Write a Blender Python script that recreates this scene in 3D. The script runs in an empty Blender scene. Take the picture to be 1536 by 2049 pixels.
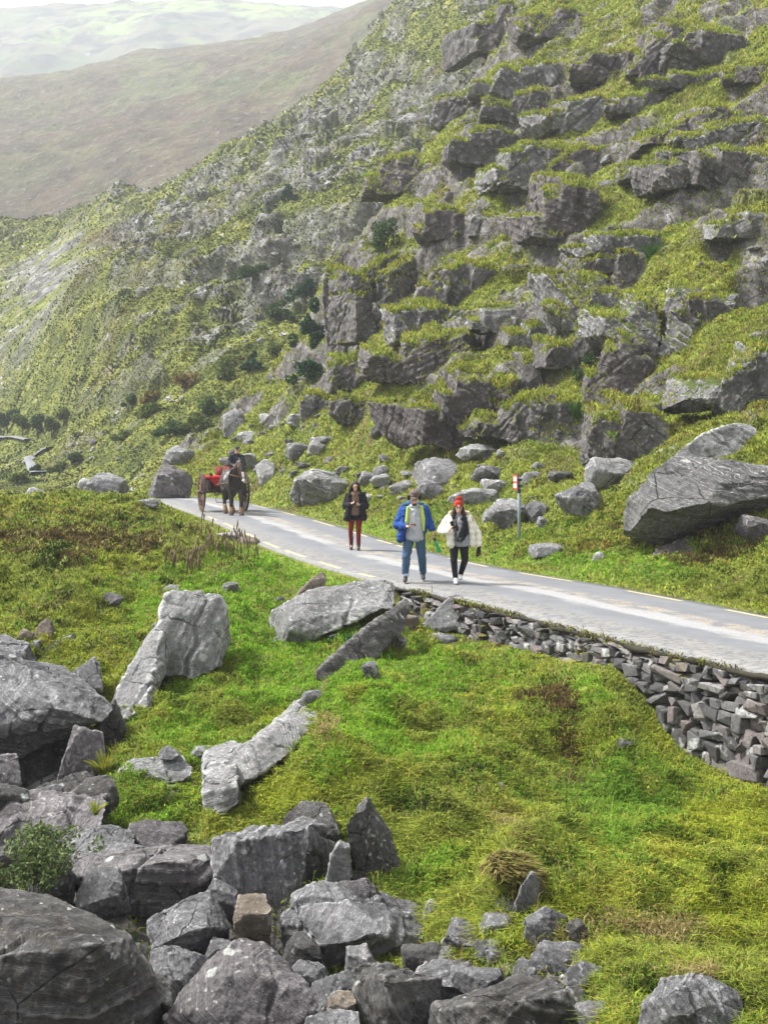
import bpy, bmesh, math, random, time
import numpy as np
from mathutils import Vector, Matrix, noise as mnoise
T0 = time.time()
SC = bpy.context.scene
COL = SC.collection
random.seed(7)
RNG = np.random.default_rng(7)
F = 2815.0          # focal length in photo pixels
CH = 2.8            # camera height above the road
HY = 870.0          # photo row of the horizon
CX = 768.0

def P(px, py, d):
    return Vector(((px - CX) / F * d, d, CH - (py - HY) / F * d))
def proj(p):
    return (CX + p[0] / p[1] * F, HY + (CH - p[2]) / p[1] * F)

# ------------------------------------------------------------------ noise
_perm = np.random.default_rng(3).permutation(256).astype(np.int64)
_perm = np.concatenate([_perm, _perm, _perm])
_g = np.random.default_rng(5).normal(size=(256, 3)); _g /= np.linalg.norm(_g, axis=1)[:, None]
def perlin(p):
    p = np.asarray(p, dtype=np.float64)
    i = np.floor(p).astype(np.int64); f = p - i
    u = f * f * f * (f * (f * 6 - 15) + 10)
    i &= 255
    res = np.zeros(len(p))
    for dx in (0, 1):
        wx = u[:, 0] if dx else 1 - u[:, 0]
        for dy in (0, 1):
            wy = u[:, 1] if dy else 1 - u[:, 1]
            for dz in (0, 1):
                wz = u[:, 2] if dz else 1 - u[:, 2]
                h = _perm[_perm[_perm[(i[:, 0] + dx) & 255] + ((i[:, 1] + dy) & 255)] + ((i[:, 2] + dz) & 255)]
                g = _g[h]
                res += wx * wy * wz * (g[:, 0] * (f[:, 0] - dx) + g[:, 1] * (f[:, 1] - dy) + g[:, 2] * (f[:, 2] - dz))
    return res * 1.5
def fbm(p, octv=4, gain=0.5, lac=2.03):
    p = np.asarray(p, dtype=np.float64); a = 1.0; r = np.zeros(len(p))
    for k in range(octv):
        r += a * perlin(p + 17.3 * k); a *= gain; p = p * lac
    return r
def ridged(p, octv=4, gain=0.5):
    p = np.asarray(p, dtype=np.float64); a = 1.0; r = np.zeros(len(p))
    for k in range(octv):
        r += a * (1 - 2 * np.abs(perlin(p + 9.1 * k))); a *= gain; p = p * 2.07
    return r
def worley(x, y, seed=0):
    """2-D cells: distance to nearest point, gap to the second, and two random values of the cell"""
    x = np.asarray(x, float); y = np.asarray(y, float); i = np.floor(x).astype(np.int64); j = np.floor(y).astype(np.int64)
    f1 = np.full(len(x), 9.0); f2 = np.full(len(x), 9.0); h1 = np.zeros(len(x), np.int64)
    for a in (-1, 0, 1):
        for b in (-1, 0, 1):
            h = _perm[_perm[_perm[(i + a + seed) & 255] + ((j + b) & 255)] + ((seed * 7) & 255)]
            qx = i + a + .5 + .45 * _g[h, 0] * 1.6; qy = j + b + .5 + .45 * _g[h, 1] * 1.6
            d = np.hypot(qx - x, qy - y); m = d < f1
            f2 = np.where(m, f1, np.minimum(f2, d)); h1 = np.where(m, h, h1); f1 = np.where(m, d, f1)
    return f1, f2 - f1, (_g[h1, 2] + 1) / 2, ((h1 * 37) % 256) / 255.0
def sst(a, b, x):
    t = np.clip((x - a) / (b - a), 0, 1); return t * t * (3 - 2 * t)
def v3(x, y, z=0.0):
    x = np.asarray(x, float); return np.stack([x, np.asarray(y, float) + 0 * x, np.asarray(z, float) + 0 * x], 1)

# ------------------------------------------------------------------ object helpers
def tag(o, label=None, cat=None, group=None, kind=None):
    if label: o['label'] = label
    if cat: o['category'] = cat
    if group: o['group'] = group
    if kind: o['kind'] = kind
    return o
def empty(name, loc=(0, 0, 0), rz=0.0):
    o = bpy.data.objects.new(name, None); COL.objects.link(o)
    o.location = loc; o.rotation_euler = (0, 0, rz); o.empty_display_size = 0.2
    return o
def link(name, me, mats, parent=None, origin=None, smooth=True):
    """link mesh (verts in parent space); origin: move the object's origin there"""
    if not isinstance(mats, (list, tuple)): mats = [mats]
    me.materials.clear()
    for m in mats: me.materials.append(m)
    if smooth: me.polygons.foreach_set('use_smooth', np.ones(len(me.polygons), bool))
    else: me.polygons.foreach_set('use_smooth', np.zeros(len(me.polygons), bool))
    o = bpy.data.objects.new(name, me); COL.objects.link(o)
    if origin is not None:
        o.location = origin
        me.transform(Matrix.Translation(-Vector(origin)))
    if parent is not None: o.parent = parent
    me.update()
    return o
def np_mesh(name, verts, faces4=None, faces3=None):
    me = bpy.data.meshes.new(name)
    verts = np.asarray(verts, np.float32)
    n4 = 0 if faces4 is None else len(faces4); n3 = 0 if faces3 is None else len(faces3)
    me.vertices.add(len(verts)); me.vertices.foreach_set('co', verts.ravel())
    idx = []; st = []
    if n4: idx.append(np.asarray(faces4, np.int32).ravel()); st.append(np.arange(n4, dtype=np.int32) * 4)
    if n3: idx.append(np.asarray(faces3, np.int32).ravel()); st.append(n4 * 4 + np.arange(n3, dtype=np.int32) * 3)
    idx = np.concatenate(idx); st = np.concatenate(st)
    me.loops.add(len(idx)); me.loops.foreach_set('vertex_index', idx)
    me.polygons.add(n4 + n3); me.polygons.foreach_set('loop_start', st)
    me.update(calc_edges=True)
    return me
def set_attr(me, name, arr, typ='FLOAT'):
    a = me.attributes.new(name, typ, 'POINT')
    if typ == 'FLOAT': a.data.foreach_set('value', np.asarray(arr, np.float32))
    else:
        c = np.ones((len(arr), 4), np.float32); c[:, :3] = arr; a.data.foreach_set('color', c.ravel())
def get_co(me):
    c = np.empty(len(me.vertices) * 3, np.float32); me.vertices.foreach_get('co', c); return c.reshape(-1, 3).astype(np.float64)
def get_no(me):
    c = np.empty(len(me.vertices) * 3, np.float32); me.vertices.foreach_get('normal', c); return c.reshape(-1, 3).astype(np.float64)
def set_co(me, c):
    me.vertices.foreach_set('co', np.asarray(c, np.float32).ravel()); me.update()
def mod_mesh(me, mods):
    """apply a list of (type, settings) modifiers, return a new mesh"""
    o = bpy.data.objects.new('tmp', me); COL.objects.link(o)
    for t, s in mods:
        m = o.modifiers.new(t, t)
        for k, v in s.items(): setattr(m, k, v)
    dg = bpy.context.evaluated_depsgraph_get(); dg.update()
    r = bpy.data.meshes.new_from_object(o.evaluated_get(dg))
    COL.objects.unlink(o); bpy.data.objects.remove(o); bpy.data.meshes.remove(me)
    return r
def hulls_mesh(hulls):
    """hulls: list of point lists -> one mesh holding each convex hull"""
    bm = bmesh.new()
    for pts in hulls:
        vs = [bm.verts.new(p) for p in pts]
        r = bmesh.ops.convex_hull(bm, input=vs, use_existing_faces=False)
        junk = [g for g in r['geom_interior'] if isinstance(g, bmesh.types.BMVert)] + [g for g in r['geom_unused'] if isinstance(g, bmesh.types.BMVert)]
        if junk: bmesh.ops.delete(bm, geom=list(set(junk)), context='VERTS')
    bmesh.ops.recalc_face_normals(bm, faces=bm.faces[:])
    me = bpy.data.meshes.new('hull'); bm.to_mesh(me); bm.free()
    return me
def remesh(hulls, vox, smooth=0):
    mods = [('REMESH', dict(mode='VOXEL', voxel_size=vox, adaptivity=0.0))]
    if smooth: mods.append(('SMOOTH', dict(iterations=smooth, factor=0.5)))
    return mod_mesh(hulls_mesh(hulls), mods)
def sph(p, r, n=2):
    """points of a sphere / ellipsoid for hulls; r scalar or 3-tuple"""
    if not hasattr(r, '__len__'): r = (r, r, r)
    out = []
    for a in range(1, 6):
        th = math.pi * a / 6
        for b in range(10):
            ph = 2 * math.pi * (b + .5 * (a % 2)) / 10
            out.append(Vector((p[0] + r[0] * math.sin(th) * math.cos(ph), p[1] + r[1] * math.sin(th) * math.sin(ph), p[2] + r[2] * math.cos(th))))
    out += [Vector((p[0], p[1], p[2] + r[2])), Vector((p[0], p[1], p[2] - r[2]))]
    return out
def cap(p0, r0, p1, r1): return sph(p0, r0) + sph(p1, r1)
def chain(pts):
    """[(p, r), ...] -> list of capsule hulls"""
    return [cap(pts[i][0], pts[i][1], pts[i + 1][0], pts[i + 1][1]) for i in range(len(pts) - 1)]
def box_pts(c, s, rot=None):
    out = []
    for x in (-1, 1):
        for y in (-1, 1):
            for z in (-1, 1):
                v = Vector((x * s[0] / 2, y * s[1] / 2, z * s[2] / 2))
                if rot is not None: v = rot @ v
                out.append(Vector(c) + v)
    return out
def tube_mesh(paths, n=8):
    """paths: list of [(p, r), ...] polylines -> one mesh of tubes"""
    V = []; Q = []; T3 = []
    for path in paths:
        ring0 = None
        for i, (p, r) in enumerate(path):
            p = Vector(p)
            a = Vector(path[max(i - 1, 0)][0]); b = Vector(path[min(i + 1, len(path) - 1)][0])
            t = (b - a).normalized() if (b - a).length > 1e-9 else Vector((0, 0, 1))
            up = Vector((0, 0, 1)) if abs(t.z) < .9 else Vector((1, 0, 0))
            s = t.cross(up).normalized(); u = s.cross(t)
            base = len(V)
            for k in range(n):
                an = 2 * math.pi * k / n
                V.append(p + s * (r * math.cos(an)) + u * (r * math.sin(an)))
            if ring0 is not None:
                for k in range(n): Q.append((ring0 + k, ring0 + (k + 1) % n, base + (k + 1) % n, base + k))
            else:
                V.append(p); c = len(V) - 1
                for k in range(n): T3.append((c, base + (k + 1) % n, base + k))
                # keep ring index correct
            ring0 = base
        V.append(Vector(path[-1][0])); c = len(V) - 1
        for k in range(n): T3.append((c, ring0 + k, ring0 + (k + 1) % n))
    return np_mesh('tube', np.array([tuple(v) for v in V]), Q, T3)

# ------------------------------------------------------------------ node helpers
class NT:
    def __init__(s, name):
        s.m = bpy.data.materials.new(name); s.m.use_nodes = True
        s.t = s.m.node_tree; s.t.nodes.clear()
        s.out = s.t.nodes.new('ShaderNodeOutputMaterial')
    def n(s, typ, **kw):
        nd = s.t.nodes.new('ShaderNode' + typ)
        for k, v in kw.items(): setattr(nd, k, v)
        return nd
    def L(s, a, b): s.t.links.new(a, b)
    def put(s, v, sock):
        if hasattr(v, 'is_output'): s.L(v, sock)
        elif isinstance(v, (tuple, list)) and len(v) == 3 and sock.type == 'RGBA': sock.default_value = (*v, 1)
        else: sock.default_value = v
    def geo(s, o='Position'): return s.n('NewGeometry').outputs[o]
    def attr(s, name, o='Fac'):
        a = s.n('Attribute', attribute_name=name); return a.outputs[o]
    def mapping(s, vec, scale=(1, 1, 1), rot=(0, 0, 0), loc=(0, 0, 0)):
        m = s.n('Mapping'); s.L(vec, m.inputs['Vector'])
        m.inputs['Scale'].default_value = scale; m.inputs['Rotation'].default_value = rot; m.inputs['Location'].default_value = loc
        return m.outputs[0]
    def noise(s, vec, scale=1.0, detail=4, rough=0.55, dist=0.0):
        n = s.n('TexNoise'); s.L(vec, n.inputs['Vector'])
        n.inputs['Scale'].default_value = scale; n.inputs['Detail'].default_value = detail
        n.inputs['Roughness'].default_value = rough; n.inputs['Distortion'].default_value = dist
        return n.outputs['Fac']
    def vor(s, vec, scale=1.0, out='Distance', feature='F1', rand=1.0):
        n = s.n('TexVoronoi', feature=feature); s.L(vec, n.inputs['Vector'])
        n.inputs['Scale'].default_value = scale; n.inputs['Randomness'].default_value = rand
        return n.outputs[out]
    def ramp(s, fac, stops, interp='LINEAR'):
        r = s.n('ValToRGB'); s.L(fac, r.inputs[0]); e = r.color_ramp.elements; r.color_ramp.interpolation = interp
        while len(e) < len(stops): e.new(0.5)
        for i, (p, c) in enumerate(stops):
            e[i].position = p; e[i].color = (*c, 1) if hasattr(c, '__len__') else (c, c, c, 1)
        return r.outputs[0]
    def mix(s, fac, a, b, blend='MIX'):
        m = s.n('Mix', data_type='RGBA', blend_type=blend)
        s.put(fac, m.inputs[0]); s.put(a, m.inputs[6]); s.put(b, m.inputs[7]); return m.outputs[2]
    def math(s, op, a, b=0.0, c=0.0, clamp=False):
        m = s.n('Math', operation=op, use_clamp=clamp)
        s.put(a, m.inputs[0]); s.put(b, m.inputs[1])
        if op in ('MULTIPLY_ADD', 'SMOOTH_MIN', 'SMOOTH_MAX'): s.put(c, m.inputs[2])
        return m.outputs[0]
    def mrange(s, v, a, b, c=0.0, d=1.0):
        m = s.n('MapRange', interpolation_type='SMOOTHSTEP'); s.L(v, m.inputs[0])
        for i, x in enumerate((a, b, c, d)): m.inputs[i + 1].default_value = x
        return m.outputs[0]
    def sep(s, v, k):
        n = s.n('SeparateXYZ'); s.L(v, n.inputs[0]); return n.outputs[k]
    def bump(s, h, strength=0.5, dist=0.02, normal=None):
        b = s.n('Bump'); s.L(h, b.inputs['Height']); b.inputs['Strength'].default_value = strength
        b.inputs['Distance'].default_value = dist
        if normal is not None: s.L(normal, b.inputs['Normal'])
        return b.outputs[0]
    def principled(s, color, rough=0.8, normal=None, spec=0.3, **kw):
        p = s.n('BsdfPrincipled'); s.put(color, p.inputs['Base Color']); s.put(rough, p.inputs['Roughness'])
        p.inputs['Specular IOR Level'].default_value = spec
        for k, v in kw.items(): s.put(v, p.inputs[k])
        if normal is not None: s.L(normal, p.inputs['Normal'])
        s.L(p.outputs[0], s.out.inputs['Surface']); return s.m
def srgb(r, g, b):
    f = lambda c: (c / 255 / 12.92) if c <= 10 else ((c / 255 + .055) / 1.055) ** 2.4
    return (f(r), f(g), f(b))
def simple(name, color, rough=0.8, var=0.15, scale=30.0, bump=0.0, spec=0.3, **kw):
    """a plain material with slight mottling and weave"""
    t = NT(name); pos = t.n('TexCoord').outputs['Object']
    n = t.noise(pos, scale, 4)
    c = t.mix(n, tuple(x * (1 - var) for x in color), tuple(min(1, x * (1 + var)) for x in color))
    nb = t.bump(t.noise(pos, scale * 4, 3), bump, 0.01) if bump else None
    return t.principled(c, rough, nb, spec, **kw)
# ------------------------------------------------------------------ terrain fitted through control points
class Sheet:
    """height field in polar form: image row of the ground as a function of bearing and distance, through control points"""
    def __init__(s, pts, kx=1 / 150, kd=8.0, reg=1e-3):
        a = np.array(pts, float)
        s.X = np.stack([a[:, 0] * kx, np.log(a[:, 2]) * kd], 1); s.kx, s.kd = kx, kd
        n = len(a); R = np.linalg.norm(s.X[:, None] - s.X[None], axis=2)
        Pm = np.concatenate([np.ones((n, 1)), s.X], 1)
        A = np.zeros((n + 3, n + 3)); A[:n, :n] = -R + 0 * R; A[:n, :n] -= reg * np.eye(n) * -1
        A[:n, n:] = Pm; A[n:, :n] = Pm.T
        s.w = np.linalg.solve(A, np.concatenate([a[:, 1], np.zeros(3)]))
    def row(s, px, d):
        px = np.asarray(px, float); d = np.asarray(d, float)
        x = px * s.kx; y = np.log(d) * s.kd; out = np.zeros(len(x))
        for i in range(0, len(x), 60000):
            xs, ys = x[i:i + 60000], y[i:i + 60000]
            R = np.sqrt((xs[:, None] - s.X[None, :, 0]) ** 2 + (ys[:, None] - s.X[None, :, 1]) ** 2)
            out[i:i + 60000] = -R @ s.w[:-3] + s.w[-3] + s.w[-2] * xs + s.w[-1] * ys
        return out
    def z(s, px, d): return CH - (s.row(px, d) - HY) / F * d
def Z(px, d, z): return (px, HY - (z - CH) * F / d, d)

near_pts = [
 # foreground gully, bottom left
 Z(-400, 6, -2.6), Z(0, 6, -2.4), Z(400, 6, -2.3), Z(800, 6, -2.0), Z(1200, 6, -1.5), Z(1600, 6, -1.3), Z(2000, 6, -1.0),
 Z(-400, 11, -2.6), Z(0, 11, -2.2), Z(300, 11.5, -2.1), Z(560, 11.5, -2.0), Z(800, 11, -1.75), Z(960, 10.6, -1.78), Z(1130, 10.8, -1.5), Z(1010, 12.0, -1.6), (1250, 1960, 10.6), Z(1380, 9.7, -1.42), (1400, 1935, 10.8), Z(1600, 9.6, -1.15), Z(2000, 9.6, -0.9),
 Z(-400, 14, -2.5), Z(0, 14.2, -2.05), Z(250, 14.2, -1.85), Z(450, 14.0, -1.75), (620, 1700, 14.4), Z(760, 12.4, -1.8), Z(860, 12.6, -1.7),(720, 1640, 14.8),
 Z(-400, 18, -2.2), Z(0, 17, -2.0), Z(140, 17.2, -1.9), (250, 1625, 16.4), (400, 1600, 16.4), (330, 1680, 15.2),
 Z(-400, 22, -1.5), Z(60, 18.8, -2.15), Z(-100, 18.8, -2.2), Z(0, 20.8, -1.5), (280, 1470, 19.0), (400, 1440, 20.0), (550, 1380, 20.6), (540, 1560, 16.2), (650, 1560, 15.6),
 (150, 1400, 21.0), (0, 1300, 23.0), (120, 1230, 25.0), (300, 1200, 26.0), (500, 1280, 24.6), (620, 1330, 22.8), (480, 1180, 27.6), (600, 1150, 28.6),
 (700, 1190, 26.4),
 (0, 1180, 27.0), (0, 1110, 32.0), (0, 1050, 38.0), (0, 1008, 45.0), (200, 1130, 30.5), (200, 1060, 37.0), (200, 1004, 50.0), (380, 1110, 33.0), (380, 1050, 42.0), (300, 1010, 54.0),
 (480, 1110, 33.5), Z(-400, 28, -0.6), Z(-400, 38, 0.6), Z(-400, 46, 0.6), Z(-400, 60, -3), Z(-400, 100, -7),
 Z(0, 62, -2.0), Z(200, 68, -2.0), Z(0, 80, -5), Z(200, 85, -5), Z(0, 110, -9), Z(250, 110, -9), Z(0, 150, -12),
 # grass knoll below the wall
 (660, 1400, 19.0), (780, 1330, 21.6), (900, 1290, 23.2), (1050, 1300, 21.6), (1130, 1340, 20.0), (1230, 1325, 19.3), (1290, 1400, 18.6), (1370, 1490, 18.0), (1460, 1560, 16.8), (1536, 1600, 16.0), (1700, 1680, 14.8), (2000, 1800, 13.5),
 (800, 1450, 18.2), (950, 1420, 18.8), (1080, 1480, 17.6), (1250, 1520, 17.0), (1000, 1560, 16.2), (820, 1600, 15.2), (1200, 1650, 15.0), (1420, 1700, 14.2), (900, 1720, 13.8), (1000, 1720, 13.6), (1100, 1760, 13.0), (1300, 1830, 12.2), (1500, 1860, 11.8),
 # right verge and hill
 (1100, 1130, 30.3), (1250, 1160, 27.4), (1400, 1185, 25.3), (1536, 1200, 24.0), (1800, 1220, 22.5), (2100, 1240, 21.5),
 (1100, 1060, 33.5), (1250, 1120, 29.5), (1400, 1120, 28.2), (1536, 1100, 27.5), (1900, 1080, 26),
 (950, 1085, 35.8), (950, 1040, 39), (850, 1030, 42), (750, 1030, 44.2), (640, 1005, 52.5), (560, 990, 57), (450, 970, 63), (360, 985, 63), (300, 985, 66),
 (1050, 990, 40), (950, 970, 44), (800, 980, 48.5), (680, 960, 54), (550, 930, 62), (430, 935, 68), (330, 950, 70),
 (1150, 950, 40), (1250, 930, 37), (1400, 900, 34), (1536, 900, 33), (2000, 880, 30),
 (1060, 880, 45), (1200, 890, 42.5), (950, 880, 49), (830, 890, 53), (700, 880, 59), (580, 860, 67), (450, 880, 73), (350, 920, 76),
 (1340, 840, 40), (1536, 820, 37.5), (2000, 760, 35),
 (900, 850, 50.5), (1020, 850, 49), (950, 740, 53), (1060, 770, 51), (820, 830, 55), (800, 745, 59), (700, 790, 64), (620, 800, 70), (520, 800, 77), (450, 830, 80),
 (1200, 780, 47.5), (1320, 740, 45.5), (1450, 720, 43), (2000, 600, 40),
 (1000, 640, 58), (1120, 660, 54.5), (1250, 620, 52), (1420, 600, 48.5), (1536, 600, 47), (900, 660, 61), (780, 690, 66), (690, 700, 71), (640, 760, 74),
 (1000, 540, 65), (1150, 530, 61), (1300, 500, 57), (1500, 480, 53), (2000, 380, 48), (880, 590, 68), (800, 560, 74), (700, 690, 74), (660, 600, 80),
 (950, 430, 74), (1100, 420, 69), (1300, 390, 64), (1536, 360, 59), (850, 460, 80), (760, 470, 83), (680, 500, 84),
 (950, 300, 84), (1100, 280, 79), (1300, 250, 73), (1536, 230, 67), (2000, 120, 60), (860, 340, 88), (790, 380, 90),
 (1000, 170, 95), (1150, 140, 89), (1350, 100, 82), (1536, 80, 76), (900, 230, 96), 
 (1040, 20, 106), (1200, 0, 100), (1400, -50, 92), (1600, -80, 86), (2000, -120, 76), (1100, -120, 118), (1300, -250, 115), (1600, -320, 110), (2000, -400, 100),
 # behind the crest of the near hill
 (1000, 100, 125), (900, 300, 118), (800, 460, 112), (700, 600, 104), (620, 760, 98), (520, 880, 98), (420, 960, 98), (1100, -80, 145), (900, 420, 150), (600, 950, 150), (400, 1100, 150), (1300, -300, 150), (1700, -500, 150), (2100, -600, 150),
]
near = Sheet(near_pts)

# road centre line from edge pairs on z = 0
def g0(px, py):
    d = F * CH / (py - HY); return np.array([(px - CX) / F * d, d])
near_edge = [g0(*q) for q in [(300, 1000.5), (330, 1009), (400, 1032), (470, 1063), (520, 1090), (600, 1119), (680, 1145), (760, 1164), (830, 1178), (900, 1193), (1000, 1217), (1100, 1243), (1200, 1269), (1300, 1293), (1400, 1316), (1536, 1346)]]
e0, e1 = near_edge[-2], near_edge[-1]
dv = (e1 - e0) / np.linalg.norm(e1 - e0)
ext = [e1 + dv * k * 1.5 + np.array([0.03, 0.06]) * k * k for k in range(1, 9)]
b0, b1 = near_edge[1], near_edge[0]
start = [b1 + np.array([-2.6, 1.6]) * 1.0, b1 + np.array([-6, 2.6]), b1 + np.array([-10, 3.0]), b1 + np.array([-16, 3.2])]
EDGE = np.array(start[::-1] + near_edge + ext)
def smooth_poly(pts, step=0.4, it=3):
    p = np.asarray(pts)
    for _ in range(it):
        q = [p[0]]
        for i in range(len(p) - 1): q += [p[i] * .75 + p[i + 1] * .25, p[i] * .25 + p[i + 1] * .75]
        q.append(p[-1]); p = np.array(q)
    s = np.concatenate([[0], np.cumsum(np.linalg.norm(np.diff(p, axis=0), axis=1))])
    t = np.arange(0, s[-1], step)
    return np.stack([np.interp(t, s, p[:, 0]), np.interp(t, s, p[:, 1])], 1)
EDGE = smooth_poly(EDGE)
tan = np.gradient(EDGE, axis=0); tan /= np.linalg.norm(tan, axis=1)[:, None]
NRM = np.stack([-tan[:, 1], tan[:, 0]], 1)          # runs away from the viewer's side: to the far edge
RW = 3.45
CEN = EDGE + NRM * RW / 2
ROADZ = np.zeros(len(CEN))                            # falls away behind the crest on the left
far_i = np.array([max(0.0, -9.5 - c[0]) if c[1] > 50 else 0 for c in CEN])
ROADZ = -0.02 * far_i - 0.012 * far_i ** 2
def road_dist(x, y):
    """signed distance to the centre line (+ = hill side), along index"""
    best = np.full(len(x), 1e9); sgn = np.zeros(len(x)); idx = np.zeros(len(x), int)
    C = CEN[::2]; N = NRM[::2]
    for i in range(0, len(x), 40000):
        dx = x[i:i + 40000, None] - C[None, :, 0]; dy = y[i:i + 40000, None] - C[None, :, 1]
        D = dx * dx + dy * dy; k = D.argmin(1); r = np.arange(len(k))
        sd = dx[r, k] * N[k, 0] + dy[r, k] * N[k, 1]
        dist = np.sqrt(D[r, k]); best[i:i + 40000] = np.where(dist < 3, np.abs(sd), dist); sgn[i:i + 40000] = np.sign(sd); idx[i:i + 40000] = k * 2
    return best * sgn, idx
BUMPS = [(1000, 20.5, 1.6, 1.2, .20), (1100, 19.4, .5, .7, -.26), (1140, 17.3, .35, .9, -.36), (1060, 15.3, .4, .8, -.26), (790, 18.6, .8, 1.3, .22), (900, 16.0, .7, .8, .16), (960, 13.9, .45, .7, -.32), (1200, 14.3, .9, 1.0, .20),
         (640, 15.9, .45, .6, .26), (780, 14.6, .4, .7, -.24), (1400, 12.7, .7, .7, .18), (1250, 17.2, .5, .8, .2), (1330, 15.6, .5, .8, -.2), (480, 23.5, 1.0, 1.4, .18), (560, 21.0, .7, .9, -.18), (420, 21.4, .6, .8, .18), (300, 25.5, 1.0, 1.4, -.22), (180, 28.5, 1.0, 1.6, .25), (60, 27.0, .7, 2.0, -.3), (500, 28.5, 1.0, 1.2, .15)]
def near_surface(px, d):
    """full ground height with hummocks, ledges and the road bed; returns z, rock mask, road distance"""
    x = (px - CX) / F * d; y = d
    z = near.z(px, d)
    s, k = road_dist(x, y)
    off = np.abs(s) - RW / 2
    hill = sst(4.0, 12.0, s) * sst(24, 34, d)
    p = v3(x, y)
    w = fbm(p / 9.0, 3)
    # ledges on the hill side
    hs = 2.3
    pw = v3(x, y, z)
    dip = z - .30 * x
    t = (dip + 1.5 * w + 0.40 * fbm(p / 1.9 + 5, 3)) / hs
    fr = t - np.floor(t)
    step = sst(0.66, 0.86, fr)
    msk = sst(-0.35, 0.25, fbm(v3(x, y * .6) / 6.0 + 31, 3)) * hill
    z = z + (step - fr) * hs * 0.95 * msk
    rock = sst(0.62, 0.69, fr) * (1 - sst(0.86, 0.92, fr)) * sst(0.25, 0.6, msk)
    # tussocks and hollows
    b1 = fbm(p / 1.3 + 11, 4); b2 = ridged(p / 2.6 + 3, 3)
    b3 = np.abs(perlin(p / 1.5 + 61)) + .5 * np.abs(perlin(p / .7 + 5))
    z = z + ((0.10 * b1 + 0.05 * b2) * (1 + 1.2 * hill) + .42 * (.45 - b3) * hill + .10 * (.4 - b3) * (1 - hill)) * sst(0.0, 1.6, off)
    # bedrock blocks showing through the turf
    wx = x + .25 * fbm(p / .7 + 3, 2); wy = z * 1.25 + y * .28 + .2 * fbm(p / .8 + 13, 2)
    f1, ed, r1, r2 = worley(wx / 1.5, wy / .95, 3)
    dens = .12 + .42 * fbm(p / 6.5 + 51, 3)
    blk = (r2 < dens) * hill; sh = sst(0.0, .16, ed)
    z = z + blk * sh * (.15 + .75 * r1) * .55
    rock = np.maximum(rock, blk * sh)
    # lumpy moss in the foreground, rough bracken bank on the left
    bank = (1 - hill) * sst(-1.5, -3.5, s) * sst(25, 29, d)
    fore = (1 - hill)
    big = fbm(p / 2.4 + 23, 2); m1 = np.abs(perlin(p / .55 + 7)); m2 = np.abs(perlin(p / .26 + 47))
    z = z + fore * (.40 * big + .28 * (.4 - m1) * (.6 + .8 * sst(-.2, .5, perlin(p / 1.9 + 2))) + .09 * (.4 - m2)) * sst(0.1, 1.2, off)
    for bp, bd, rx, ry, am in BUMPS:
        z = z + fore * am * sst(.1, 1.2, off) * np.exp(-((x - (bp - CX) / F * bd) / rx) ** 2 - ((y - bd) / ry) ** 2)
    z = z + bank * (.30 * (.4 - np.abs(perlin(p / 1.1 + 77))) + .14 * (.4 - np.abs(perlin(p / .5 + 71))))
    # road bed
    wallside = (s < 0) & (d < 26.3)
    rz = ROADZ[np.clip(k, 0, len(ROADZ) - 1)] - 0.035
    wblend = np.where(wallside, sst(-0.30, 0.02, off), sst(0.0, 1.9, off))
    z = rz * (1 - wblend) + z * wblend
    return z, rock, s
mid_pts = [
 (-400, 1010, 85), (0, 1010, 85), (100, 1005, 88), (200, 1000, 88), (300, 985, 84), (420, 975, 80),
 (0, 965, 105), (60, 925, 128), (150, 955, 105), (0, 885, 160), (-300, 900, 150), (120, 890, 135), (230, 900, 105), (230, 930, 95),
 (0, 800, 172), (100, 800, 150), (0, 700, 185), (-300, 700, 190), (0, 620, 205), (0, 540, 235), (-300, 560, 240), (80, 640, 180), (150, 560, 165), (230, 520, 152), (100, 560, 205), (250, 490, 205), (100, 490, 235), (350, 500, 165),
 (300, 850, 98), (300, 760, 110), (300, 680, 122), (300, 600, 136), (200, 800, 120), (200, 680, 138), (420, 910, 84), (450, 840, 92), (450, 750, 100), (450, 660, 114), (450, 560, 132), (450, 470, 155), (450, 380, 190), (450, 295, 228), (390, 350, 225),
 (560, 840, 88), (600, 730, 98), (560, 640, 110), (600, 540, 122), (600, 420, 150), (600, 330, 178), (590, 260, 212), (640, 195, 222), (700, 150, 226), (720, 105, 238), (760, 50, 246), (800, 2, 252),
 (700, 420, 140), (700, 300, 170), (800, 250, 170), (800, 120, 210), (850, 60, 215), (900, 100, 185), (950, 0, 200), (1000, -100, 215), (1100, -180, 230), (1300, -300, 240), (1700, -500, 240), (2100, -600, 240),
 (300, 395, 236), (240, 365, 232), (150, 425, 250), (0, 435, 265), (-300, 440, 270), (300, 430, 215),
 (240, 440, 275), (450, 380, 275), (600, 330, 275), (0, 500, 310), (750, 160, 300), (850, 60, 320), (450, 560, 330), (0, 600, 330), (-300, 600, 330), (1000, 0, 330), (1500, -200, 330), (2100, -300, 330), (700, 400, 330),
 (800, 900, 75), (1000, 900, 75), (1500, 900, 75), (2100, 900, 75), (1100, 760, 110), (1500, 660, 120), (2100, 500, 120), (800, 720, 100), (900, 400, 140), (1200, 200, 160), (1600, 0, 170), (2100, -100, 170), (600, 930, 75), (400, 1010, 70), (200, 1040, 75), (0, 1050, 72), (-400, 1060, 72),
]
mid = Sheet(mid_pts)
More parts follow.
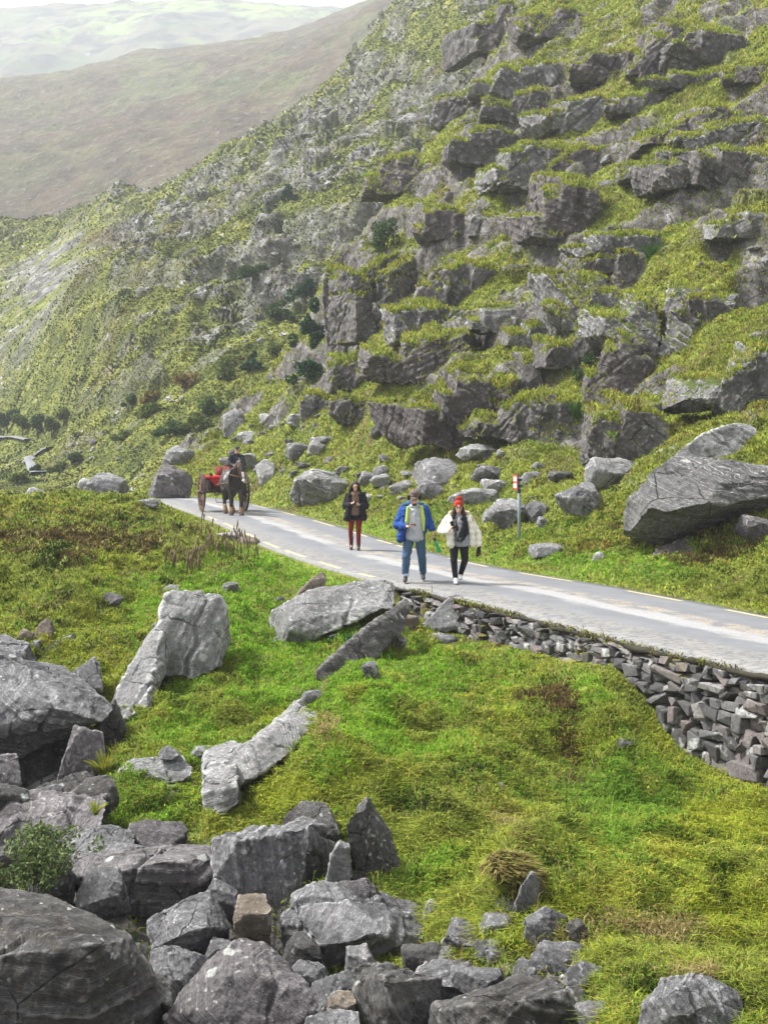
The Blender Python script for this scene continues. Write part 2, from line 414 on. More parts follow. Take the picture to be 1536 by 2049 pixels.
def mid_surface(px, d):
    x = (px - CX) / F * d; y = d; z = mid.z(px, d)
    p = v3(x, y); q = v3(x, y, z * 0.6)
    rough = sst(85, 120, d) * (0.35 + 0.65 * sst(150, 330, px + (d - 150) * .6))
    flat = sst(150, 95, px) * sst(92, 100, d) * sst(190, 175, d)
    rough = rough * (1 - sst(150, 95, px) * sst(100, 108, d) * sst(185, 170, d))
    scree = np.exp(-((px - 90) / 120) ** 2) * sst(165, 185, d) * (1 - sst(225, 240, d))
    w = fbm(p / 22.0 + 4, 3)
    hs = 7.0
    t = (z + 5 * w + 1.4 * fbm(p / 6.0, 3)) / hs; fr = t - np.floor(t); step = sst(0.5, 0.85, fr)
    msk = sst(-0.35, 0.25, fbm(p / 24.0 + 77, 3)) * rough * (1 - scree)
    z = z + (step - fr) * hs * 0.75 * msk
    b = ridged(q / 5.5 + 2, 4)
    z = z + (.5 * b + 0.5 * fbm(q / 2.2, 3)) * (0.3 + 0.9 * rough) * (1 - .6 * scree) * (1 - .9 * flat)
    wx = x + .8 * fbm(p / 3.0 + 3, 2); wy = z * 1.2 + y * .35 + .7 * fbm(p / 3.0 + 13, 2); rock = np.zeros(len(x))
    for (cs, k, dn, hh) in ((5.2, 5, .06, 1.9), (2.3, 9, .08, .9)):
        f1, ed, r1, r2 = worley(wx / cs, wy / (cs * .7), k)
        blk = (r2 < (dn + .38 * fbm(p / 19.0 + 5 * k, 3))) * rough; sh = sst(0, .2, ed)
        z = z + blk * sh * (.2 + r1) * hh; rock = np.maximum(rock, blk * sh)
    rock = np.maximum(rock, np.clip(sst(0.48, 0.56, fr) * (1 - sst(0.80, 0.88, fr)) * sst(0.3, 0.8, msk), 0, 1) * .8)
    return z, np.maximum(rock, scree * sst(-.45, .1, fbm(p / 7 + 9, 3))), scree
far_pts = [
 (-300, 700, 330), (0, 640, 330), (300, 560, 330), (600, 470, 330), (900, 300, 330), (1200, 200, 330),
 (-300, 440, 450), (0, 420, 450), (150, 400, 440), (300, 370, 430), (450, 320, 430), (600, 250, 440), (750, 130, 460), (900, 0, 480), (1200, -200, 480),
 (0, 300, 570), (150, 270, 580), (300, 230, 590), (450, 170, 620), (600, 120, 650), (720, 60, 690), (900, -60, 700), (-300, 320, 570), (1200, -300, 700),
 (-300, 200, 780), (0, 157, 800), (170, 135, 820), (280, 102, 850), (400, 92, 850), (480, 82, 860), (600, 58, 880), (690, 22, 900), (760, -4, 900), (900, -90, 900), (1200, -350, 900),
 (0, 210, 950), (300, 170, 1000), (480, 140, 1000), (690, 80, 1050), (900, 0, 1050), (-300, 260, 950), (1200, -200, 1050),
]
far = Sheet(far_pts)
def far_surface(px, d):
    x = (px - CX) / F * d; z = far.z(px, d); p = v3(x, d)
    rr = v3(x * .8 - d * .25, d * .5 + x * .2)
    z = z + 6 * ridged(rr / 80.0, 4) * sst(330, 480, d) * (1 - 0.93 * sst(640, 790, d)) + 1.6 * fbm(p / 14.0, 3)
    return z
back_pts = [
 (-500, 420, 1000), (0, 400, 1000), (400, 340, 1000), (800, 200, 1050), (1300, 200, 1000),
 (-500, 150, 1350), (0, 150, 1350), (250, 130, 1350), (500, 95, 1350), (800, 60, 1400), (1300, 0, 1400),
 (-500, 36, 1700), (0, 20, 1700), (100, 8, 1700), (250, 0, 1700), (400, -5, 1700), (470, 0, 1700), (560, 9, 1700), (640, 13, 1700), (720, 16, 1700), (800, 5, 1700), (1300, -60, 1700),
 (-500, 120, 2000), (300, 90, 2000), (800, 90, 2000), (1300, 60, 2000),
]
back = Sheet(back_pts)
def back_surface(px, d):
    x = (px - CX) / F * d; z = back.z(px, d); p = v3(x, d)
    return z + (16 * fbm(p / 130.0 + 3, 4)) * (1 - .97 * sst(1450, 1650, d)) + 3.0 * fbm(p / 25.0, 3)

def ray(fn, px, py, d0, d1, n=900):
    d = np.exp(np.linspace(math.log(d0), math.log(d1), n)); z = fn(np.full(n, float(px)), d)
    z = z[0] if isinstance(z, tuple) else z
    row = HY + (CH - z) / d * F
    k = np.nonzero(row <= py)[0]
    return None if len(k) == 0 else float(d[k[0]])
def near_at(px, py, dmin=8): return ray(near_surface, px, py, dmin, 128)
def mid_at(px, py): return ray(mid_surface, px, py, 78, 300)
def ground_z(x, y):
    px = CX + x / y * F; return float(near_surface(np.array([px]), np.array([float(y)]))[0][0])

def grid_sheet(fn, pxs, ds):
    A, B = np.meshgrid(pxs, ds); px = A.ravel(); d = B.ravel()
    r = fn(px, d)
    z = r[0] if isinstance(r, tuple) else r
    V = np.stack([(px - CX) / F * d, d, z], 1)
    nc, nr = len(pxs), len(ds)
    i = (np.arange(nr - 1)[:, None] * nc + np.arange(nc - 1)[None]).ravel()
    me = np_mesh('sheet', V, np.stack([i, i + 1, i + nc + 1, i + nc], 1))
    return me, r, V
# ------------------------------------------------------------------ materials
def mat_rock(name, dark, light, tint, lichen=0.5, moss=0.0, scale=1.0, streak=.2, mosscol=(0.09, 0.12, 0.02)):
    t = NT(name); pos = t.geo('Position')
    n1 = t.noise(pos, 0.9 * scale, 6, 0.6); n2 = t.noise(pos, 7 * scale, 6, 0.65); n3 = t.noise(pos, 45 * scale, 4, 0.7)
    c = t.ramp(n1, [(0.3, dark), (0.52, tuple((a + b) / 2 for a, b in zip(dark, light))), (0.72, light)])
    c = t.mix(t.math('MULTIPLY', t.mrange(n2, .42, .68), .65), c, tint)
    # bedding bands follow the layer coordinate stored on the mesh
    s = t.attr('strat'); w = t.n('TexNoise', noise_dimensions='1D'); t.L(t.math('MULTIPLY', s, 16.0 * scale), w.inputs['W'])
    w.inputs['Detail'].default_value = 5; w.inputs['Roughness'].default_value = .7
    band = t.mrange(w.outputs['Fac'], .36, .64)
    c = t.mix(t.math('MULTIPLY', t.math('MULTIPLY', band, .32), t.mrange(n1, .35, .6)), c, tuple(x * .5 for x in dark))
    w2 = t.n('TexNoise', noise_dimensions='1D'); t.L(t.math('MULTIPLY', s, 41.0 * scale), w2.inputs['W'])
    c = t.mix(t.math('MULTIPLY', t.mrange(w2.outputs['Fac'], .56, .66), streak), c, tuple(min(1, x * 1.5) for x in light))
    c = t.mix(t.math('MULTIPLY', t.mrange(n3, .35, .7), .35), c, tuple(x * .6 for x in dark))
    n4 = t.noise(pos, 19 * scale, 5, .8); c = t.mix(t.math('MULTIPLY', t.mrange(n4, .48, .66), .55), c, tuple(x * .55 for x in dark)); c = t.mix(t.math('MULTIPLY', t.mrange(n4, .44, .32), .45), c, tuple(min(1, x * 1.25) for x in light))
    # hair cracks
    cr = t.vor(t.mix(.12, pos, t.n('TexNoise').outputs['Color']), 1.5 * scale, 'Distance', 'DISTANCE_TO_EDGE')
    crack = t.mrange(cr, 0.0, 0.018, 1, 0)
    crack = t.math('MULTIPLY', crack, t.mrange(t.noise(pos, 1.7 * scale, 2), .45, .6))
    c = t.mix(t.math('MULTIPLY', crack, .75), c, tuple(x * .15 for x in dark))
    pt = t.mrange(t.geo('Pointiness'), .515, .56); c = t.mix(t.math('MULTIPLY', pt, .5), c, tuple(min(1, x * 1.55) for x in light))     # chipped pale edges
    vs_ = t.noise(t.mapping(pos, (1, 1, .35)), 2.3 * scale, 6, .7); c = t.mix(t.math('MULTIPLY', t.mrange(vs_, .50, .64), .6), c, tuple(x * .5 for x in dark))
    # lichen: pale crusts and specks
    if lichen > 0:
        wp = t.n('VectorMath', operation='ADD'); t.L(pos, wp.inputs[0])
        nn = t.n('TexNoise'); nn.inputs['Scale'].default_value = 9 * scale; t.L(pos, nn.inputs['Vector'])
        sc = t.n('VectorMath', operation='SCALE'); t.L(nn.outputs['Color'], sc.inputs[0]); sc.inputs['Scale'].default_value = .12
        t.L(sc.outputs[0], wp.inputs[1])
        v1 = t.vor(wp.outputs[0], 2.6 * scale); spots = t.mrange(v1, .10, .17, 1, 0)
        spots = t.math('MULTIPLY', spots, t.mrange(t.noise(pos, 1.1 * scale, 3), .5, .58))
        v2 = t.vor(wp.outputs[0], 11 * scale); sp2 = t.math('MULTIPLY', t.mrange(v2, .13, .22, 1, 0), t.mrange(t.noise(pos, 2.3 * scale, 3), .5, .62))
        lc = t.math('MAXIMUM', spots, t.math('MULTIPLY', sp2, .8))
        c = t.mix(t.math('MULTIPLY', lc, lichen), c, (.58, .60, .55))
    nb = t.math('ADD', t.math('MULTIPLY', n2, .6), t.math('MULTIPLY', n3, .35)); nb = t.math('ADD', nb, t.math('MULTIPLY', n4, .6))
    nb = t.math('ADD', nb, t.math('MULTIPLY', band, -.25)); nb = t.math('ADD', nb, t.math('MULTIPLY', crack, -.8))
    nor = t.bump(nb, .9, .05 / scale)
    if moss > 0:
        up = t.sep(t.geo('Normal'), 2)
        m = t.mrange(t.math('ADD', up, t.math('MULTIPLY', t.noise(pos, 1.1 * scale, 4), .5)), .98 - .2 * moss, 1.12 - .2 * moss)
        g = t.ramp(t.noise(pos, 3.1 * scale, 5, .7), [(.3, tuple(x * .35 for x in mosscol)), (.55, mosscol), (.75, tuple(x * 1.7 for x in mosscol))])
        c = t.mix(m, c, g)
    return t.principled(c, .85, nor, .25)
M = {}
M['rock_grey'] = mat_rock('grey_slate', (.055, .054, .056), (.43, .425, .425), (.18, .172, .18), .8)
M['rock_purple'] = mat_rock('purple_slate', (.048, .043, .044), (.34, .318, .32), (.145, .122, .127), .8)
M['rock_dark'] = mat_rock('dark_stone', (.036, .035, .034), (.24, .232, .224), (.095, .076, .058), .85)
M['rock_pale'] = mat_rock('pale_stone', (.10, .10, .10), (.57, .565, .55), (.31, .30, .30), .8, scale=.8)
M['rock_streaked'] = mat_rock('white_streaked_slate', (.05, .049, .048), (.30, .295, .285), (.14, .135, .13), .6, streak=.9, scale=.55)
M['rock_tan'] = mat_rock('tan_stone', (.16, .13, .10), (.36, .31, .25), (.26, .20, .16), .4)
M['crag'] = mat_rock('crag_stone', (.040, .037, .035), (.29, .274, .264), (.13, .112, .108), .6, moss=.75, scale=.55, mosscol=(.13, .145, .028))
M['crag_purple'] = mat_rock('purple_crag_stone', (.042, .036, .035), (.26, .232, .225), (.135, .11, .108), .5, moss=.6, scale=.5, mosscol=(.13, .145, .028))
M['crag_pale'] = mat_rock('pale_crag_stone', (.07, .068, .066), (.40, .39, .378), (.19, .178, .178), .8, moss=.35, scale=.6)
def mat_wallstone():
    t = NT('wall_stone'); pos = t.geo('Position'); a = t.attr('tone')
    c = t.ramp(a, [(0, (.055, .054, .055)), (.35, (.095, .091, .09)), (.6, (.145, .143, .142)), (.82, (.155, .128, .12)), (1, (.33, .33, .32))])
    n = t.noise(pos, 22, 5, .7); c = t.mix(t.math('MULTIPLY', t.mrange(n, .35, .7), .6), c, (.05, .046, .045))
    c = t.mix(t.mrange(t.noise(pos, 4, 5), .58, .68), c, (.34, .345, .325)); c = t.mix(t.mrange(t.noise(pos, 9, 5, .8), .56, .64), c, (.035, .033, .03))
    m = t.math('MULTIPLY', t.mrange(t.noise(pos, 1.3, 4), .60, .68), t.mrange(t.sep(t.geo('Normal'), 2), -.2, .5)); c = t.mix(m, c, (.16, .14, .02))
    return t.principled(c, .85, t.bump(n, .7, .02), .25)
M['wall_stone'] = mat_wallstone()
def mat_ground():
    t = NT('turf_ground'); pos = t.geo('Position')
    n1 = t.noise(pos, .35, 5, .6); n2 = t.noise(pos, 2.2, 6, .7); n3 = t.noise(pos, 14, 5, .7)
    g = t.ramp(n2, [(.28, (.035, .038, .012)), (.45, (.10, .12, .022)), (.6, (.19, .21, .034)), (.75, (.28, .265, .055))])
    b = t.ramp(n3, [(.3, (.05, .036, .018)), (.7, (.16, .12, .055))])
    c = t.mix(t.mrange(n1, .52, .66), g, b)
    r = t.ramp(t.noise(t.mapping(pos, (1, 1, 1.5)), 1.2, 8, .72), [(.33, (.045, .041, .04)), (.5, (.10, .09, .088)), (.66, (.26, .25, .243))])
    ck = t.vor(t.mapping(pos, (1.2, 1, 1.0), (0, .35, 0)), 1.1, 'Distance', 'DISTANCE_TO_EDGE'); r = t.mix(t.mrange(ck, 0, .035, .85, 0), r, (.02, .018, .017))
    up = t.sep(t.geo('Normal'), 2)
    rk = t.math('MAXIMUM', t.math('MULTIPLY', t.attr('rock'), t.mrange(n2, .30, .42)), t.mrange(up, .52, .34))
    c = t.mix(rk, c, r)
    return t.principled(c, .9, t.bump(t.math('ADD', n3, n2), .8, .06), .2)
M['ground'] = mat_ground()
def mat_mid():
    t = NT('crag_moor'); pos = t.geo('Position')
    n0 = t.noise(pos, .05, 4, .6); n1 = t.noise(pos, .28, 6, .7); n2 = t.noise(pos, 1.1, 6, .75)
    g = t.ramp(n1, [(.3, (.040, .052, .018)), (.44, (.11, .13, .030)), (.56, (.20, .215, .042)), (.7, (.30, .28, .07))])
    g = t.mix(t.math('MULTIPLY', t.mrange(n2, .45, .65), .6), g, (.05, .062, .026))
    br = t.ramp(n2, [(.35, (.055, .042, .022)), (.65, (.17, .115, .06))])
    c = t.mix(t.math('MULTIPLY', t.mrange(n0, .55, .68), .7), g, br)
    r = t.ramp(t.noise(t.mapping(pos, (1, 1, 1.6)), .5, 8, .75), [(.32, (.035, .035, .037)), (.5, (.125, .118, .12)), (.66, (.40, .395, .39))])
    rk = t.math('MULTIPLY', t.attr('rock'), t.mrange(n2, .30, .5)); c = t.mix(rk, c, r)
    # loose pale stones
    st = t.math('MULTIPLY', t.mrange(t.vor(pos, .55), .16, .24, 1, 0), t.mrange(n1, .48, .6)); c = t.mix(st, c, (.36, .355, .35))
    return t.principled(c, .95, t.bump(t.math('ADD', n2, n1), 1.0, .5), .15)
M['mid'] = mat_mid()
def mat_far():
    t = NT('far_moor'); pos = t.geo('Position')
    sl = t.mapping(pos, (1, .45, 1), (0, 0, .5))
    n0 = t.noise(sl, .018, 6, .65); n1 = t.noise(sl, .07, 7, .72, .6); n2 = t.noise(pos, .28, 5, .75)
    c = t.ramp(n0, [(.30, (.12, .12, .06)), (.40, (.19, .175, .095)), (.47, (.15, .11, .08)), (.53, (.20, .175, .10)), (.6, (.175, .205, .085)), (.7, (.17, .145, .105))])
    c = t.mix(t.math('MULTIPLY', t.mrange(n1, .42, .58), .6), c, (.075, .072, .05))
    c = t.mix(t.math('MULTIPLY', t.mrange(n1, .6, .7), .6), c, (.20, .21, .07))
    c = t.mix(t.math('MULTIPLY', t.mrange(n2, .56, .66), .6), c, (.32, .315, .30)); c = t.mix(t.math('MULTIPLY', t.mrange(n2, .46, .36), .5), c, (.05, .048, .035))
    return t.principled(c, .95, t.bump(t.math('ADD', n2, n1), 1.0, 6.0), .1)
M['far'] = mat_far()
def mat_back():
    t = NT('misty_mountain'); pos = t.geo('Position')
    n0 = t.noise(pos, .006, 5, .6); n1 = t.noise(pos, .03, 6, .7, .4)
    c = t.ramp(n0, [(.35, (.07, .10, .05)), (.5, (.11, .10, .07)), (.62, (.17, .27, .06))])
    c = t.mix(t.mrange(n1, .46, .6), c, (.025, .03, .03)); c = t.mix(t.mrange(t.noise(pos, .05, 5, .7), .62, .7), c, (.30, .29, .28))
    return t.principled(c, .95, None, .1)
M['back'] = mat_back()
def mat_road():
    t = NT('worn_tarmac'); pos = t.geo('Position')
    a = t.attr('across'); al = t.attr('along')
    n1 = t.noise(pos, 1.1, 5, .65); n2 = t.noise(pos, 60, 4, .7); n3 = t.noise(pos, .25, 3)
    cb = t.n('CombineXYZ'); t.L(t.math('MULTIPLY', a, 1.0), cb.inputs[0]); t.L(t.math('MULTIPLY', al, .18), cb.inputs[1])
    nl = t.noise(cb.outputs[0], 2.6, 6, .7)
    c = t.ramp(n1, [(.3, (.115, .120, .130)), (.7, (.165, .170, .182))])
    c = t.mix(t.math('MULTIPLY', t.mrange(nl, .42, .68), .45), c, (.22, .22, .218))
    # worn gravel crown, a pale strip with a sandy side towards the hill
    aw = t.math('ADD', a, t.math('MULTIPLY', t.math('SUBTRACT', nl, .5), .55))
    strip = t.math('MULTIPLY', t.mrange(aw, -.22, -.10), t.mrange(aw, .02, .12, 1, 0))
    fade = t.mrange(n3, .30, .50)
    grit = t.mrange(t.noise(pos, 26, 5, .8), .38, .6)
    c = t.mix(t.math('MULTIPLY', t.math('MULTIPLY', strip, t.math('MULTIPLY_ADD', fade, .5, .2)), t.math('MULTIPLY_ADD', grit, .5, .5)), c, (.42, .41, .39))
    sand = t.math('MULTIPLY', t.mrange(aw, .03, .10), t.mrange(aw, .26, .40, 1, 0)); sand = t.math('MULTIPLY', sand, t.math('MULTIPLY', t.mrange(t.noise(pos, 2.4, 5, .7), .42, .56), grit))
    c = t.mix(t.math('MULTIPLY', sand, .85), c, (.42, .34, .24))
    # stony rough margin on the wall side
    edge = t.math('MULTIPLY', t.mrange(aw, -.42, -.60), t.mrange(t.noise(pos, 4, 5, .75), .38, .56))
    c = t.mix(t.math('MULTIPLY', edge, .75), c, (.25, .235, .21))
    c = t.mix(t.math('MULTIPLY', t.mrange(t.noise(pos, 9, 5, .75), .5, .62), t.mrange(aw, -.42, -.60)), c, (.10, .098, .092))
    c = t.mix(t.math('MULTIPLY', t.mrange(n2, .35, .65), .30), c, (.09, .09, .092))
    return t.principled(c, .72, t.bump(n2, .35, .01), .35)
M['road'] = mat_road()
def mat_paint():
    t = NT('yellow_road_paint'); pos = t.geo('Position'); n = t.noise(pos, 18, 5, .75)
    return t.principled(t.mix(t.mrange(n, .50, .68), (.44, .37, .21), (.21, .205, .19)), .7, None, .3)
M['paint'] = mat_paint()
def mat_leaf(name, trans=.35, rough=.7):
    t = NT(name); col = t.attr('col', 'Color')
    d = t.n('BsdfDiffuse'); t.L(col, d.inputs[0]); tr = t.n('BsdfTranslucent'); t.L(col, tr.inputs[0])
    m = t.n('MixShader'); m.inputs[0].default_value = trans; t.L(d.outputs[0], m.inputs[1]); t.L(tr.outputs[0], m.inputs[2])
    t.L(m.outputs[0], t.out.inputs[0]); return t.m
M['leaf'] = mat_leaf('grass_blades')
# ------------------------------------------------------------------ setting
pxs = np.concatenate([np.linspace(-1000, -420, 24, endpoint=False), np.linspace(-420, -40, 60, endpoint=False), np.linspace(-40, 1576, 560, endpoint=False), np.linspace(1576, 2000, 66, endpoint=False), np.linspace(2000, 2800, 34)])
ds = np.exp(np.concatenate([np.linspace(math.log(4.0), math.log(6.2), 20, endpoint=False), np.linspace(math.log(6.2), math.log(17), 150, endpoint=False), np.linspace(math.log(17), math.log(31), 190, endpoint=False),
                            np.linspace(math.log(31), math.log(110), 470, endpoint=False), np.linspace(math.log(110), math.log(148), 30)]))
me, nr, nearV = grid_sheet(near_surface, pxs, ds)
_px = CX + nearV[:, 0] / nearV[:, 1] * F      # bare stony ground between the tumbled boulders
pile = np.maximum(sst(15.6, 14.4, nearV[:, 1]) * sst(720, 600, _px), sst(11.8, 11.0, nearV[:, 1]) * sst(1230, 1130, _px)); pile = np.maximum(pile, sst(250, 200, _px) * sst(15.2, 15.8, nearV[:, 1]) * sst(19.6, 19.0, nearV[:, 1]))
set_attr(me, 'rock', np.maximum(nr[1], pile)); near_rock = nr[1]; near_s = nr[2]; NC, NR_ = len(pxs), len(ds)
near_me = me
tag(link('ground', me, M['ground']), 'grassy boulder strewn ground and hillside beside the road', None, kind='structure')
pm = np.concatenate([np.linspace(-420, -20, 70, endpoint=False), np.linspace(-20, 1120, 560, endpoint=False), np.linspace(1120, 2000, 90)]); dm = np.exp(np.linspace(math.log(72), math.log(325), 760))
me, r, midV = grid_sheet(mid_surface, pm, dm); set_attr(me, 'rock', r[1]); mid_rock = r[1]; mid_scree = r[2]
tag(link('hill', me, M['mid']), 'craggy grey green hill in the middle distance', None, kind='structure')
me, r, _ = grid_sheet(far_surface, np.linspace(-420, 1300, 420), np.exp(np.linspace(math.log(335), math.log(1040), 330)))
tag(link('hill', me, M['far']), 'brown moorland slope behind the craggy hill', None, kind='structure')
me, r, _ = grid_sheet(back_surface, np.linspace(-600, 1400, 300), np.exp(np.linspace(math.log(1010), math.log(1990), 180)))
tag(link('mountain', me, M['back']), 'pale misty mountain closing the valley', None, kind='structure')

def ribbon(edge, nrm, z, us, width, dz=0.0, lip=0.10):
    """strip along edge + nrm*u ; returns mesh with across/along attributes"""
    n = len(edge); k = len(us); V = []; A = []; B = []
    s = np.concatenate([[0], np.cumsum(np.linalg.norm(np.diff(edge, axis=0), axis=1))])
    for i in range(n):
        V.append((edge[i][0] + nrm[i][0] * us[0], edge[i][1] + nrm[i][1] * us[0], z[i] + dz - lip)); A.append(us[0]); B.append(s[i])
        for u in us:
            cr = 0.03 * (1 - (2 * u / width - 1) ** 2)
            V.append((edge[i][0] + nrm[i][0] * u, edge[i][1] + nrm[i][1] * u, z[i] + dz + cr)); A.append(u); B.append(s[i])
        V.append((edge[i][0] + nrm[i][0] * us[-1], edge[i][1] + nrm[i][1] * us[-1], z[i] + dz - lip)); A.append(us[-1]); B.append(s[i])
    k += 2; Q = []
    for i in range(n - 1):
        for j in range(k - 1): Q.append((i * k + j, i * k + j + 1, (i + 1) * k + j + 1, (i + 1) * k + j))
    me = np_mesh('ribbon', V, Q); set_attr(me, 'across', np.array(A) / width * 2 - 1); set_attr(me, 'along', B)
    return me
jit = 0.06 * perlin(v3(np.arange(len(EDGE)) * .23, 0, 3)); jit2 = 0.10 * perlin(v3(np.arange(len(EDGE)) * .31, 5, 3))
ev = EDGE - NRM * jit[:, None] * 0.6
road = tag(link('road', ribbon(ev, NRM, ROADZ, list(np.linspace(0, RW, 12)), RW, 0.0, .05), M['road'], smooth=True), 'narrow grey tarmac road curving away to the left', None, kind='structure')
arc = np.concatenate([[0], np.cumsum(np.linalg.norm(np.diff(EDGE, axis=0), axis=1))])
def at_arc(s, u):
    x = np.interp(s, arc, EDGE[:, 0]); y = np.interp(s, arc, EDGE[:, 1]); nx = np.interp(s, arc, NRM[:, 0]); ny = np.interp(s, arc, NRM[:, 1]); z = np.interp(s, arc, ROADZ)
    return np.array([x + nx * u, y + ny * u, z + 0.03 * (1 - (2 * u / RW - 1) ** 2)])
def arc_of(px, py):
    q = g0(px, py); return arc[np.argmin(((EDGE - q) ** 2).sum(1))]
def dash(s0, s1, u, w=.11):
    n = 8; V = []
    for i in range(n + 1):
        s = s0 + (s1 - s0) * i / n
        for du in (-w / 2, w / 2):
            p = at_arc(s, u + du); V.append((p[0], p[1], p[2] + .005))
    Q = [(2 * i, 2 * i + 2, 2 * i + 3, 2 * i + 1) for i in range(n)]
    me = np_mesh('dash', V, Q)
    bm = bmesh.new(); bm.from_mesh(me); bmesh.ops.recalc_face_normals(bm, faces=bm.faces[:])
    if bm.faces[0].normal.z < 0: bmesh.ops.reverse_faces(bm, faces=bm.faces[:])
    bm.to_mesh(me); bm.free()
    return link('road_marking', me, M['paint'], road)
def to_arc_u(px, py):
    q = g0(px, py); i = np.argmin(((EDGE - q) ** 2).sum(1)); return arc[i], float(((q - EDGE[i]) * NRM[i]).sum())
far_d = [((1420, 1221), (1560, 1236)), ((1228, 1184), (1340, 1202)), ((1050, 1147), (1140, 1165)), ((932, 1116), (985, 1134)), ((830, 1092), (880, 1101)), ((765, 1080), (805, 1090)), ((720, 1063), (745, 1075)), ((640, 1041), (680, 1053)), ((585, 1024), (615, 1032)), ((535, 1010), (558, 1017))]
for a, b in far_d:
    s0, u0 = to_arc_u(*a); s1, u1 = to_arc_u(*b); dash(min(s0, s1), max(s0, s1), RW - .22)
near_d = [((640, 1126), (685, 1139)), ((572, 1103), (612, 1116)), ((527, 1086), (553, 1096)), ((489, 1068), (507, 1077)), ((448, 1047), (470, 1058)), ((415, 1034), (433, 1042)), ((712, 1147), (745, 1155))]
for a, b in near_d:
    s0, u0 = to_arc_u(*a); s1, u1 = to_arc_u(*b); dash(min(s0, s1), max(s0, s1), .20)

# dry stone retaining wall under the road edge
S_A = arc_of(812, 1174); S_B = arc[-1] - .2
wall = tag(empty('stone_wall', tuple(at_arc(S_A, 0))), 'dry stone retaining wall holding up the road edge', 'wall')
wrng = np.random.default_rng(11)
wl = Vector(wall.location)
def make_stone(c, w, dp, h, yaw, pitch, roll):
    R = Matrix.Rotation(yaw, 3, 'Z') @ Matrix.Rotation(pitch, 3, 'X') @ Matrix.Rotation(roll, 3, 'Y')
    pts = []
    for k in range(16):
        v = wrng.normal(size=3); v /= np.linalg.norm(v); v = np.sign(v) * np.abs(v) ** .30; v *= wrng.uniform(.84, 1.0)
        pts.append(Vector(c) + R @ Vector((v[0] * w / 2 * 1.16, v[1] * dp / 2, v[2] * h / 2 * 1.22)))
    return pts
stones = []
s = S_A
def ground_below(x, y):
    return ground_z(x, y)
prof = {}
for s in np.arange(S_A, S_B, .25):
    p = at_arc(s, -.28); prof[round(float(s), 2)] = ground_z(p[0], p[1])
pk = np.array(sorted(prof)); pv = np.array([prof[k] for k in pk])
z = -.10
row = 0
while z > -2.6:
    hrow = wrng.uniform(.062, .108) + .02 * min(row, 5) * .6
    s = S_A + wrng.uniform(0, .2)
    while s < S_B:
        w = float(np.clip(wrng.lognormal(-1.50, .42), .11, .6)); h = hrow * wrng.uniform(.8, 1.55)
        gz = np.interp(s, pk, pv)
        if z - h * .4 > gz - .12:
            dn = -z
            p = at_arc(s + w / 2, .07 - .08 * dn + wrng.uniform(-.05, .05)); q = at_arc(s + w / 2 + .1, .08)
            nx = np.interp(s, arc, NRM[:, 0]); ny = np.interp(s, arc, NRM[:, 1]); yaw = math.atan2(-nx, ny)
            c = (p[0], p[1], z - hrow / 2 + wrng.uniform(-.03, .03))
            stones.append((w * h, make_stone(c, w, wrng.uniform(.3, .42), h, yaw + wrng.normal() * .09, wrng.normal() * .07, wrng.normal() * .09), c))
        s += w * wrng.uniform(.86, 1.0)
    z -= hrow * .93; row += 1
def stone_mesh(hl):
    me = hulls_mesh(hl)
    bm = bmesh.new(); bm.from_mesh(me)
    bmesh.ops.bevel(bm, geom=bm.edges[:], offset=.012, segments=1, affect='EDGES', clamp_overlap=True)
    bm.to_mesh(me); bm.free(); return me
def tone_attr(me, tones):
    """one tone per loose piece would need islands: callers pass a constant or per-vertex array"""
    set_attr(me, 'tone', tones)
# dark earth and moss line that seals the top of the wall under the road edge
sp = []
for sv in np.arange(S_A - .3, S_B, .12):
    q = at_arc(sv, -.03 + .04 * math.sin(sv * 3.1)); sp.append((Vector((q[0], q[1], q[2] - .06)) - wl, .035 + .03 * float(perlin(np.array([[sv * 1.7, 2, 2]]))[0])))
me = tube_mesh([sp], 7); co = get_co(me); set_co(me, co + get_no(me) * (.035 * fbm(co * 9, 3))[:, None])
M['earth'] = simple('earth_and_moss', (.034, .030, .019), .95, .7, 5, .8)
link('earth_capping', me, M['earth'], wall)
# biggest visible stones as parts, the small filling as one stuff part
def vis(c):
    x, y = proj(c); return 0 < x < 1536 and y < 1640
order = sorted(range(len(stones)), key=lambda i: -stones[i][0] / (stones[i][2][1] ** 2) * (1 if vis(stones[i][2]) else .01))
for i in order[:100]:
    me = stone_mesh([stones[i][1]]); tone_attr(me, np.full(len(me.vertices), wrng.uniform(0, 1)))
    me.transform(Matrix.Translation(-wl)); link('wall_stone', me, M['wall_stone'], wall, smooth=False)
rest = order[100:]
mes = []; V = []; Fc = []; T = []
bmall = bmesh.new(); lay = None
tones = []
for i in rest:
    me = stone_mesh([stones[i][1]]); n0 = len(bmall.verts); bmall.from_mesh(me); tones += [wrng.uniform(0, 1)] * len(me.vertices); bpy.data.meshes.remove(me)
me = bpy.data.meshes.new('filling'); bmall.to_mesh(me); bmall.free(); tone_attr(me, np.array(tones)); me.transform(Matrix.Translation(-wl))
tag(link('small_stones', me, M['wall_stone'], wall, smooth=False), kind='stuff')
print('wall stones', len(stones), 't', time.time() - T0)
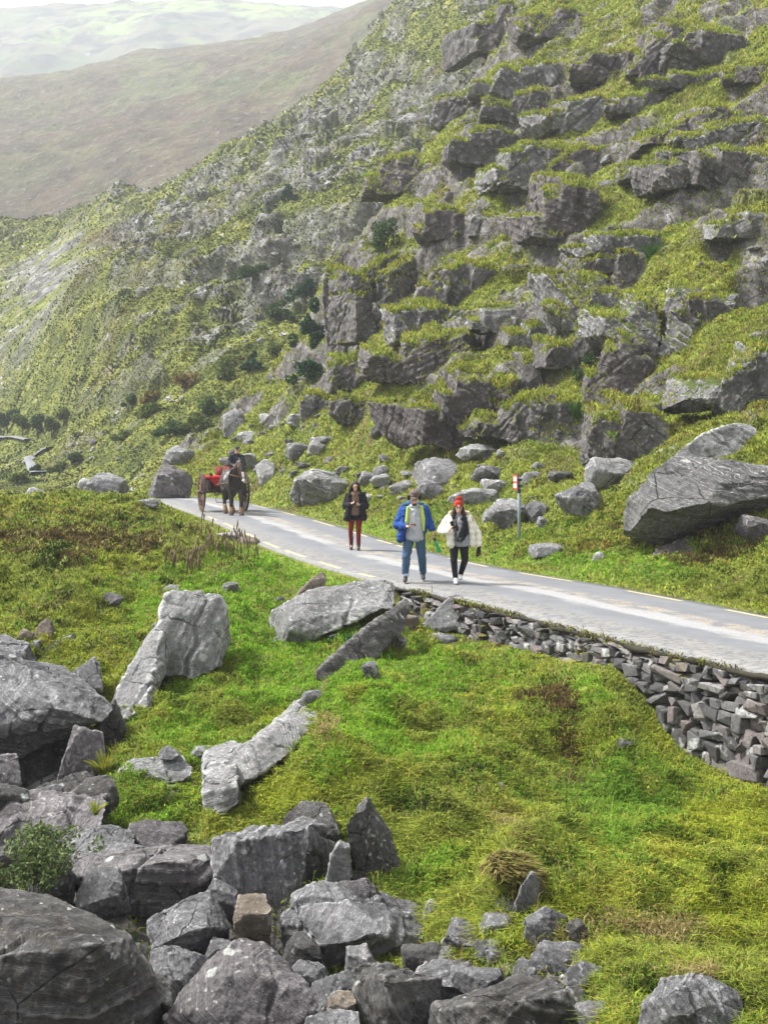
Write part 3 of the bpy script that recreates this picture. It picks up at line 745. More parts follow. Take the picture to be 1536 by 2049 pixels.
# ------------------------------------------------------------------ rocks
def roughen(me, seed, disp=.024, sdir=(0.3, -.2, 1), samp=.018, cracks=2, scale=1.0, chip=.03, crackw=.024, cuts=16):
    rg = np.random.default_rng(seed)
    co = get_co(me); co0 = co.copy()
    sn = np.array(sdir, float); sn /= np.linalg.norm(sn)
    # fracture planes: shave flat facets off the block
    ctr = (co.max(0) + co.min(0)) / 2; rf = np.random.default_rng(seed + 1)
    for k in range(cuts):
        n = rf.normal(size=3); n[1] = -abs(n[1]) * .8; n /= np.linalg.norm(n)
        if k % 3 == 0: n = sn * rf.choice([-1, 1]) + .3 * n; n /= np.linalg.norm(n)
        dd = (co - ctr) @ n; lim = np.quantile(dd, rf.uniform(.93, .992)); co = co - np.clip(dd - lim, 0, None)[:, None] * n
    if cuts:
        a0, a1 = co0.min(0), co0.max(0); b0, b1 = co.min(0), co.max(0); co = a0 + (co - b0) / np.maximum(b1 - b0, 1e-6) * (a1 - a0)
    set_co(me, co); no = get_no(me)
    p = co / scale; off = rg.uniform(-50, 50, 3)
    st = (p @ sn) + .05 * fbm(p * .7 + off, 2) + .012 * fbm(p * 6 + off, 2)
    set_attr(me, 'strat', st)
    lay = v3(st * 7.0, p[:, 0] * .5 + off[0], p[:, 1] * .5)
    g = perlin(lay) + .6 * perlin(lay * np.array([2.7, 1.6, 1.6]) + 8)
    g = np.tanh(g * 2.2)
    ch = fbm(p * 1.4 + off, 4); c4 = ch * 4; fr = c4 - np.floor(c4); ch = (np.floor(c4) + sst(.75, 1, fr)) / 4; c2 = fbm(p * 4.1 + off + 3, 3) * 3; ch = ch + .35 * (np.floor(c2) + sst(.7, 1, c2 - np.floor(c2))) / 3
    c5 = fbm(p * 9 + off + 5, 3) * 3
    dsp = .006 * (np.floor(c5) + sst(.6, 1, c5 - np.floor(c5))) + disp * fbm(p * 1.3 + off + 9, 4) + samp * g + chip * ch + disp * .35 * fbm(p * 5.5 + off, 3)
    sz = co.max(0) - co.min(0); ctr = (co.max(0) + co.min(0)) / 2
    for k in range(cracks):
        n = np.cross(sn, rg.normal(size=3)) if k % 2 == 0 else sn + rg.normal(size=3) * .25
        n /= np.linalg.norm(n)
        q = (co - ctr - rg.uniform(-.32, .32, 3) * sz) @ n + .10 * scale * fbm(p * 2 + off + k, 2)
        dsp -= crackw * 2.2 * scale * np.exp(-(q / (crackw * scale)) ** 2) * sst(-.5, .1, perlin(p * .9 + off + 3 * k))
    set_co(me, co + no * (dsp * scale)[:, None])
NROCK = [0]
def place_rock(me, label, mat, name='boulder', cat='boulder', group=None, kind=None):
    co = get_co(me); base = (float((co[:, 0].max() + co[:, 0].min()) / 2), float((co[:, 1].max() + co[:, 1].min()) / 2), float(co[:, 2].min()))
    o = link(name, me, M[mat], None, base)
    tag(o, label, cat, group, kind); NROCK[0] += 1
    ROCKS.append(o)
    return o
ROCKS = []
def rock(label, hulls, d, mat='rock_grey', thick=None, base=None, foot=True, shrink=.8, seed=None, name='boulder', cat='boulder', vox=None, **kw):
    if d is None: d = near_at(base[0], base[1])
    seed = seed or (abs(hash(label)) if False else sum(map(ord, label)) * 7 + len(label))
    if not isinstance(hulls[0], list): hulls = [hulls]
    H = []
    for h in hulls:
        pts = [(q[0], q[1], (q[2] if len(q) > 2 else 0.0)) for q in h]
        cx = sum(q[0] for q in pts) / len(pts); cy = sum(q[1] for q in pts) / len(pts)
        wpx = max(q[0] for q in pts) - min(q[0] for q in pts)
        th = thick if thick is not None else .6 * wpx * d / F
        L_ = [P(q[0], q[1], d + q[2]) for q in pts]
        for q in pts:
            dd = d + q[2] + th
            L_.append(P(cx + (q[0] - cx) * shrink, cy + (q[1] - cy) * shrink, dd))
        if foot:      # carry the rock down to what it stands on
            zl = min(p.z for p in L_); ctr = sum(L_, Vector()) / len(L_)
            gz = ground_z(ctr.x, ctr.y)
            if zl > gz - .05:
                for p in [p for p in L_ if p.z < zl + .4 * (max(q.z for q in L_) - zl)]:
                    L_.append(Vector((ctr.x + (p.x - ctr.x) * .8, ctr.y + (p.y - ctr.y) * .8 + .15, gz - .12)))
        H.append(L_)
    lo = [min(p[i] for h in H for p in h) for i in range(3)]; hi = [max(p[i] for h in H for p in h) for i in range(3)]
    dim = max(hi[i] - lo[i] for i in range(3))
    vox = vox or max(d / 1407 * 1.7, dim / 110)
    me = remesh(H, vox)
    sc = min(1.0, max(.25, dim / 1.6))
    kw.setdefault('scale', sc); kw.setdefault('cuts', 5); kw.setdefault('chip', .022); kw.setdefault('disp', .016)
    roughen(me, seed, **kw)
    return place_rock(me, label, mat, name, cat)
def blob_pts(seed, n=22, sharp=.55):
    rg = np.random.default_rng(seed); v = rg.normal(size=(n, 3)); v /= np.linalg.norm(v, axis=1)[:, None]
    v = np.sign(v) * np.abs(v) ** sharp
    v *= rg.uniform(.75, 1, (n, 1))
    a = rg.uniform(-.5, .5); c, s_ = math.cos(a), math.sin(a)
    v = np.stack([v[:, 0] * c - v[:, 2] * s_, v[:, 1], v[:, 0] * s_ + v[:, 2] * c], 1)
    # a flat cut or two give broken faces
    for k in range(2):
        n_ = rg.normal(size=3); n_[1] = -abs(n_[1]); n_ /= np.linalg.norm(n_); dd = v @ n_; lim = np.quantile(dd, .8)
        v -= np.clip(dd - lim, 0, None)[:, None] * n_
    lo, hi = v.min(0), v.max(0)
    return (v - (lo + hi) / 2) / ((hi - lo) / 2)
def rr(label, x0, y0, x1, y1, seed, mat='rock_grey', d=None, depth=.8, name='boulder', cat='boulder', sharp=.55, **kw):
    if d is None:
        d = near_at((x0 + x1) / 2, y1 - 2)
        if d is None: print('no ground for', label); return None
    w = (x1 - x0) / F * d; yb = y1 + (y1 - y0) * .18
    v = blob_pts(seed, sharp=sharp)
    pts = [P((x0 + x1) / 2 + q[0] * (x1 - x0) / 2, (y0 + yb) / 2 - q[2] * (yb - y0) / 2, d + w * depth * .35 + q[1] * 0) + Vector((0, q[1] * w * depth / 2, 0)) for q in v]
    dim = max(w, (yb - y0) / F * d)
    me = remesh([pts], max(d / 1407 * 1.6, dim / 60))
    sc = max(.2, dim / 1.8); kw.setdefault('scale', sc); kw.setdefault('cracks', 1)
    roughen(me, seed, **kw)
    return place_rock(me, label, mat, name, cat)

G = 'rock_grey'; PU = 'rock_purple'; DK = 'rock_dark'; PA = 'rock_pale'; TN = 'rock_tan'
# --- the tumbled boulders at the bottom left
rock('huge dark boulder with layered top filling the lower left corner',
     [(-150, 1765, .9), (0, 1772, .9), (110, 1792, .8), (190, 1826, .6), (250, 1862, .3), (-150, 1880, -.05), (60, 1892, -.1), (180, 1878, -.1), (300, 1945, .3), (332, 2065, .4), (330, 2260, .4), (-150, 2260, 0), (100, 2260, -.25)], 10.5, DK, thick=1.6, sdir=(.1, -.35, 1), samp=.035, cracks=3)
rock('purple brown boulder with white lichen spots at the bottom edge',
     [(332, 2030, 0), (330, 2160, 0), (400, 1958, .2), (430, 1908, .4), (478, 1874, .55), (530, 1884, .6), (600, 1948, .4), (650, 2000, .2), (660, 2150, 0), (480, 2000, -.25)], 10.8, PU, thick=1.0, sdir=(.6, -.3, 1), samp=.02)
rock('big grey wedge boulder with pale upper rim above the lichen spotted one',
     [[(578, 1788, .3), (640, 1763, .7), (662, 1776, .8), (790, 1792, .9), (850, 1813, .9), (872, 1880, .5), (858, 1915, .3), (650, 1955, 0), (625, 1830, -.1), (720, 1850, -.15), (640, 1900, -.1)],
      [(560, 1830, .5), (600, 1800, .5), (640, 1860, .15), (640, 1960, .1), (570, 1930, .4)]], 12.0, G, thick=1.0, sdir=(-.5, -.2, 1), samp=.018)
rock('tall square grey block with a flat pale top edge',
     [(422, 1684, .15), (440, 1670, .55), (600, 1637, .75), (626, 1638, .75), (662, 1690, .3), (642, 1775, .1), (600, 1850, 0), (450, 1860, 0), (428, 1760, -.05), (610, 1652, .2), (430, 1690, 0)], 13.2, G, thick=1.0, sdir=(1, -.2, .15), samp=.022, cracks=3)
rock('long rounded pinkish grey boulder left of the square block',
     [(122, 1745, .15), (150, 1708, .5), (250, 1696, .7), (420, 1688, .7), (430, 1740, .1), (430, 1800, 0), (290, 1850, 0), (180, 1805, 0), (128, 1775, .05), (200, 1726, -.05), (400, 1722, 0)], 13.5, PU, thick=.9, sdir=(.05, -.3, 1), samp=.02, cracks=3)
rock('small flat topped grey rock in front of the square block',
     [(290, 1840, .1), (380, 1792, .45), (418, 1779, .45), (465, 1855, .25), (390, 1885, 0), (306, 1910, 0), (300, 1862, -.05), (412, 1856, -.12)], 12.0, G, thick=.5, sdir=(-.3, -.6, 1))
rock('small pink topped dark cube of rock wedged between bigger boulders',
     [(465, 1832, 0), (476, 1795, .35), (530, 1790, .38), (545, 1820, .12), (541, 1865, 0), (470, 1880, 0), (535, 1828, 0)], 12.2, TN, thick=.3, cracks=0, sdir=(0, 0, 1))
rock('pale grey broken rock beside the corner boulder',
     [(296, 1902, .2), (340, 1891, .35), (405, 1914, .25), (416, 1926, .1), (350, 1978, 0), (308, 1945, 0), (320, 2000, 0)], 11.4, G, thick=.5, sdir=(.8, -.3, .6))
rock('upright leaning slab with white vein on the grass edge',
     [(740, 1597, .25), (720, 1620, 0), (692, 1660, 0), (700, 1722, 0), (792, 1795, 0), (806, 1755, .1), (782, 1680, .35), (756, 1630, .35), (712, 1780, .1)], 13.2, DK, thick=.35, sdir=(1, -.1, .3), samp=.025)
rock('narrow speckled rock between the square block and the leaning slab',
     [(680, 1681, .1), (700, 1690, .1), (705, 1755, 0), (690, 1780, 0), (648, 1780, 0), (660, 1710, 0)], 13.0, PA, thick=.3, cracks=1)
rock('low grey ledge at the foot of the mossy lichen rock',
     [(885, 1880, 0), (930, 1850, .4), (1030, 1835, .5), (1058, 1850, .35), (1042, 1895, 0), (960, 1920, 0), (898, 1915, 0)], None, G, base=(960, 1915), thick=.6, sdir=(.4, -.3, 1), samp=.025)
rock('rounded grey rock right of the low ledge',
     [(968, 1905, 0), (1000, 1885, .2), (1050, 1880, .25), (1066, 1900, .15), (1060, 1935, 0), (980, 1940, 0)], 11.3, G, thick=.4)
rock('stepped grey strata slab behind the bottom middle rocks',
     [(820, 1965, 0), (850, 1925, .5), (960, 1912, .7), (1040, 1930, .6), (1045, 1960, .2), (1010, 1985, 0), (830, 2010, 0)], 10.9, G, thick=.6, sdir=(.5, -.3, 1), samp=.035)
rock('wide layered dark slab at the bottom with a white lichen patch',
     [(868, 2020, .2), (960, 1985, .6), (1100, 1955, .8), (1212, 1962, .7), (1206, 2040, .2), (1180, 2160, 0), (870, 2160, 0), (1080, 1998, 0), (1190, 1985, .25)], 10.0, DK, thick=.7, sdir=(.45, -.3, 1), samp=.045, cracks=3)
rock('upright dark rock with white cap at the bottom centre',
     [(714, 1962, .2), (745, 1924, .45), (790, 1935, .45), (880, 1955, .45), (888, 2150, 0), (718, 2150, 0), (780, 1965, -.12)], 10.4, DK, thick=.6, sdir=(.9, -.3, .5), samp=.04, cracks=3)
rock('low grey stone half cut off below the upright dark rock',
     [(610, 2040, .2), (660, 2022, .3), (720, 2025, .3), (730, 2120, 0), (600, 2120, 0)], 10.0, G, thick=.4)
rock('sharp upright fin of grey rock under the tawny grass tuft',
     [(1066, 1741, .12), (1050, 1770, 0), (1028, 1838, 0), (1080, 1850, .1), (1086, 1758, .2)], None, G, base=(1050, 1842), thick=.2, sdir=(1, 0, .2), cracks=1)
rock('grey rock with one round white lichen disc',
     [(1046, 1835, 0), (1090, 1813, .25), (1136, 1834, .25), (1146, 1890, .1), (1090, 1915, 0), (1050, 1905, 0)], None, G, base=(1095, 1905), thick=.4)
rock('dark rock under the grass lip at the lower right',
     [(1278, 2012, .12), (1320, 1963, .4), (1390, 1948, .5), (1482, 1992, .45), (1480, 2150, 0), (1270, 2150, 0), (1360, 1988, -.06)], 9.35, G, thick=.6, sdir=(.6, -.2, .7), samp=.035)
rock('small brown stone lodged in a gap at the bottom',
     [(652, 1998, 0), (672, 1986, .1), (708, 1990, .12), (712, 2010, .05), (690, 2024, 0), (656, 2018, 0)], 10.4, TN, thick=.15, cracks=0)
rock('dark shaded rock below the grey wedge boulder',
     [(640, 1990, .1), (720, 1930, .3), (760, 1925, .3), (740, 2020, 0), (650, 2040, 0)], 10.9, DK, thick=.4)
rock('purple layered slab with white patches on the left',
     [[(-120, 1640, .3), (0, 1635, .3), (60, 1598, .7), (150, 1583, .9), (216, 1602, .7), (205, 1655, .3), (140, 1698, 0), (0, 1735, 0), (-120, 1750, 0)],
      [(20, 1610, .6), (90, 1585, .9), (180, 1580, 1.0), (215, 1590, .9), (190, 1620, .6), (60, 1640, .4)]], 14.5, PU, thick=.9, sdir=(-.35, -.35, 1), samp=.04)
rock('grey rock with dark left end above the long rounded boulder',
     [(106, 1735, 0), (150, 1664, .35), (220, 1654, .45), (272, 1668, .35), (270, 1715, 0), (180, 1760, 0)], 14.0, G, thick=.6, sdir=(-.5, -.3, 1), samp=.03)
rock('squat rock with pale flat top half sunk in mossy grass',
     [(252, 1652, .2), (290, 1642, .35), (365, 1644, .35), (378, 1662, .2), (335, 1700, 0), (268, 1700, 0)], 14.3, PU, thick=.5)
rock('dark sloping rock under the left end of the long boulder',
     [(40, 1800, 0), (110, 1722, .25), (150, 1760, .1), (140, 1830, 0), (60, 1850, 0)], 13.2, DK, thick=.6)
rock('huge overhanging boulder that roofs a dark hollow',
     [[(-160, 1365, .3), (0, 1352, .2), (62, 1323, .9), (130, 1333, 1.1), (192, 1390, .9), (228, 1420, .6), (205, 1450, .3), (130, 1425, -.1), (60, 1440, -.15), (0, 1480, -.1), (-160, 1500, 0)],
      [(-160, 1470, .4), (20, 1470, .3), (120, 1430, .4), (200, 1440, .5), (160, 1470, .8), (0, 1530, .7), (-160, 1560, .6)]], 17.5, G, thick=1.8, foot=False, sdir=(.35, -.3, 1), samp=.025, cracks=3)
rock('shadowed rock at the back of the hollow',
     [(-160, 1490, 0), (170, 1470, 0), (210, 1570, 0), (100, 1640, 0), (-160, 1640, 0)], 18.7, DK, thick=2.0, cuts=0)
rock('slanting speckled slab closing the right side of the hollow',
     [(150, 1450, .35), (206, 1464, .35), (212, 1502, .25), (190, 1550, .05), (112, 1572, 0), (130, 1512, 0), (160, 1455, .2)], 16.9, PU, thick=.35, sdir=(.9, -.2, .4))
rock('upright rounded rock at the left edge below the overhang',
     [(-60, 1520, .1), (0, 1508, .25), (36, 1505, .25), (46, 1570, 0), (42, 1620, 0), (-60, 1640, 0)], 16.0, PU, thick=.5)
rock('dark pointed fin beside the foot of the tall standing rock',
     [(230, 1394, .1), (250, 1440, .2), (264, 1492, .2), (250, 1515, 0), (200, 1470, 0), (192, 1450, 0)], 18.3, DK, thick=.25, sdir=(1, 0, .2))
rock('low dark rocks edge in front of the hollow',
     [(84, 1600, 0), (100, 1566, .25), (170, 1544, .35), (206, 1568, .35), (204, 1605, 0), (140, 1625, 0)], 15.8, DK, thick=.5, samp=.03)
rock('low grey rock left of the yellow fern',
     [(40, 1590, 0), (90, 1565, .2), (130, 1560, .3), (150, 1575, .2), (90, 1612, 0)], 16.2, DK, thick=.4)
rock('tall pale standing rock with a long sloping left shoulder',
     [[(324, 1188, .3), (350, 1178, .5), (400, 1184, .55), (440, 1190, .55), (456, 1240, .4), (459, 1290, .25), (440, 1330, 0), (385, 1355, -.2), (330, 1350, -.2), (318, 1250, -.1)],
      [(332, 1228, .2), (300, 1268, -.1), (270, 1318, -.7), (238, 1385, -1.4), (228, 1405, -1.6), (254, 1468, -2.4), (282, 1460, -2.4), (300, 1392, -1.5), (332, 1350, -.8), (342, 1300, -.3)]], None, PA, thick=.8, base=(400, 1338), shrink=.9, sdir=(.95, -.1, -.25), samp=.016, cracks=4)
rock('large fallen grey boulder with a smooth pale top by the wall end',
     [(534, 1240, .2), (545, 1224, .45), (640, 1180, .95), (760, 1164, 1.15), (790, 1164, 1.05), (786, 1210, .4), (680, 1258, 0), (600, 1295, 0), (536, 1298, .1), (540, 1252, -.1), (650, 1272, -.1)], None, PA, thick=1.3, base=(600, 1290), sdir=(.35, -.3, 1), samp=.012, disp=.03, cracks=2)
rock('long dark slab leaning down from the end of the wall',
     [(624, 1392, 0), (638, 1340, .3), (720, 1262, 1.8), (815, 1194, 3.5), (822, 1214, 3.4), (812, 1255, 2.9), (720, 1348, 1.1), (660, 1382, .15)], None, DK, thick=.6, base=(640, 1388), sdir=(.55, -.2, .8), samp=.015, disp=.02, chip=.02, cracks=1)
rock('smooth triangular slab leaning on the wall',
     [(834, 1258, 0), (915, 1189, .45), (941, 1214, .35), (943, 1252, .2), (838, 1274, 0), (930, 1256, 0)], None, G, base=(890, 1268), thick=.22, cracks=0, sdir=(.6, -.5, .6), samp=.008, disp=.015, chip=.01)
rock('long tilted slab with ribbed layers in the middle of the grass',
     [[(640, 1398, 2.6), (600, 1408, 2.5), (520, 1470, 1.8), (470, 1520, 1.0), (428, 1565, .3), (440, 1600, 0), (560, 1532, .9), (622, 1484, 1.8), (646, 1438, 2.2)],
      [(405, 1570, .2), (430, 1550, .25), (472, 1530, .1), (482, 1610, 0), (420, 1660, 0), (402, 1650, .1)],
      [(410, 1510, 1.0), (462, 1488, 1.3), (485, 1500, 1.2), (430, 1565, .3), (404, 1548, .5)]], None, PA, thick=.7, base=(430, 1640), shrink=.9, sdir=(-.45, -.55, 1), samp=.03, cracks=2, disp=.02, chip=.02)
rock('flat low slab carrying a small stone',
     [(233, 1547, 0), (260, 1520, .45), (365, 1509, .45), (386, 1535, .25), (381, 1560, 0), (290, 1572, 0), (240, 1560, 0)], None, PA, thick=.4, base=(300, 1566), sdir=(0, -.2, 1), samp=.03)
rock('small grey stone resting on the flat low slab',
     [(314, 1505, .1), (335, 1489, .2), (362, 1505, .2), (360, 1520, .05), (320, 1522, 0)], near_at(300, 1566) + .15, G, foot=False, thick=.25, cracks=0, name='rock', cat='rock')
rr('small round grey stone alone in the grass below the slab', 312, 1572, 364, 1602, 21, G)
rr('whitish stone in the grass right of the flat slab', 383, 1494, 433, 1518, 22, PA)
rock('triangular grey rock above the overhanging boulder',
     [(138, 1345, .1), (190, 1314, .35), (201, 1330, .25), (206, 1378, 0), (160, 1390, 0)], 20.6, G, thick=.4, sdir=(.7, -.2, .6))
rock('smooth tilted slab at the left under the bracken bank',
     [(58, 1316, 0), (110, 1280, .35), (152, 1264, .45), (146, 1292, .25), (96, 1335, 0)], 22.5, G, thick=.4, sdir=(.5, -.5, .8))
rr('pinkish stone at the left edge of the bracken bank', 64, 1238, 112, 1284, 23, TN)
rr('smaller brown stone beside the pinkish one', 36, 1256, 70, 1284, 24, TN)
rr('round grey stone between two slabs at the left', 52, 1280, 84, 1302, 26, G)
rock('broad grey rock cut by the left edge above the overhang',
     [(-120, 1300, .2), (0, 1274, .45), (42, 1298, .45), (64, 1330, .15), (10, 1365, 0), (-120, 1380, 0)], 20.5, G, thick=.8)
rock('thin sliver of rock poking up beside the road edge',
     [(582, 1210, 0), (600, 1180, .1), (640, 1144, .2), (655, 1150, .2), (650, 1168, .15), (600, 1215, 0)], None, TN, thick=.25, base=(600, 1212), sdir=(.7, 0, .7))
rr('dark rock peeping from the bracken bank', 196, 1186, 248, 1216, 27, DK)
rr('grey boulder on the lawn behind the standing rock', 444, 1164, 480, 1188, 28, G)
rr('white stone at the top of the standing rock', 322, 1170, 362, 1186, 29, PA)
rr('stone buried in moss in the middle of the slope', 1225, 1474, 1280, 1506, 30, PU)
rr('grey pebble on the lower green slope', 990, 1564, 1014, 1584, 31, G)
rr('small pale stone low on the grass slope', 796, 1286, 830, 1300, 32, PA)
rr('stone leaning on the lower end of the dark slab', 720, 1322, 760, 1362, 33, G)
rr('mossy stone between the leaning slab and the triangular slab', 765, 1268, 815, 1300, 34, PA)
rr('brown stone above the mossy gap by the wall end', 790, 1230, 840, 1262, 35, TN)
rr('whitish flat stone at the foot of the triangular slab', 842, 1268, 920, 1296, 36, PA, depth=.5)
rr('low stone at the lower tip of the dark leaning slab', 600, 1380, 652, 1408, 37, G)
rr('dark stone under the tawny overhanging tuft', 990, 1798, 1026, 1822, 38, DK)
rr('half hidden dark stone below the leaning slab', 700, 1742, 742, 1782, 39, DK)
rr('small pale stones by the road bend', 270, 996, 322, 1016, 40, PA)
rr('low pale rock beside the dead stalks', 432, 1064, 490, 1084, 41, PA)
rr('second low rock near the yellow dash', 478, 1070, 520, 1092, 42, TN)
for k_, (lb, a_, d_, m_) in enumerate([('broken grey rock low between the spotted boulder and the upright dark rock', (610, 1950, 735, 2060), 10.9, G), ('pale shard beside the small brown stone', (690, 1895, 760, 1960), 11.3, PA), ('dark wedge under the right end of the grey wedge boulder', (800, 1895, 900, 1990), 11.4, DK),
    ('flat grey plate in front of the stepped strata slab', (900, 1935, 1010, 1985), 10.7, G), ('tilted grey block right of the stepped strata slab', (1020, 1915, 1110, 1975), 10.9, G), ('narrow dark rock filling the gap left of the spotted boulder', (280, 1955, 372, 2060), 11.0, DK), ('low purple rock under the narrow speckled rock', (655, 1760, 760, 1830), 12.6, PU),
    ('small grey block above the pale broken rock', (405, 1880, 470, 1935), 11.8, G), ('jagged grey rock left of the pile by the bramble', (150, 1740, 260, 1830), 12.9, G), ('angular dark stone below the slanting speckled slab', (150, 1555, 240, 1620), 15.4, DK), ('flat stone at the foot of the hollow', (20, 1585, 110, 1640), 15.2, PU),
    ('grey slab edge showing between the layered slab and the corner boulder', (180, 1690, 300, 1790), 13.9, G), ('dark rock behind the square grey block', (560, 1610, 690, 1690), 14.2, DK), ('grey rock under the left end of the square block', (395, 1760, 480, 1840), 12.9, G), ('shattered grey rock right of the spotted boulder', (560, 1930, 660, 2010), 11.3, G),
    ('dark slab dipping under the wedge boulder', (560, 1870, 650, 1960), 11.7, DK), ('pale block at the right end of the wedge boulder', (840, 1800, 890, 1860), 12.6, PA), ('grey boulder between the lichen disc rock and the wide layered slab', (1060, 1890, 1160, 1960), 11.0, G), ('long grey plate under the low ledge', (870, 1900, 1000, 1950), 11.4, G),
    ('dark rock at the left of the overhang edge', (-60, 1560, 60, 1680), 15.0, DK), ('grey rib of rock above the purple layered slab', (0, 1575, 120, 1640), 15.6, G)]):
    rr(lb, *a_, 500 + k_, m_, d=d_)
for k_, (lb, a_, m_) in enumerate([('long grey slab at the upper left of the bottom centre ledges', (878, 1846, 992, 1906), G), ('pale slab above the long grey slab', (955, 1828, 1052, 1880), PA), ('grey block at the right of the bottom centre ledges', (1075, 1892, 1180, 1952), G), ('dark stone right of the lichen disc rock', (1128, 1842, 1186, 1892), DK),
    ('low slab above the right end of the wide layered slab', (1130, 1930, 1216, 1976), G), ('broken slab between the wedge boulder and the ledges', (822, 1900, 905, 1960), G), ('small dark slab by the foot of the sharp fin', (996, 1800, 1062, 1842), DK), ('grey shard on the left of the sharp fin', (940, 1880, 1022, 1930), G), ('grey rock at the lower end of the bottom slab', (1150, 2000, 1230, 2060), G)]):
    rr(lb, *a_, 560 + k_, m_, sharp=.45)
# --- right of the road
rock('massive overhanging boulder with white streaks beside the road',
     [[(1238, 1078, .3), (1254, 1000, .4), (1308, 940, .8), (1345, 914, 1.2), (1440, 918, 1.5), (1570, 932, 1.7), (1600, 985, 1.3), (1440, 1008, -.4), (1332, 994, -1.1), (1284, 1110, .5), (1345, 1098, 1.3), (1430, 1060, 1.5), (1252, 1100, .5)],
      [(1420, 960, 1.2), (1600, 960, 1.5), (1600, 1050, 1.6), (1440, 1060, 1.2)]], 29.0, 'rock_streaked', thick=2.2, foot=False, cuts=6, sdir=(.25, -.25, 1), samp=.028, cracks=2, disp=.022, chip=.025)
rock('slanting pale slab lying on top behind the massive boulder',
     [(1345, 925, 0), (1420, 870, .3), (1488, 846, .6), (1514, 848, .6), (1519, 905, .25), (1460, 925, 0)], 33.0, PA, thick=.7, sdir=(.5, -.3, .8))
rock('low brown grey rock tucked under the massive boulder',
     [(1297, 1125, 0), (1312, 1102, .3), (1380, 1076, .6), (1402, 1075, .6), (1400, 1100, .2), (1385, 1130, 0), (1330, 1148, 0)], 28.2, PU, thick=.6, samp=.025)
rr('brown stone at the right edge by the bracken', 1466, 1030, 1545, 1092, 43, PU)
rr('small white stone on the verge', 1183, 1104, 1210, 1126, 44, PA)
rr('big rounded boulder behind the woman in white', 962, 998, 1052, 1064, 45, PA, sharp=.7, samp=.03)
rr('grey boulder right of the sign post', 1042, 1000, 1106, 1044, 46, G)
rr('broad grey rock behind the bracken', 1108, 964, 1216, 1040, 47, G)
rr('long pale rock slab left of the massive boulder', 1166, 914, 1294, 974, 48, PA, depth=.6)
rr('small stone in the bracken on the verge', 1072, 1032, 1096, 1060, 49, G)
rr('low mossy stone at the road verge', 1056, 1086, 1130, 1116, 50, G)
rr('dark slanted boulder with a pale top above the walkers', 824, 914, 936, 972, 51, G, depth=.9)
rr('pale slab behind the dark slanted boulder', 908, 888, 1000, 926, 52, PA, depth=.6)
rr('grey stone right of the pale slab', 938, 930, 1002, 966, 53, G)
rr('low pale stone above the red hat', 960, 958, 1040, 990, 54, PA, depth=.6)
rr('pale stone beside the grey post', 1040, 942, 1080, 966, 55, PA)
rr('dark little rock right of the post', 1094, 942, 1150, 966, 56, DK)
rr('pale rock behind the man in blue', 776, 960, 836, 990, 57, PA)
rr('grey rock behind the man in blue', 828, 958, 888, 998, 58, G)
rr('wide stone wall like rock behind the woman in white', 892, 976, 1000, 1010, 59, PA, depth=.5)
rr('big pale boulder left of the walking woman in black', 576, 938, 700, 1010, 60, PA)
rr('dark stone with a pale cap above the woman in black', 714, 942, 756, 972, 61, G)
rr('rounded stone above the woman in black', 744, 930, 782, 964, 62, G)
rr('bright stone right of the woman in black', 738, 948, 784, 978, 63, PA)
rr('little pale stone beside the woman in black', 728, 988, 746, 1004, 64, PA)
rr('dark tilted boulder left of the horse cart', 292, 928, 386, 1002, 65, PU, sharp=.45)
rr('broad rock above the tilted boulder', 322, 892, 392, 932, 66, G)
rr('pale upright rock right of the driver', 508, 916, 556, 968, 67, PA)
rr('round pale rock behind the driver', 478, 904, 518, 946, 68, PA)
rr('rock stack with a dark gap above the cart', 444, 816, 494, 872, 69, G)
rr('slanting pale rock above the driver', 470, 862, 518, 890, 70, PA)
rr('pale flat rock above the stack', 516, 826, 556, 850, 71, PA)
rr('dark topped slab right above the cart', 570, 884, 622, 922, 72, G, depth=.6)
rr('bright block beside the dark topped slab', 614, 880, 654, 912, 73, PA)
rr('low grey slab on the slope above the big pale boulder', 618, 872, 672, 892, 74, G)
rr('bright white stone on the hillside grass', 1008, 844, 1058, 878, 75, PA)
rr('pale pointed stone in the grass below the crag', 1360, 752, 1428, 792, 76, PA)
rr('long stone by the foot of the dark crag', 806, 868, 846, 884, 77, PA)
rr('dark hooked rock on the slope left of the crag foot', 740, 850, 780, 878, 78, DK)
rr('pale rock at the left beyond the bracken crest', 40, 974, 100, 1006, 79, PA, d=66)
rr('dark peaked rock beyond the bracken crest', 166, 944, 258, 1002, 80, G, d=66)
rr('small pale stone beyond the bracken crest', 156, 956, 182, 980, 81, PA, d=72)
rr('low whitish rock beside the peaked rock', 100, 984, 140, 1006, 82, PA, d=66)

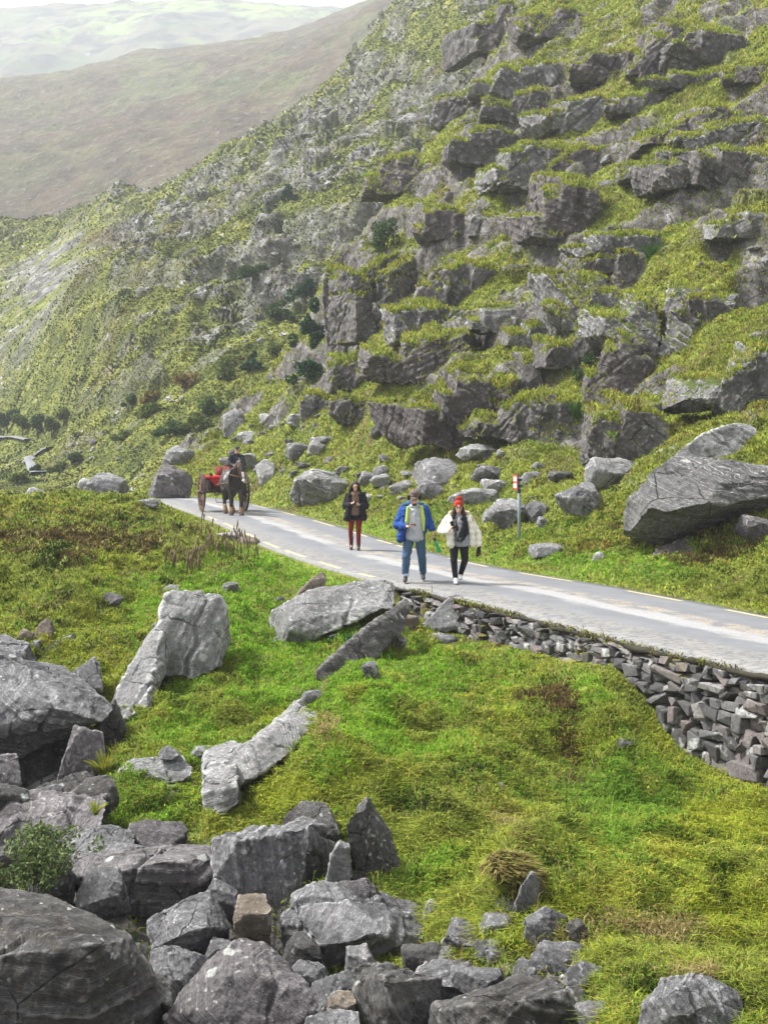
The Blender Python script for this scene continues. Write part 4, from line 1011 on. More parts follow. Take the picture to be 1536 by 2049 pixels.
# --- crags standing out of the hillside
def crag(label, x0, y0, x1, y1, seed, mat='crag', n=4, lean=0.0, d=None, depth=.9, sink=.2, vert=True, sdir=None, ends=True, disp=.06, samp=.05, name='rock_outcrop', chip=.10, cracks=3):
    rg = np.random.default_rng(seed)
    if d is None:
        d = near_at((x0 + x1) / 2, y1 - 3, 24)
        if d is None: print('no ground', label); return
    W = (x1 - x0) / F * d; Hh = (y1 - y0) / F * d
    hulls = []
    for k in (range(-1, n + 1) if n > 1 and ends else range(n)):      # lower shoulders run out into the slope at both ends
        cx = (k + .5) / n + rg.uniform(-.08, .08); w = rg.uniform(1.15, 1.75) / n
        top = rg.uniform(.72, 1.0) if n > 1 else 1.0
        if k == int(n * .5): top = 1.0
        if k in (-1, n) and n > 1: top = rg.uniform(.32, .62); w = max(w, .5)
        pts = []
        for a in (-.5, .5):
            for zz in (-sink, .45, .82, 1.0):
                for b in (0, 1):
                    xx = (cx + a * w * (1.12 - .30 * max(zz, 0)) * (1 - .25 * b) + rg.uniform(-.07, .07)) * W - W / 2 + lean * Hh * zz
                    yy = b * depth * 2.0 * Hh + (.10 * Hh * zz if vert else .45 * Hh * zz) + rg.uniform(-.06, .14) * Hh + (.22 * Hh if zz == 1.0 and b == 0 else 0)
                    hz = Hh * top * zz * (1.0 if zz < 1 else rg.uniform(.93, 1.0)) + (b * .22 * Hh if zz >= .82 else 0)
                    pts.append((xx, yy, hz))
        Rb = Matrix.Rotation(rg.normal() * .10, 3, 'Y') @ Matrix.Rotation(rg.normal() * .25, 3, 'Z'); pv = Vector(((cx - .5) * W, 0, Hh * .4))
        hulls.append([P((x0 + x1) / 2, y1, d) + pv + Rb @ (Vector(p) - pv) for p in pts])
    dim = max(W, Hh)
    me = remesh(hulls, max(d / 1407 * 1.5, dim / 75))
    roughen(me, seed, cuts=4, disp=disp, sdir=sdir or (rg.choice([-1, 1]) * rg.uniform(.3, 1.6), -.2, 1), samp=samp * .55, cracks=cracks + 2, scale=max(.5, min(1.3, dim / 2.6)), chip=chip, crackw=.05)
    return place_rock(me, label, mat, name, 'outcrop')
C_, CP, CL = 'crag', 'crag_purple', 'crag_pale'
crag('dark square faced crag at the foot of the slope left of the fern bank', 888, 738, 1022, 872, 101, CP, 3, depth=.7)
crag('long low cliff with grassy top right of the square faced crag', 1000, 790, 1160, 868, 102, C_, 4)
crag('grey slanting crag left of the square faced crag', 806, 768, 902, 860, 103, CL, 3, lean=.3, sdir=(.8, -.2, .5), depth=.5, ends=False)
crag('dark tall crag with a rounded shoulder at the right middle', 1208, 660, 1312, 796, 104, CP, 3)
crag('broken dark ledge under the mossy hollow', 1046, 708, 1132, 796, 105, C_, 3)
crag('grey ribbed crag leaning left in the middle of the hillside', 1138, 545, 1242, 652, 106, CL, 3, lean=-.25, sdir=(.8, -.1, .6), samp=.09)
crag('big pale ribbed crag above the dark tall crag', 1276, 560, 1436, 690, 107, CL, 4, vert=False, sdir=(.5, -.2, .8), samp=.09)
crag('rounded cracked crag with a thin rock finger on its left', 868, 518, 986, 606, 108, C_, 4)
crag('white crusted strata knob above the layered black cliff', 812, 600, 936, 668, 109, CL, 3, samp=.10)
crag('layered black cliff under the white crusted knob', 798, 656, 924, 752, 110, CP, 3, sdir=(-.4, -.2, 1), samp=.09)
crag('tall dark cliff with white stains at the left end of the near hill', 650, 500, 730, 700, 111, CP, 3, sdir=(1, -.2, .1), samp=.08, depth=.35, ends=False)
crag('second dark buttress right of the white stained cliff', 726, 530, 800, 660, 112, C_, 3, depth=.5, ends=False)
crag('low dark ledge below the white stained cliff', 668, 702, 782, 776, 113, C_, 4, depth=.6, ends=False)
crag('dark hollowed crag above the massive boulder', 1218, 806, 1342, 920, 114, C_, 3)
crag('pale layered ledge on top of the hollowed crag', 1272, 800, 1352, 848, 115, CL, 3, sdir=(.4, -.3, .8))
crag('two flat stones stacked on the middle slope', 1204, 500, 1300, 540, 116, C_, 2)
crag('pale capped flat stone topmost of the stacked pair', 1214, 464, 1322, 512, 117, CL, 2, samp=.09)
crag('reddish bare cliff below the rounded knob', 1098, 340, 1196, 470, 118, CP, 4)
crag('grey rounded knob with a dark nose above the reddish cliff', 1034, 276, 1150, 364, 119, CL, 3)
crag('reddish broken ledge right of the grey knob', 1130, 286, 1236, 344, 120, CP, 3)
crag('pale ribbed ledge high in the middle of the hill', 1138, 184, 1250, 250, 121, CL, 3)
crag('round dark end of the pale ribbed ledge', 1246, 178, 1326, 222, 122, C_, 2)
crag('dark cubic crag with a pale lid near the top right', 1304, 30, 1398, 140, 123, CP, 2)
crag('broken dark crag right of the cubic one', 1384, 20, 1500, 130, 124, C_, 4)
crag('long bare slab high on the right', 1344, 190, 1480, 282, 125, CP, 3, vert=False, lean=.4)
crag('overhanging black crag at the right edge', 1408, 290, 1560, 366, 126, C_, 3)
crag('pale tilted slab above the overhanging crag', 1420, 234, 1560, 300, 127, CL, 3, lean=.3)
crag('dark egg shaped boulder on the upper left slope', 876, 184, 964, 238, 128, C_, 1)
crag('pale boulder below the egg shaped one', 820, 250, 886, 284, 129, CL, 1)
crag('purple bare slab on the crest of the near hill', 772, 298, 872, 376, 130, CP, 3, vert=False)
crag('rounded double boulder high on the slope', 1006, 118, 1104, 186, 131, CL, 2)
crag('grey rock with a blue tint beside the double boulder', 1024, 172, 1110, 232, 132, C_, 2)
crag('bare slab near the top middle', 1080, 0, 1180, 66, 133, CP, 3, vert=False)
crag('ragged grey crag at the crest top', 970, -10, 1030, 90, 134, C_, 3)
crag('smooth pink slab at the upper right edge', 1494, 106, 1570, 158, 135, CP, 2, vert=False)
crag('small dark crag pair below the pink slab', 1360, 138, 1446, 176, 136, C_, 2)
crag('pale pointed boulder alone on the mid slope', 944, 428, 990, 466, 137, CL, 1)
crag('shadowed rock step near the crest edge', 940, 250, 1030, 318, 138, C_, 3)
crag('mossy rock step under the crest', 858, 410, 940, 470, 139, CP, 3)
crag('dark rock at the right edge of the middle slope', 1390, 586, 1462, 640, 140, C_, 2)
crag('grey broken rock at the right edge above the pointed stone', 1440, 690, 1560, 810, 141, CL, 3, lean=.3)
crag('small crag in the dark fern hollow', 1140, 660, 1216, 730, 142, C_, 2)
crag('pale stone step in the middle of the slope', 1068, 640, 1140, 690, 143, CL, 2)
crag('blue grey slabs under the turf edge', 972, 610, 1040, 656, 144, CL, 2)
crag('low stone step left of the grey slanting crag', 662, 792, 790, 842, 145, C_, 4, depth=.6, ends=False)
crag('mossy stone step above the road bend', 600, 786, 672, 830, 146, CL, 3, depth=.6, ends=False)
crag('dark ledge at the upper middle right', 1180, 90, 1290, 150, 147, CP, 3)
crag('dark ledge under the long bare slab', 1290, 300, 1400, 352, 148, C_, 3)
crag('rough ledge at the right above the turf terrace', 1470, 420, 1570, 470, 149, CL, 3)

# --- smaller stones shared between the slopes: a few shapes, copied
def stone_variant(seed, mat):
    v = blob_pts(seed, 18) * np.array([.5, .45, .36]) + np.array([0, 0, .22])
    me = remesh([[Vector(p) for p in v]], .045); roughen(me, seed, disp=.05, cracks=1, samp=.03, scale=.9, chip=.03)
    me.materials.clear(); me.materials.append(M[mat]); me.polygons.foreach_set('use_smooth', np.ones(len(me.polygons), bool)); return me
VAR = [stone_variant(300 + i, [PA, G, PU, PA, 'crag_pale', G][i % 6]) for i in range(9)]
def stones(n, region, group, label, seed, fn, smin, smax, dmin=None, power=2.5):
    rg = np.random.default_rng(seed); k = 0; tries = 0
    proto = None
    while k < n and tries < n * 20:
        tries += 1
        x0, y0, x1, y1 = region[rg.integers(len(region))]
        px = rg.uniform(x0, x1); py = rg.uniform(y0, y1); d = fn(px, py)
        if d is None: continue
        p = P(px, py, d); 
        if fn is near_at and abs(road_dist(np.array([p.x]), np.array([p.y]))[0][0]) < RW / 2 + .5: continue
        size_px = smin + (smax - smin) * rg.uniform() ** power; sc = size_px / F * d
        src = bpy.data.objects.new('rock', VAR[rg.integers(len(VAR))]) if proto is None else proto.copy()
        if proto is None: proto = src
        else: src.data = VAR[rg.integers(len(VAR))]
        COL.objects.link(src); src.location = (p.x, p.y, p.z - .10 * sc)
        src.rotation_euler = (rg.uniform(-.3, .3), rg.uniform(-.3, .3), rg.uniform(0, 6.28)); src.scale = (sc * rg.uniform(.8, 1.3), sc * rg.uniform(.8, 1.2), sc * rg.uniform(.7, 1.2))
        tag(src, label, 'rock', group); k += 1
stones(70, [(560, 830, 1000, 1000), (420, 830, 700, 960), (700, 900, 1100, 1000)], 'small pale stones below the crags', 'small pale stone on the grass between the crags and the road', 71, near_at, 10, 34)
stones(60, [(880, 150, 1536, 560), (1000, 520, 1536, 800)], 'stones dotted over the steep hillside', 'small stone set in the turf of the steep right hillside', 72, near_at, 10, 30)
stones(26, [(200, 1110, 480, 1480), (300, 1480, 700, 1560), (500, 1150, 700, 1350)], 'little stones in the foreground grass', 'little stone lying in the foreground grass', 73, near_at, 6, 22)
stones(130, [(80, 640, 620, 960), (250, 300, 620, 640), (600, 60, 900, 420), (0, 860, 300, 960)], 'pale stones on the middle hill', 'pale stone showing through the heather of the middle hill', 74, mid_at, 6, 20)
print('rocks', NROCK[0], 't', time.time() - T0)
# ------------------------------------------------------------------ grass, moss and bracken
def quad_samples(V, nc, nr, n, seed, base_world=0.0, mask=None, frame=(-500, 2150, -60, 2250)):
    """sample points on a sheet in proportion to the size its cells have in the picture (finer blades nearby)"""
    rg = np.random.default_rng(seed)
    X = V.reshape(nr, nc, 3)
    px = CX + X[..., 0] / X[..., 1] * F; py = HY + (CH - X[..., 2]) / X[..., 1] * F
    a = (px[:-1, 1:] - px[:-1, :-1]); b = (py[1:, :-1] - py[:-1, :-1])
    area = a * np.clip(-b, 0.12 * a * 0 + .5, None)
    cx = px[:-1, :-1]; cy = py[:-1, :-1]
    w = area * ((cx > frame[0]) & (cx < frame[1]) & (cy > frame[2]) & (cy < frame[3])) * np.where((cx > -10) & (cx < 1546), 1.0, .35)
    if mask is not None: w = w * mask.reshape(nr, nc)[:-1, :-1]
    w = w.ravel(); c = np.cumsum(w); k = np.searchsorted(c, rg.uniform(0, c[-1], n)); k = np.clip(k, 0, len(w) - 1)
    r, q = k // (nc - 1), k % (nc - 1)
    u = rg.uniform(size=n)[:, None]; v = rg.uniform(size=n)[:, None]
    p = (X[r, q] * (1 - u) + X[r, q + 1] * u) * (1 - v) + (X[r + 1, q] * (1 - u) + X[r + 1, q + 1] * u) * v
    return p
def blades_mesh(p, H, Wd, lean, col, seed, up=None):
    rg = np.random.default_rng(seed); n = len(p)
    th = rg.uniform(0, 2 * np.pi, n); dr = np.stack([np.cos(th), np.sin(th), np.zeros(n)], 1)
    ph = rg.uniform(0, 2 * np.pi, n); sd = np.stack([np.cos(ph), np.sin(ph), np.zeros(n)], 1)
    U = np.array([0, 0, 1.0]) if up is None else up
    L = lean[:, None] * dr
    base = p - U * (H * .1)[:, None]
    v0 = base - sd * (Wd / 2)[:, None]; v1 = base + sd * (Wd / 2)[:, None]
    m = p + U * (H * .62)[:, None] + L * .35
    v2 = m + sd * (Wd * .38)[:, None]; v3_ = m - sd * (Wd * .38)[:, None]
    tip = p + U * (H * .95)[:, None] * (1 - .35 * np.clip(lean / np.maximum(H, 1e-3), 0, 1))[:, None] + L
    V = np.stack([v0, v1, v2, v3_, tip], 1).reshape(-1, 3)
    i = np.arange(n) * 5
    me = np_mesh('blades', V, np.stack([i, i + 1, i + 2, i + 3], 1), np.stack([i + 3, i + 2, i + 4], 1))
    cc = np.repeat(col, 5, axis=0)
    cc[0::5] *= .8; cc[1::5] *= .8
    set_attr(me, 'col', cc, 'FLOAT_COLOR')
    return me
PAL = dict(bright=(.215, .38, .038), green=(.17, .29, .038), olive=(.23, .27, .050), yellow=(.38, .385, .065), dark=(.035, .055, .014), straw=(.33, .265, .115), brown=(.115, .078, .035), bracken=(.21, .105, .040), moss=(.31, .35, .042))
PN = list(PAL); PC = np.array([PAL[k] for k in PN])
REG = [  # px, row, rx, ry, kind, strength
 (430, 1200, 190, 90, 'bright', 1.6), (560, 1350, 220, 130, 'bright', 1.5), (380, 1480, 110, 80, 'bright', 1.0), (590, 1125, 130, 40, 'bright', 2.0), (1150, 1125, 200, 32, 'bright', 1.6), (760, 1062, 130, 26, 'bright', 1.2), (900, 1340, 200, 55, 'bright', 1.1),
 (1200, 1380, 90, 60, 'bright', .9), (850, 1460, 160, 60, 'bright', .8), (1230, 1590, 130, 110, 'green', .9), (720, 1560, 80, 90, 'bright', .8), (870, 1700, 90, 120, 'bright', .9), (760, 1760, 60, 60, 'bright', .6), (240, 1600, 60, 60, 'olive', .6), (300, 1640, 100, 40, 'bright', .7), (240, 1330, 80, 60, 'moss', .9), (130, 1180, 100, 30, 'bright', .7), (260, 1130, 90, 60, 'moss', .6), (340, 1230, 60, 60, 'moss', .6),
 (1105, 1395, 70, 32, 'brown', 1.6), (1140, 1510, 45, 70, 'brown', 1.3), (960, 1715, 50, 60, 'brown', .8), (1060, 1690, 50, 50, 'straw', .6), (1290, 1870, 150, 45, 'straw', 1.0), (1090, 1930, 80, 60, 'straw', .9), (655, 1450, 40, 80, 'straw', 1.5), (560, 1590, 80, 50, 'moss', 1.1), (1400, 1950, 110, 26, 'straw', 1.0), (1180, 1850, 60, 30, 'brown', .9), (830, 1610, 60, 30, 'dark', .7),
 (1010, 1640, 60, 40, 'straw', .8), (1450, 1640, 100, 60, 'moss', 1.2), (1300, 1720, 120, 60, 'yellow', .7), (1480, 1800, 80, 80, 'moss', .8), (1330, 1460, 40, 80, 'moss', 1.0), (1180, 1500, 60, 50, 'moss', .7), (760, 1300, 60, 20, 'straw', .8), (320, 1370, 40, 20, 'brown', .9), (420, 1400, 50, 40, 'olive', .8),
 (560, 1440, 60, 30, 'moss', .9), (60, 1140, 90, 50, 'olive', .8), (170, 1180, 60, 25, 'brown', .6), (100, 1110, 40, 20, 'dark', 1.1),
 (100, 1020, 220, 26, 'bracken', .8), (260, 1045, 160, 32, 'bracken', .6), (130, 1090, 200, 60, 'brown', .75), (60, 1150, 120, 60, 'dark', .6), (330, 1090, 110, 40, 'brown', .6), (250, 1060, 200, 50, 'dark', .45), (360, 1070, 90, 30, 'olive', .9), (120, 1070, 160, 30, 'brown', .7), (20, 1110, 80, 40, 'bracken', .5),
 (1210, 1030, 80, 60, 'bracken', .9), (1430, 1080, 120, 60, 'brown', .9), (1480, 1010, 90, 40, 'bracken', .8), (1170, 1090, 70, 30, 'bracken', .8), (660, 920, 60, 25, 'bracken', .9), (780, 910, 60, 26, 'straw', .6), (900, 880, 80, 30, 'olive', .7), (570, 945, 40, 30, 'bracken', .6), (420, 1000, 60, 20, 'bracken', .5), (1180, 900, 130, 40, 'green', .7), (1110, 920, 60, 30, 'olive', .6), (1350, 1150, 120, 25, 'green', .6), (1480, 1170, 90, 25, 'olive', 1.0), (860, 1040, 70, 30, 'green', .8),
]
def veg_colors(p, s, seed):
    rg = np.random.default_rng(seed); n = len(p)
    px = CX + p[:, 0] / p[:, 1] * F; py = HY + (CH - p[:, 2]) / p[:, 1] * F
    q = v3(p[:, 0], p[:, 1], p[:, 2])
    hill = sst(2.5, 6, s) * sst(900 + 140, 900, py)
    n1 = fbm(q / 2.4 + 3, 3); n2 = fbm(q / .55 + 40, 3); n3 = fbm(q / 7 + 70, 3); n4 = fbm(q / 1.0 + 90, 3)
    Wt = np.full((n, len(PN)), -3.0); ix = {k: i for i, k in enumerate(PN)}
    Wt[:, ix['green']] = .25 + .8 * n1 - .2 * hill; Wt[:, ix['olive']] = .5 - .5 * n1 + .25 * hill; Wt[:, ix['yellow']] = .05 + 1.0 * n2 + .35 * n3 + .50 * hill
    Wt[:, ix['moss']] = .2 + .9 * n4 + .2 * n3 + .25 * hill; Wt[:, ix['dark']] = -.15 - 1.1 * n2 - .1 * hill; Wt[:, ix['brown']] = -.45 + .9 * n3 - .7 * n4; Wt[:, ix['straw']] = -.45 + .8 * n1 * n2 + .6 * n3
    Wt[:, ix['bracken']] = -.9 + .9 * n3; Wt[:, ix['bright']] = -.4 + .6 * n1 - .7 * hill
    jig = .55 * n2; jig2 = .45 * n4
    for a, b, rx, ry, k, st in REG:
        e = np.exp(-((px - a) / rx + jig) ** 2 - ((py - b) / ry + jig2) ** 2)
        Wt[:, ix[k]] += 1.5 * st * e
    tus = sst(.05, .55, fbm(q / .95 + 150, 3)) * (1 - hill)      # rough tussocks among the short turf
    Wt[:, ix['olive']] += .55 * tus; Wt[:, ix['yellow']] += .35 * tus; Wt[:, ix['brown']] += .35 * tus; Wt[:, ix['straw']] += .30 * tus + .30 * hill; Wt[:, ix['bright']] += .35 * (1 - tus) * (1 - hill) - .9 * tus; Wt[:, ix['brown']] += .22 * hill; Wt[:, ix['moss']] -= .12 * hill
    n5 = fbm(q / .42 + 210, 3) * (1 - hill); Wt[:, ix['dark']] += 1.0 * np.clip(-n5, 0, 1) ; Wt[:, ix['brown']] += .9 * np.clip(-n5 - .1, 0, 1); Wt[:, ix['yellow']] += 1.0 * np.clip(n5, 0, 1); Wt[:, ix['moss']] += .8 * np.clip(n5, 0, 1)
    Wt += rg.gumbel(size=Wt.shape) * .28
    k = Wt.argmax(1)
    c = PC[k] * rg.lognormal(0, .20, (n, 1)) * (1 + rg.normal(size=(n, 3)) * .06)
    return np.clip(c, .004, .8), k, ix, hill
NBL = 700000
_px = CX + nearV[:, 0] / nearV[:, 1] * F
gmask = (1 - .85 * near_rock) * (np.abs(near_s) > RW / 2 + .12) * (1 - .93 * sst(15.4, 14.4, nearV[:, 1]) * sst(700, 560, _px)) * (1 - .97 * sst(250, 200, _px) * sst(15.2, 15.8, nearV[:, 1]) * sst(19.6, 19.0, nearV[:, 1])) * (1 - .93 * sst(11.6, 11.0, nearV[:, 1]) * sst(1230, 1130, _px))
p = quad_samples(nearV, NC, NR_, NBL, 5, mask=gmask)
s_, _ = road_dist(p[:, 0], p[:, 1])
keep = np.abs(s_) > RW / 2 + .10 + .12 * np.abs(perlin(p * 1.7))
keep &= ~((s_ < 0) & (s_ > -RW / 2 - .45) & (p[:, 1] < 26.3) & (p[:, 2] > -.16))
p = p[keep]; s_ = s_[keep]
# tops of the crags carry turf too
tp = []; rgc = np.random.default_rng(8)
for o in ROCKS:
    if o['category'] != 'outcrop': continue
    me = o.data; co = get_co(me) + np.array(o.location); no = get_no(me)
    dd = co[:, 1].mean(); m = (no[:, 2] > .62) & (fbm(co / 1.5 + 2, 2) > -.25)
    idx = np.nonzero(m)[0]
    if len(idx) == 0: continue
    k = rgc.choice(idx, min(len(idx) * 1, 2600)); tp.append(co[k] + rgc.normal(size=(len(k), 3)) * .04)
tp = np.concatenate(tp); p = np.concatenate([p, tp]); s_ = np.concatenate([s_, np.full(len(tp), 9.0)])
col, kind, ix, hill = veg_colors(p, s_, 6)
# moss and grass creeping over the top of the wall
rw = np.random.default_rng(77); sv = rw.uniform(S_A, S_B, 5200); sv = sv[perlin(v3(sv * .9, 4, 4)) > -.12]
wp = np.array([at_arc(q, rw.uniform(-.10, .06)) for q in sv]); wp[:, 2] -= rw.uniform(.0, .16, len(sv)) ** 1.5 * 1.5 + .01
ncr = len(p); p = np.concatenate([p, wp]); s_ = np.concatenate([s_, np.full(len(wp), -1.0)])
wc, wk, _, _ = veg_colors(wp, np.full(len(wp), -3.0), 66); wc = np.array([PAL['brown'], PAL['olive'], PAL['dark'], PAL['moss'], PAL['straw']])[rw.choice(5, len(wp), p=[.32, .22, .24, .14, .08])] * rw.lognormal(0, .25, (len(wp), 1))
col = np.concatenate([col, wc]); kind = np.concatenate([kind, wk]); hill = np.concatenate([hill, np.zeros(len(wp))])
n = len(p); rg = np.random.default_rng(9); d = p[:, 1]; pxm = d / 1407.0
lawn = np.isin(kind, [ix['bright']]); strawk = np.isin(kind, [ix['straw']]); brk = np.isin(kind, [ix['bracken'], ix['brown']]); mossk = np.isin(kind, [ix['moss'], ix['yellow'], ix['olive']])
clump = sst(-.3, .7, fbm(v3(p[:, 0], p[:, 1], p[:, 2]) / .6 + 20, 3))
H = np.where(lawn, .055, np.where(strawk, .17, np.where(brk, .13, np.where(mossk, .075, .085)))) * rg.uniform(.6, 1.3, n) * (.7 + .8 * clump) * (1 + .45 * hill) * (1 + .8 * (1 - hill) * sst(.05, .6, fbm(v3(p[:, 0], p[:, 1], p[:, 2]) / .95 + 150, 3)))
H = np.minimum(H, np.maximum(.105, 4.2 * pxm) * rg.uniform(.75, 1.15, n))
H[ncr:] *= .45
verge = np.exp(-((np.abs(s_) - RW / 2) / .5) ** 2); H *= 1 - .5 * verge
H = np.maximum(H, 2.6 * pxm * rg.uniform(.6, 1.3, n)); Wd = np.maximum(H * np.where(brk, .11, .08), 1.1 * pxm * rg.uniform(.7, 1.5, n))
lean = H * np.where(lawn, 1.0, np.where(mossk, 1.5, 1.1)) * rg.uniform(.2, 1.5, n)
Wd = np.minimum(Wd, np.maximum(.013, 1.9 * pxm))
# long dead stems and rushes standing out of the turf
tsl = slice(ncr - len(tp), ncr); H[tsl] *= 1.5; lean[tsl] *= 1.5      # turf hanging over the crags
lk = rg.choice(n, 16000, replace=False); lk = lk[(d[lk] > 9) & (verge[lk] < .3) & (fbm(v3(p[lk, 0], p[lk, 1], p[lk, 2]) / 1.6 + 120, 2) > .05)]
H[lk] = np.maximum(.17 * rg.uniform(.6, 1.4, len(lk)), 6 * pxm[lk]); Wd[lk] = np.maximum(.006, .9 * pxm[lk]); lean[lk] = H[lk] * rg.uniform(.2, .9, len(lk)); col[lk] = np.where(rg.uniform(size=(len(lk), 1)) < .6, PAL['straw'], PAL['green']) * rg.lognormal(0, .25, (len(lk), 1))
tag(link('grass', blades_mesh(p, H, Wd, lean, col, 10), M['leaf'], smooth=False), 'short grass, moss and bracken covering the slopes', None, kind='stuff')

# heather and gorse on the middle hill: low leafy tufts, one mass
pmid = quad_samples(midV, len(pm), len(dm), 190000, 15, mask=(1 - .75 * mid_rock) * (1 - .85 * mid_scree), frame=(-200, 1300, -60, 1020))
q = pmid; rg = np.random.default_rng(16); n = len(q)
a1 = fbm(q / 14.0, 3); a2 = fbm(q / 4.0 + 9, 3); a3 = fbm(q / 30.0 + 19, 2)
base = np.array([(.075, .10, .028), (.18, .195, .042), (.23, .235, .06), (.05, .068, .028), (.115, .085, .042), (.16, .085, .04)])
Wt = np.stack([.3 + a1 * .3, .25 + .6 * a1, -.05 + .7 * a2 + .3 * a3, .1 - .9 * a2, -.35 - .9 * a3 + .4 * a1, -.75 - .8 * a3 + .5 * a2], 1) + rg.gumbel(size=(n, 6)) * .13
col = base[Wt.argmax(1)] * rg.lognormal(0, .16, (n, 1))
pxm = q[:, 1] / 1407; H = 1.5 * pxm * rg.uniform(.5, 1.4, n) * (1 + .8 * sst(.0, .6, -a2)); Wd = 2.0 * pxm * rg.uniform(.6, 1.3, n)
tag(link('heather', blades_mesh(q, H, Wd, H * 1.2, col, 17), M['leaf'], smooth=False), 'heather and rough grass over the middle hill', None, kind='stuff')
print('grass', time.time() - T0)
# ------------------------------------------------------------------ shrubs, ferns, dead stalks
def leaf_cloud(lobes, n, size, cols, seed, flat=0.0):
    """leaf sized faces through the volume of several lobes [(centre, (rx, ry, rz))]"""
    rg = np.random.default_rng(seed); w = np.array([r[0] * r[1] * r[2] for c, r in lobes]) ** .8; w /= w.sum()
    k = rg.choice(len(lobes), n, p=w); C = np.array([tuple(c) for c, r in lobes])[k]; R = np.array([r for c, r in lobes])[k]
    v = rg.normal(size=(n, 3)); v /= np.linalg.norm(v, axis=1)[:, None]; v *= rg.uniform(.35, 1.08, (n, 1)) ** .6
    p = C + v * R
    g = fbm(p / (np.mean(R) * .55) + seed, 3); keep = g > -.28; p, g = p[keep], g[keep]; n = len(p)
    a = rg.normal(size=(n, 3)); a[:, 2] *= (1 - flat); a /= np.linalg.norm(a, axis=1)[:, None]
    b = np.cross(a, rg.normal(size=(n, 3))); b /= np.linalg.norm(b, axis=1)[:, None]
    s = size * rg.uniform(.6, 1.5, (n, 1))
    V = np.stack([p - a * s, p + b * s * .42, p + a * s, p - b * s * .42], 1).reshape(-1, 3); i = np.arange(n) * 4
    me = np_mesh('leaves', V, np.stack([i, i + 1, i + 2, i + 3], 1))
    cc = np.array(cols)[rg.integers(len(cols), size=n)] * rg.lognormal(0, .3, (n, 1)) * (1 + .35 * g[:, None])
    set_attr(me, 'col', np.repeat(np.clip(cc, .004, .8), 4, axis=0), 'FLOAT_COLOR'); return me
M['leafy'] = mat_leaf('shrub_leaves', .25)
M['bark'] = simple('grey_bark', (.10, .085, .065), .9, .4, 12, .6)
GR = dict(dark=[(.035, .065, .028), (.055, .095, .036), (.08, .12, .045)], gorse=[(.06, .085, .028), (.10, .135, .04), (.15, .17, .05)], holly=[(.018, .050, .026), (.030, .075, .036), (.05, .10, .05)],
          fern=[(.16, .22, .03), (.24, .26, .04), (.30, .27, .05)], rust=[(.16, .11, .045), (.20, .14, .055), (.12, .11, .04)], bramble=[(.10, .14, .05), (.16, .19, .08), (.07, .10, .04)], green=[(.05, .12, .03), (.08, .17, .04)])
def shrub(label, px, yb, w, h, tone, seed, fn=near_at, n=1600, name='shrub', cat='shrub', size=None, lobes=13, stems=3, group=None):
    d = fn(px, yb)
    if d is None: print('no ground', label); return
    p = P(px, yb, d); mpp = d / F; W_, H_ = w * mpp, h * mpp; rg = np.random.default_rng(seed)
    t = tag(empty(name, tuple(p)), label, cat, group)
    L_ = []
    for k in range(lobes):
        x = rg.normal() * .26 * W_; z = rg.uniform(.12, .85) * H_ * max(.25, 1 - .7 * abs(x) / (W_ * .5)); r = rg.uniform(.10, .27)
        L_.append(((x, rg.uniform(-.2, .3) * W_, z), (r * W_, r * W_ * .9, r * min(H_, W_ * 1.6) * .9)))
    sz = size or max(.03, 1.5 * d / 1407)
    link('foliage', leaf_cloud(L_, n, sz, GR[tone], seed), M['leafy'], t, smooth=False)
    for k in range(stems):
        c = L_[k % len(L_)][0]
        link('stem', tube_mesh([[((rg.uniform(-.05, .05) * W_, 0, -.1 * H_), .03 * W_ + .004), ((c[0] * .5, c[1] * .5, c[2] * .5), .02 * W_ + .003), (c, .008 * W_ + .002)]], 6), M['bark'], t)
    return t
shrub('tall dark ivy clad bush against the white stained cliff', 626, 700, 56, 118, 'holly', 1, n=3200, lobes=9)
shrub('rounded blue green bush below the ivy clad one', 616, 762, 66, 58, 'holly', 2, n=2600)
shrub('dark bush in the gully above the ivy clad one', 612, 600, 50, 60, 'holly', 51, fn=mid_at, n=2000)
shrub('dark heathery bush on the gully side', 560, 640, 60, 44, 'dark', 52, fn=mid_at, n=1800)
shrub('long dark bush under the grey cliff', 520, 560, 80, 44, 'dark', 53, fn=mid_at, n=2000)
shrub('wide olive bush below the gully', 560, 712, 60, 36, 'gorse', 54, fn=mid_at, n=1500)
shrub('small blue green bush left of the rounded one', 507, 742, 44, 26, 'holly', 3, fn=mid_at)
shrub('small upright holly above the small blue green bush', 508, 726, 18, 28, 'holly', 4, fn=mid_at, n=700, lobes=4)
shrub('dark bush hanging at the edge of the upper cliff', 772, 500, 60, 80, 'dark', 5, n=2200)
shrub('dark fern filled hollow beside the tall crag', 1176, 770, 60, 70, 'dark', 6, n=1800)
shrub('brown grassy bush under the tall dark crag', 1220, 812, 70, 60, 'rust', 7, n=1500)
shrub('dark gorse bush behind the rock stack', 346, 872, 56, 44, 'dark', 8, fn=mid_at, n=1800)
shrub('green gorse bush right of the dark one', 392, 862, 54, 40, 'gorse', 9, fn=mid_at, n=1800)
shrub('gorse bush high left of the cart', 300, 836, 60, 36, 'gorse', 10, fn=mid_at, n=1600)
shrub('rusty bush among the gorse', 306, 806, 46, 30, 'rust', 11, fn=mid_at)
shrub('dark bush over the rusty one', 266, 812, 36, 26, 'dark', 12, fn=mid_at)
shrub('wide dark bush on the middle slope', 426, 830, 60, 44, 'dark', 13, fn=mid_at, n=1700)
shrub('brownish bush on the middle slope', 372, 780, 60, 44, 'rust', 14, fn=mid_at, n=1600)
shrub('dark round bush beside the far road', 74, 948, 26, 22, 'dark', 15, fn=mid_at, n=800)
shrub('green bush right of the far road', 120, 944, 34, 26, 'gorse', 16, fn=mid_at, n=900)
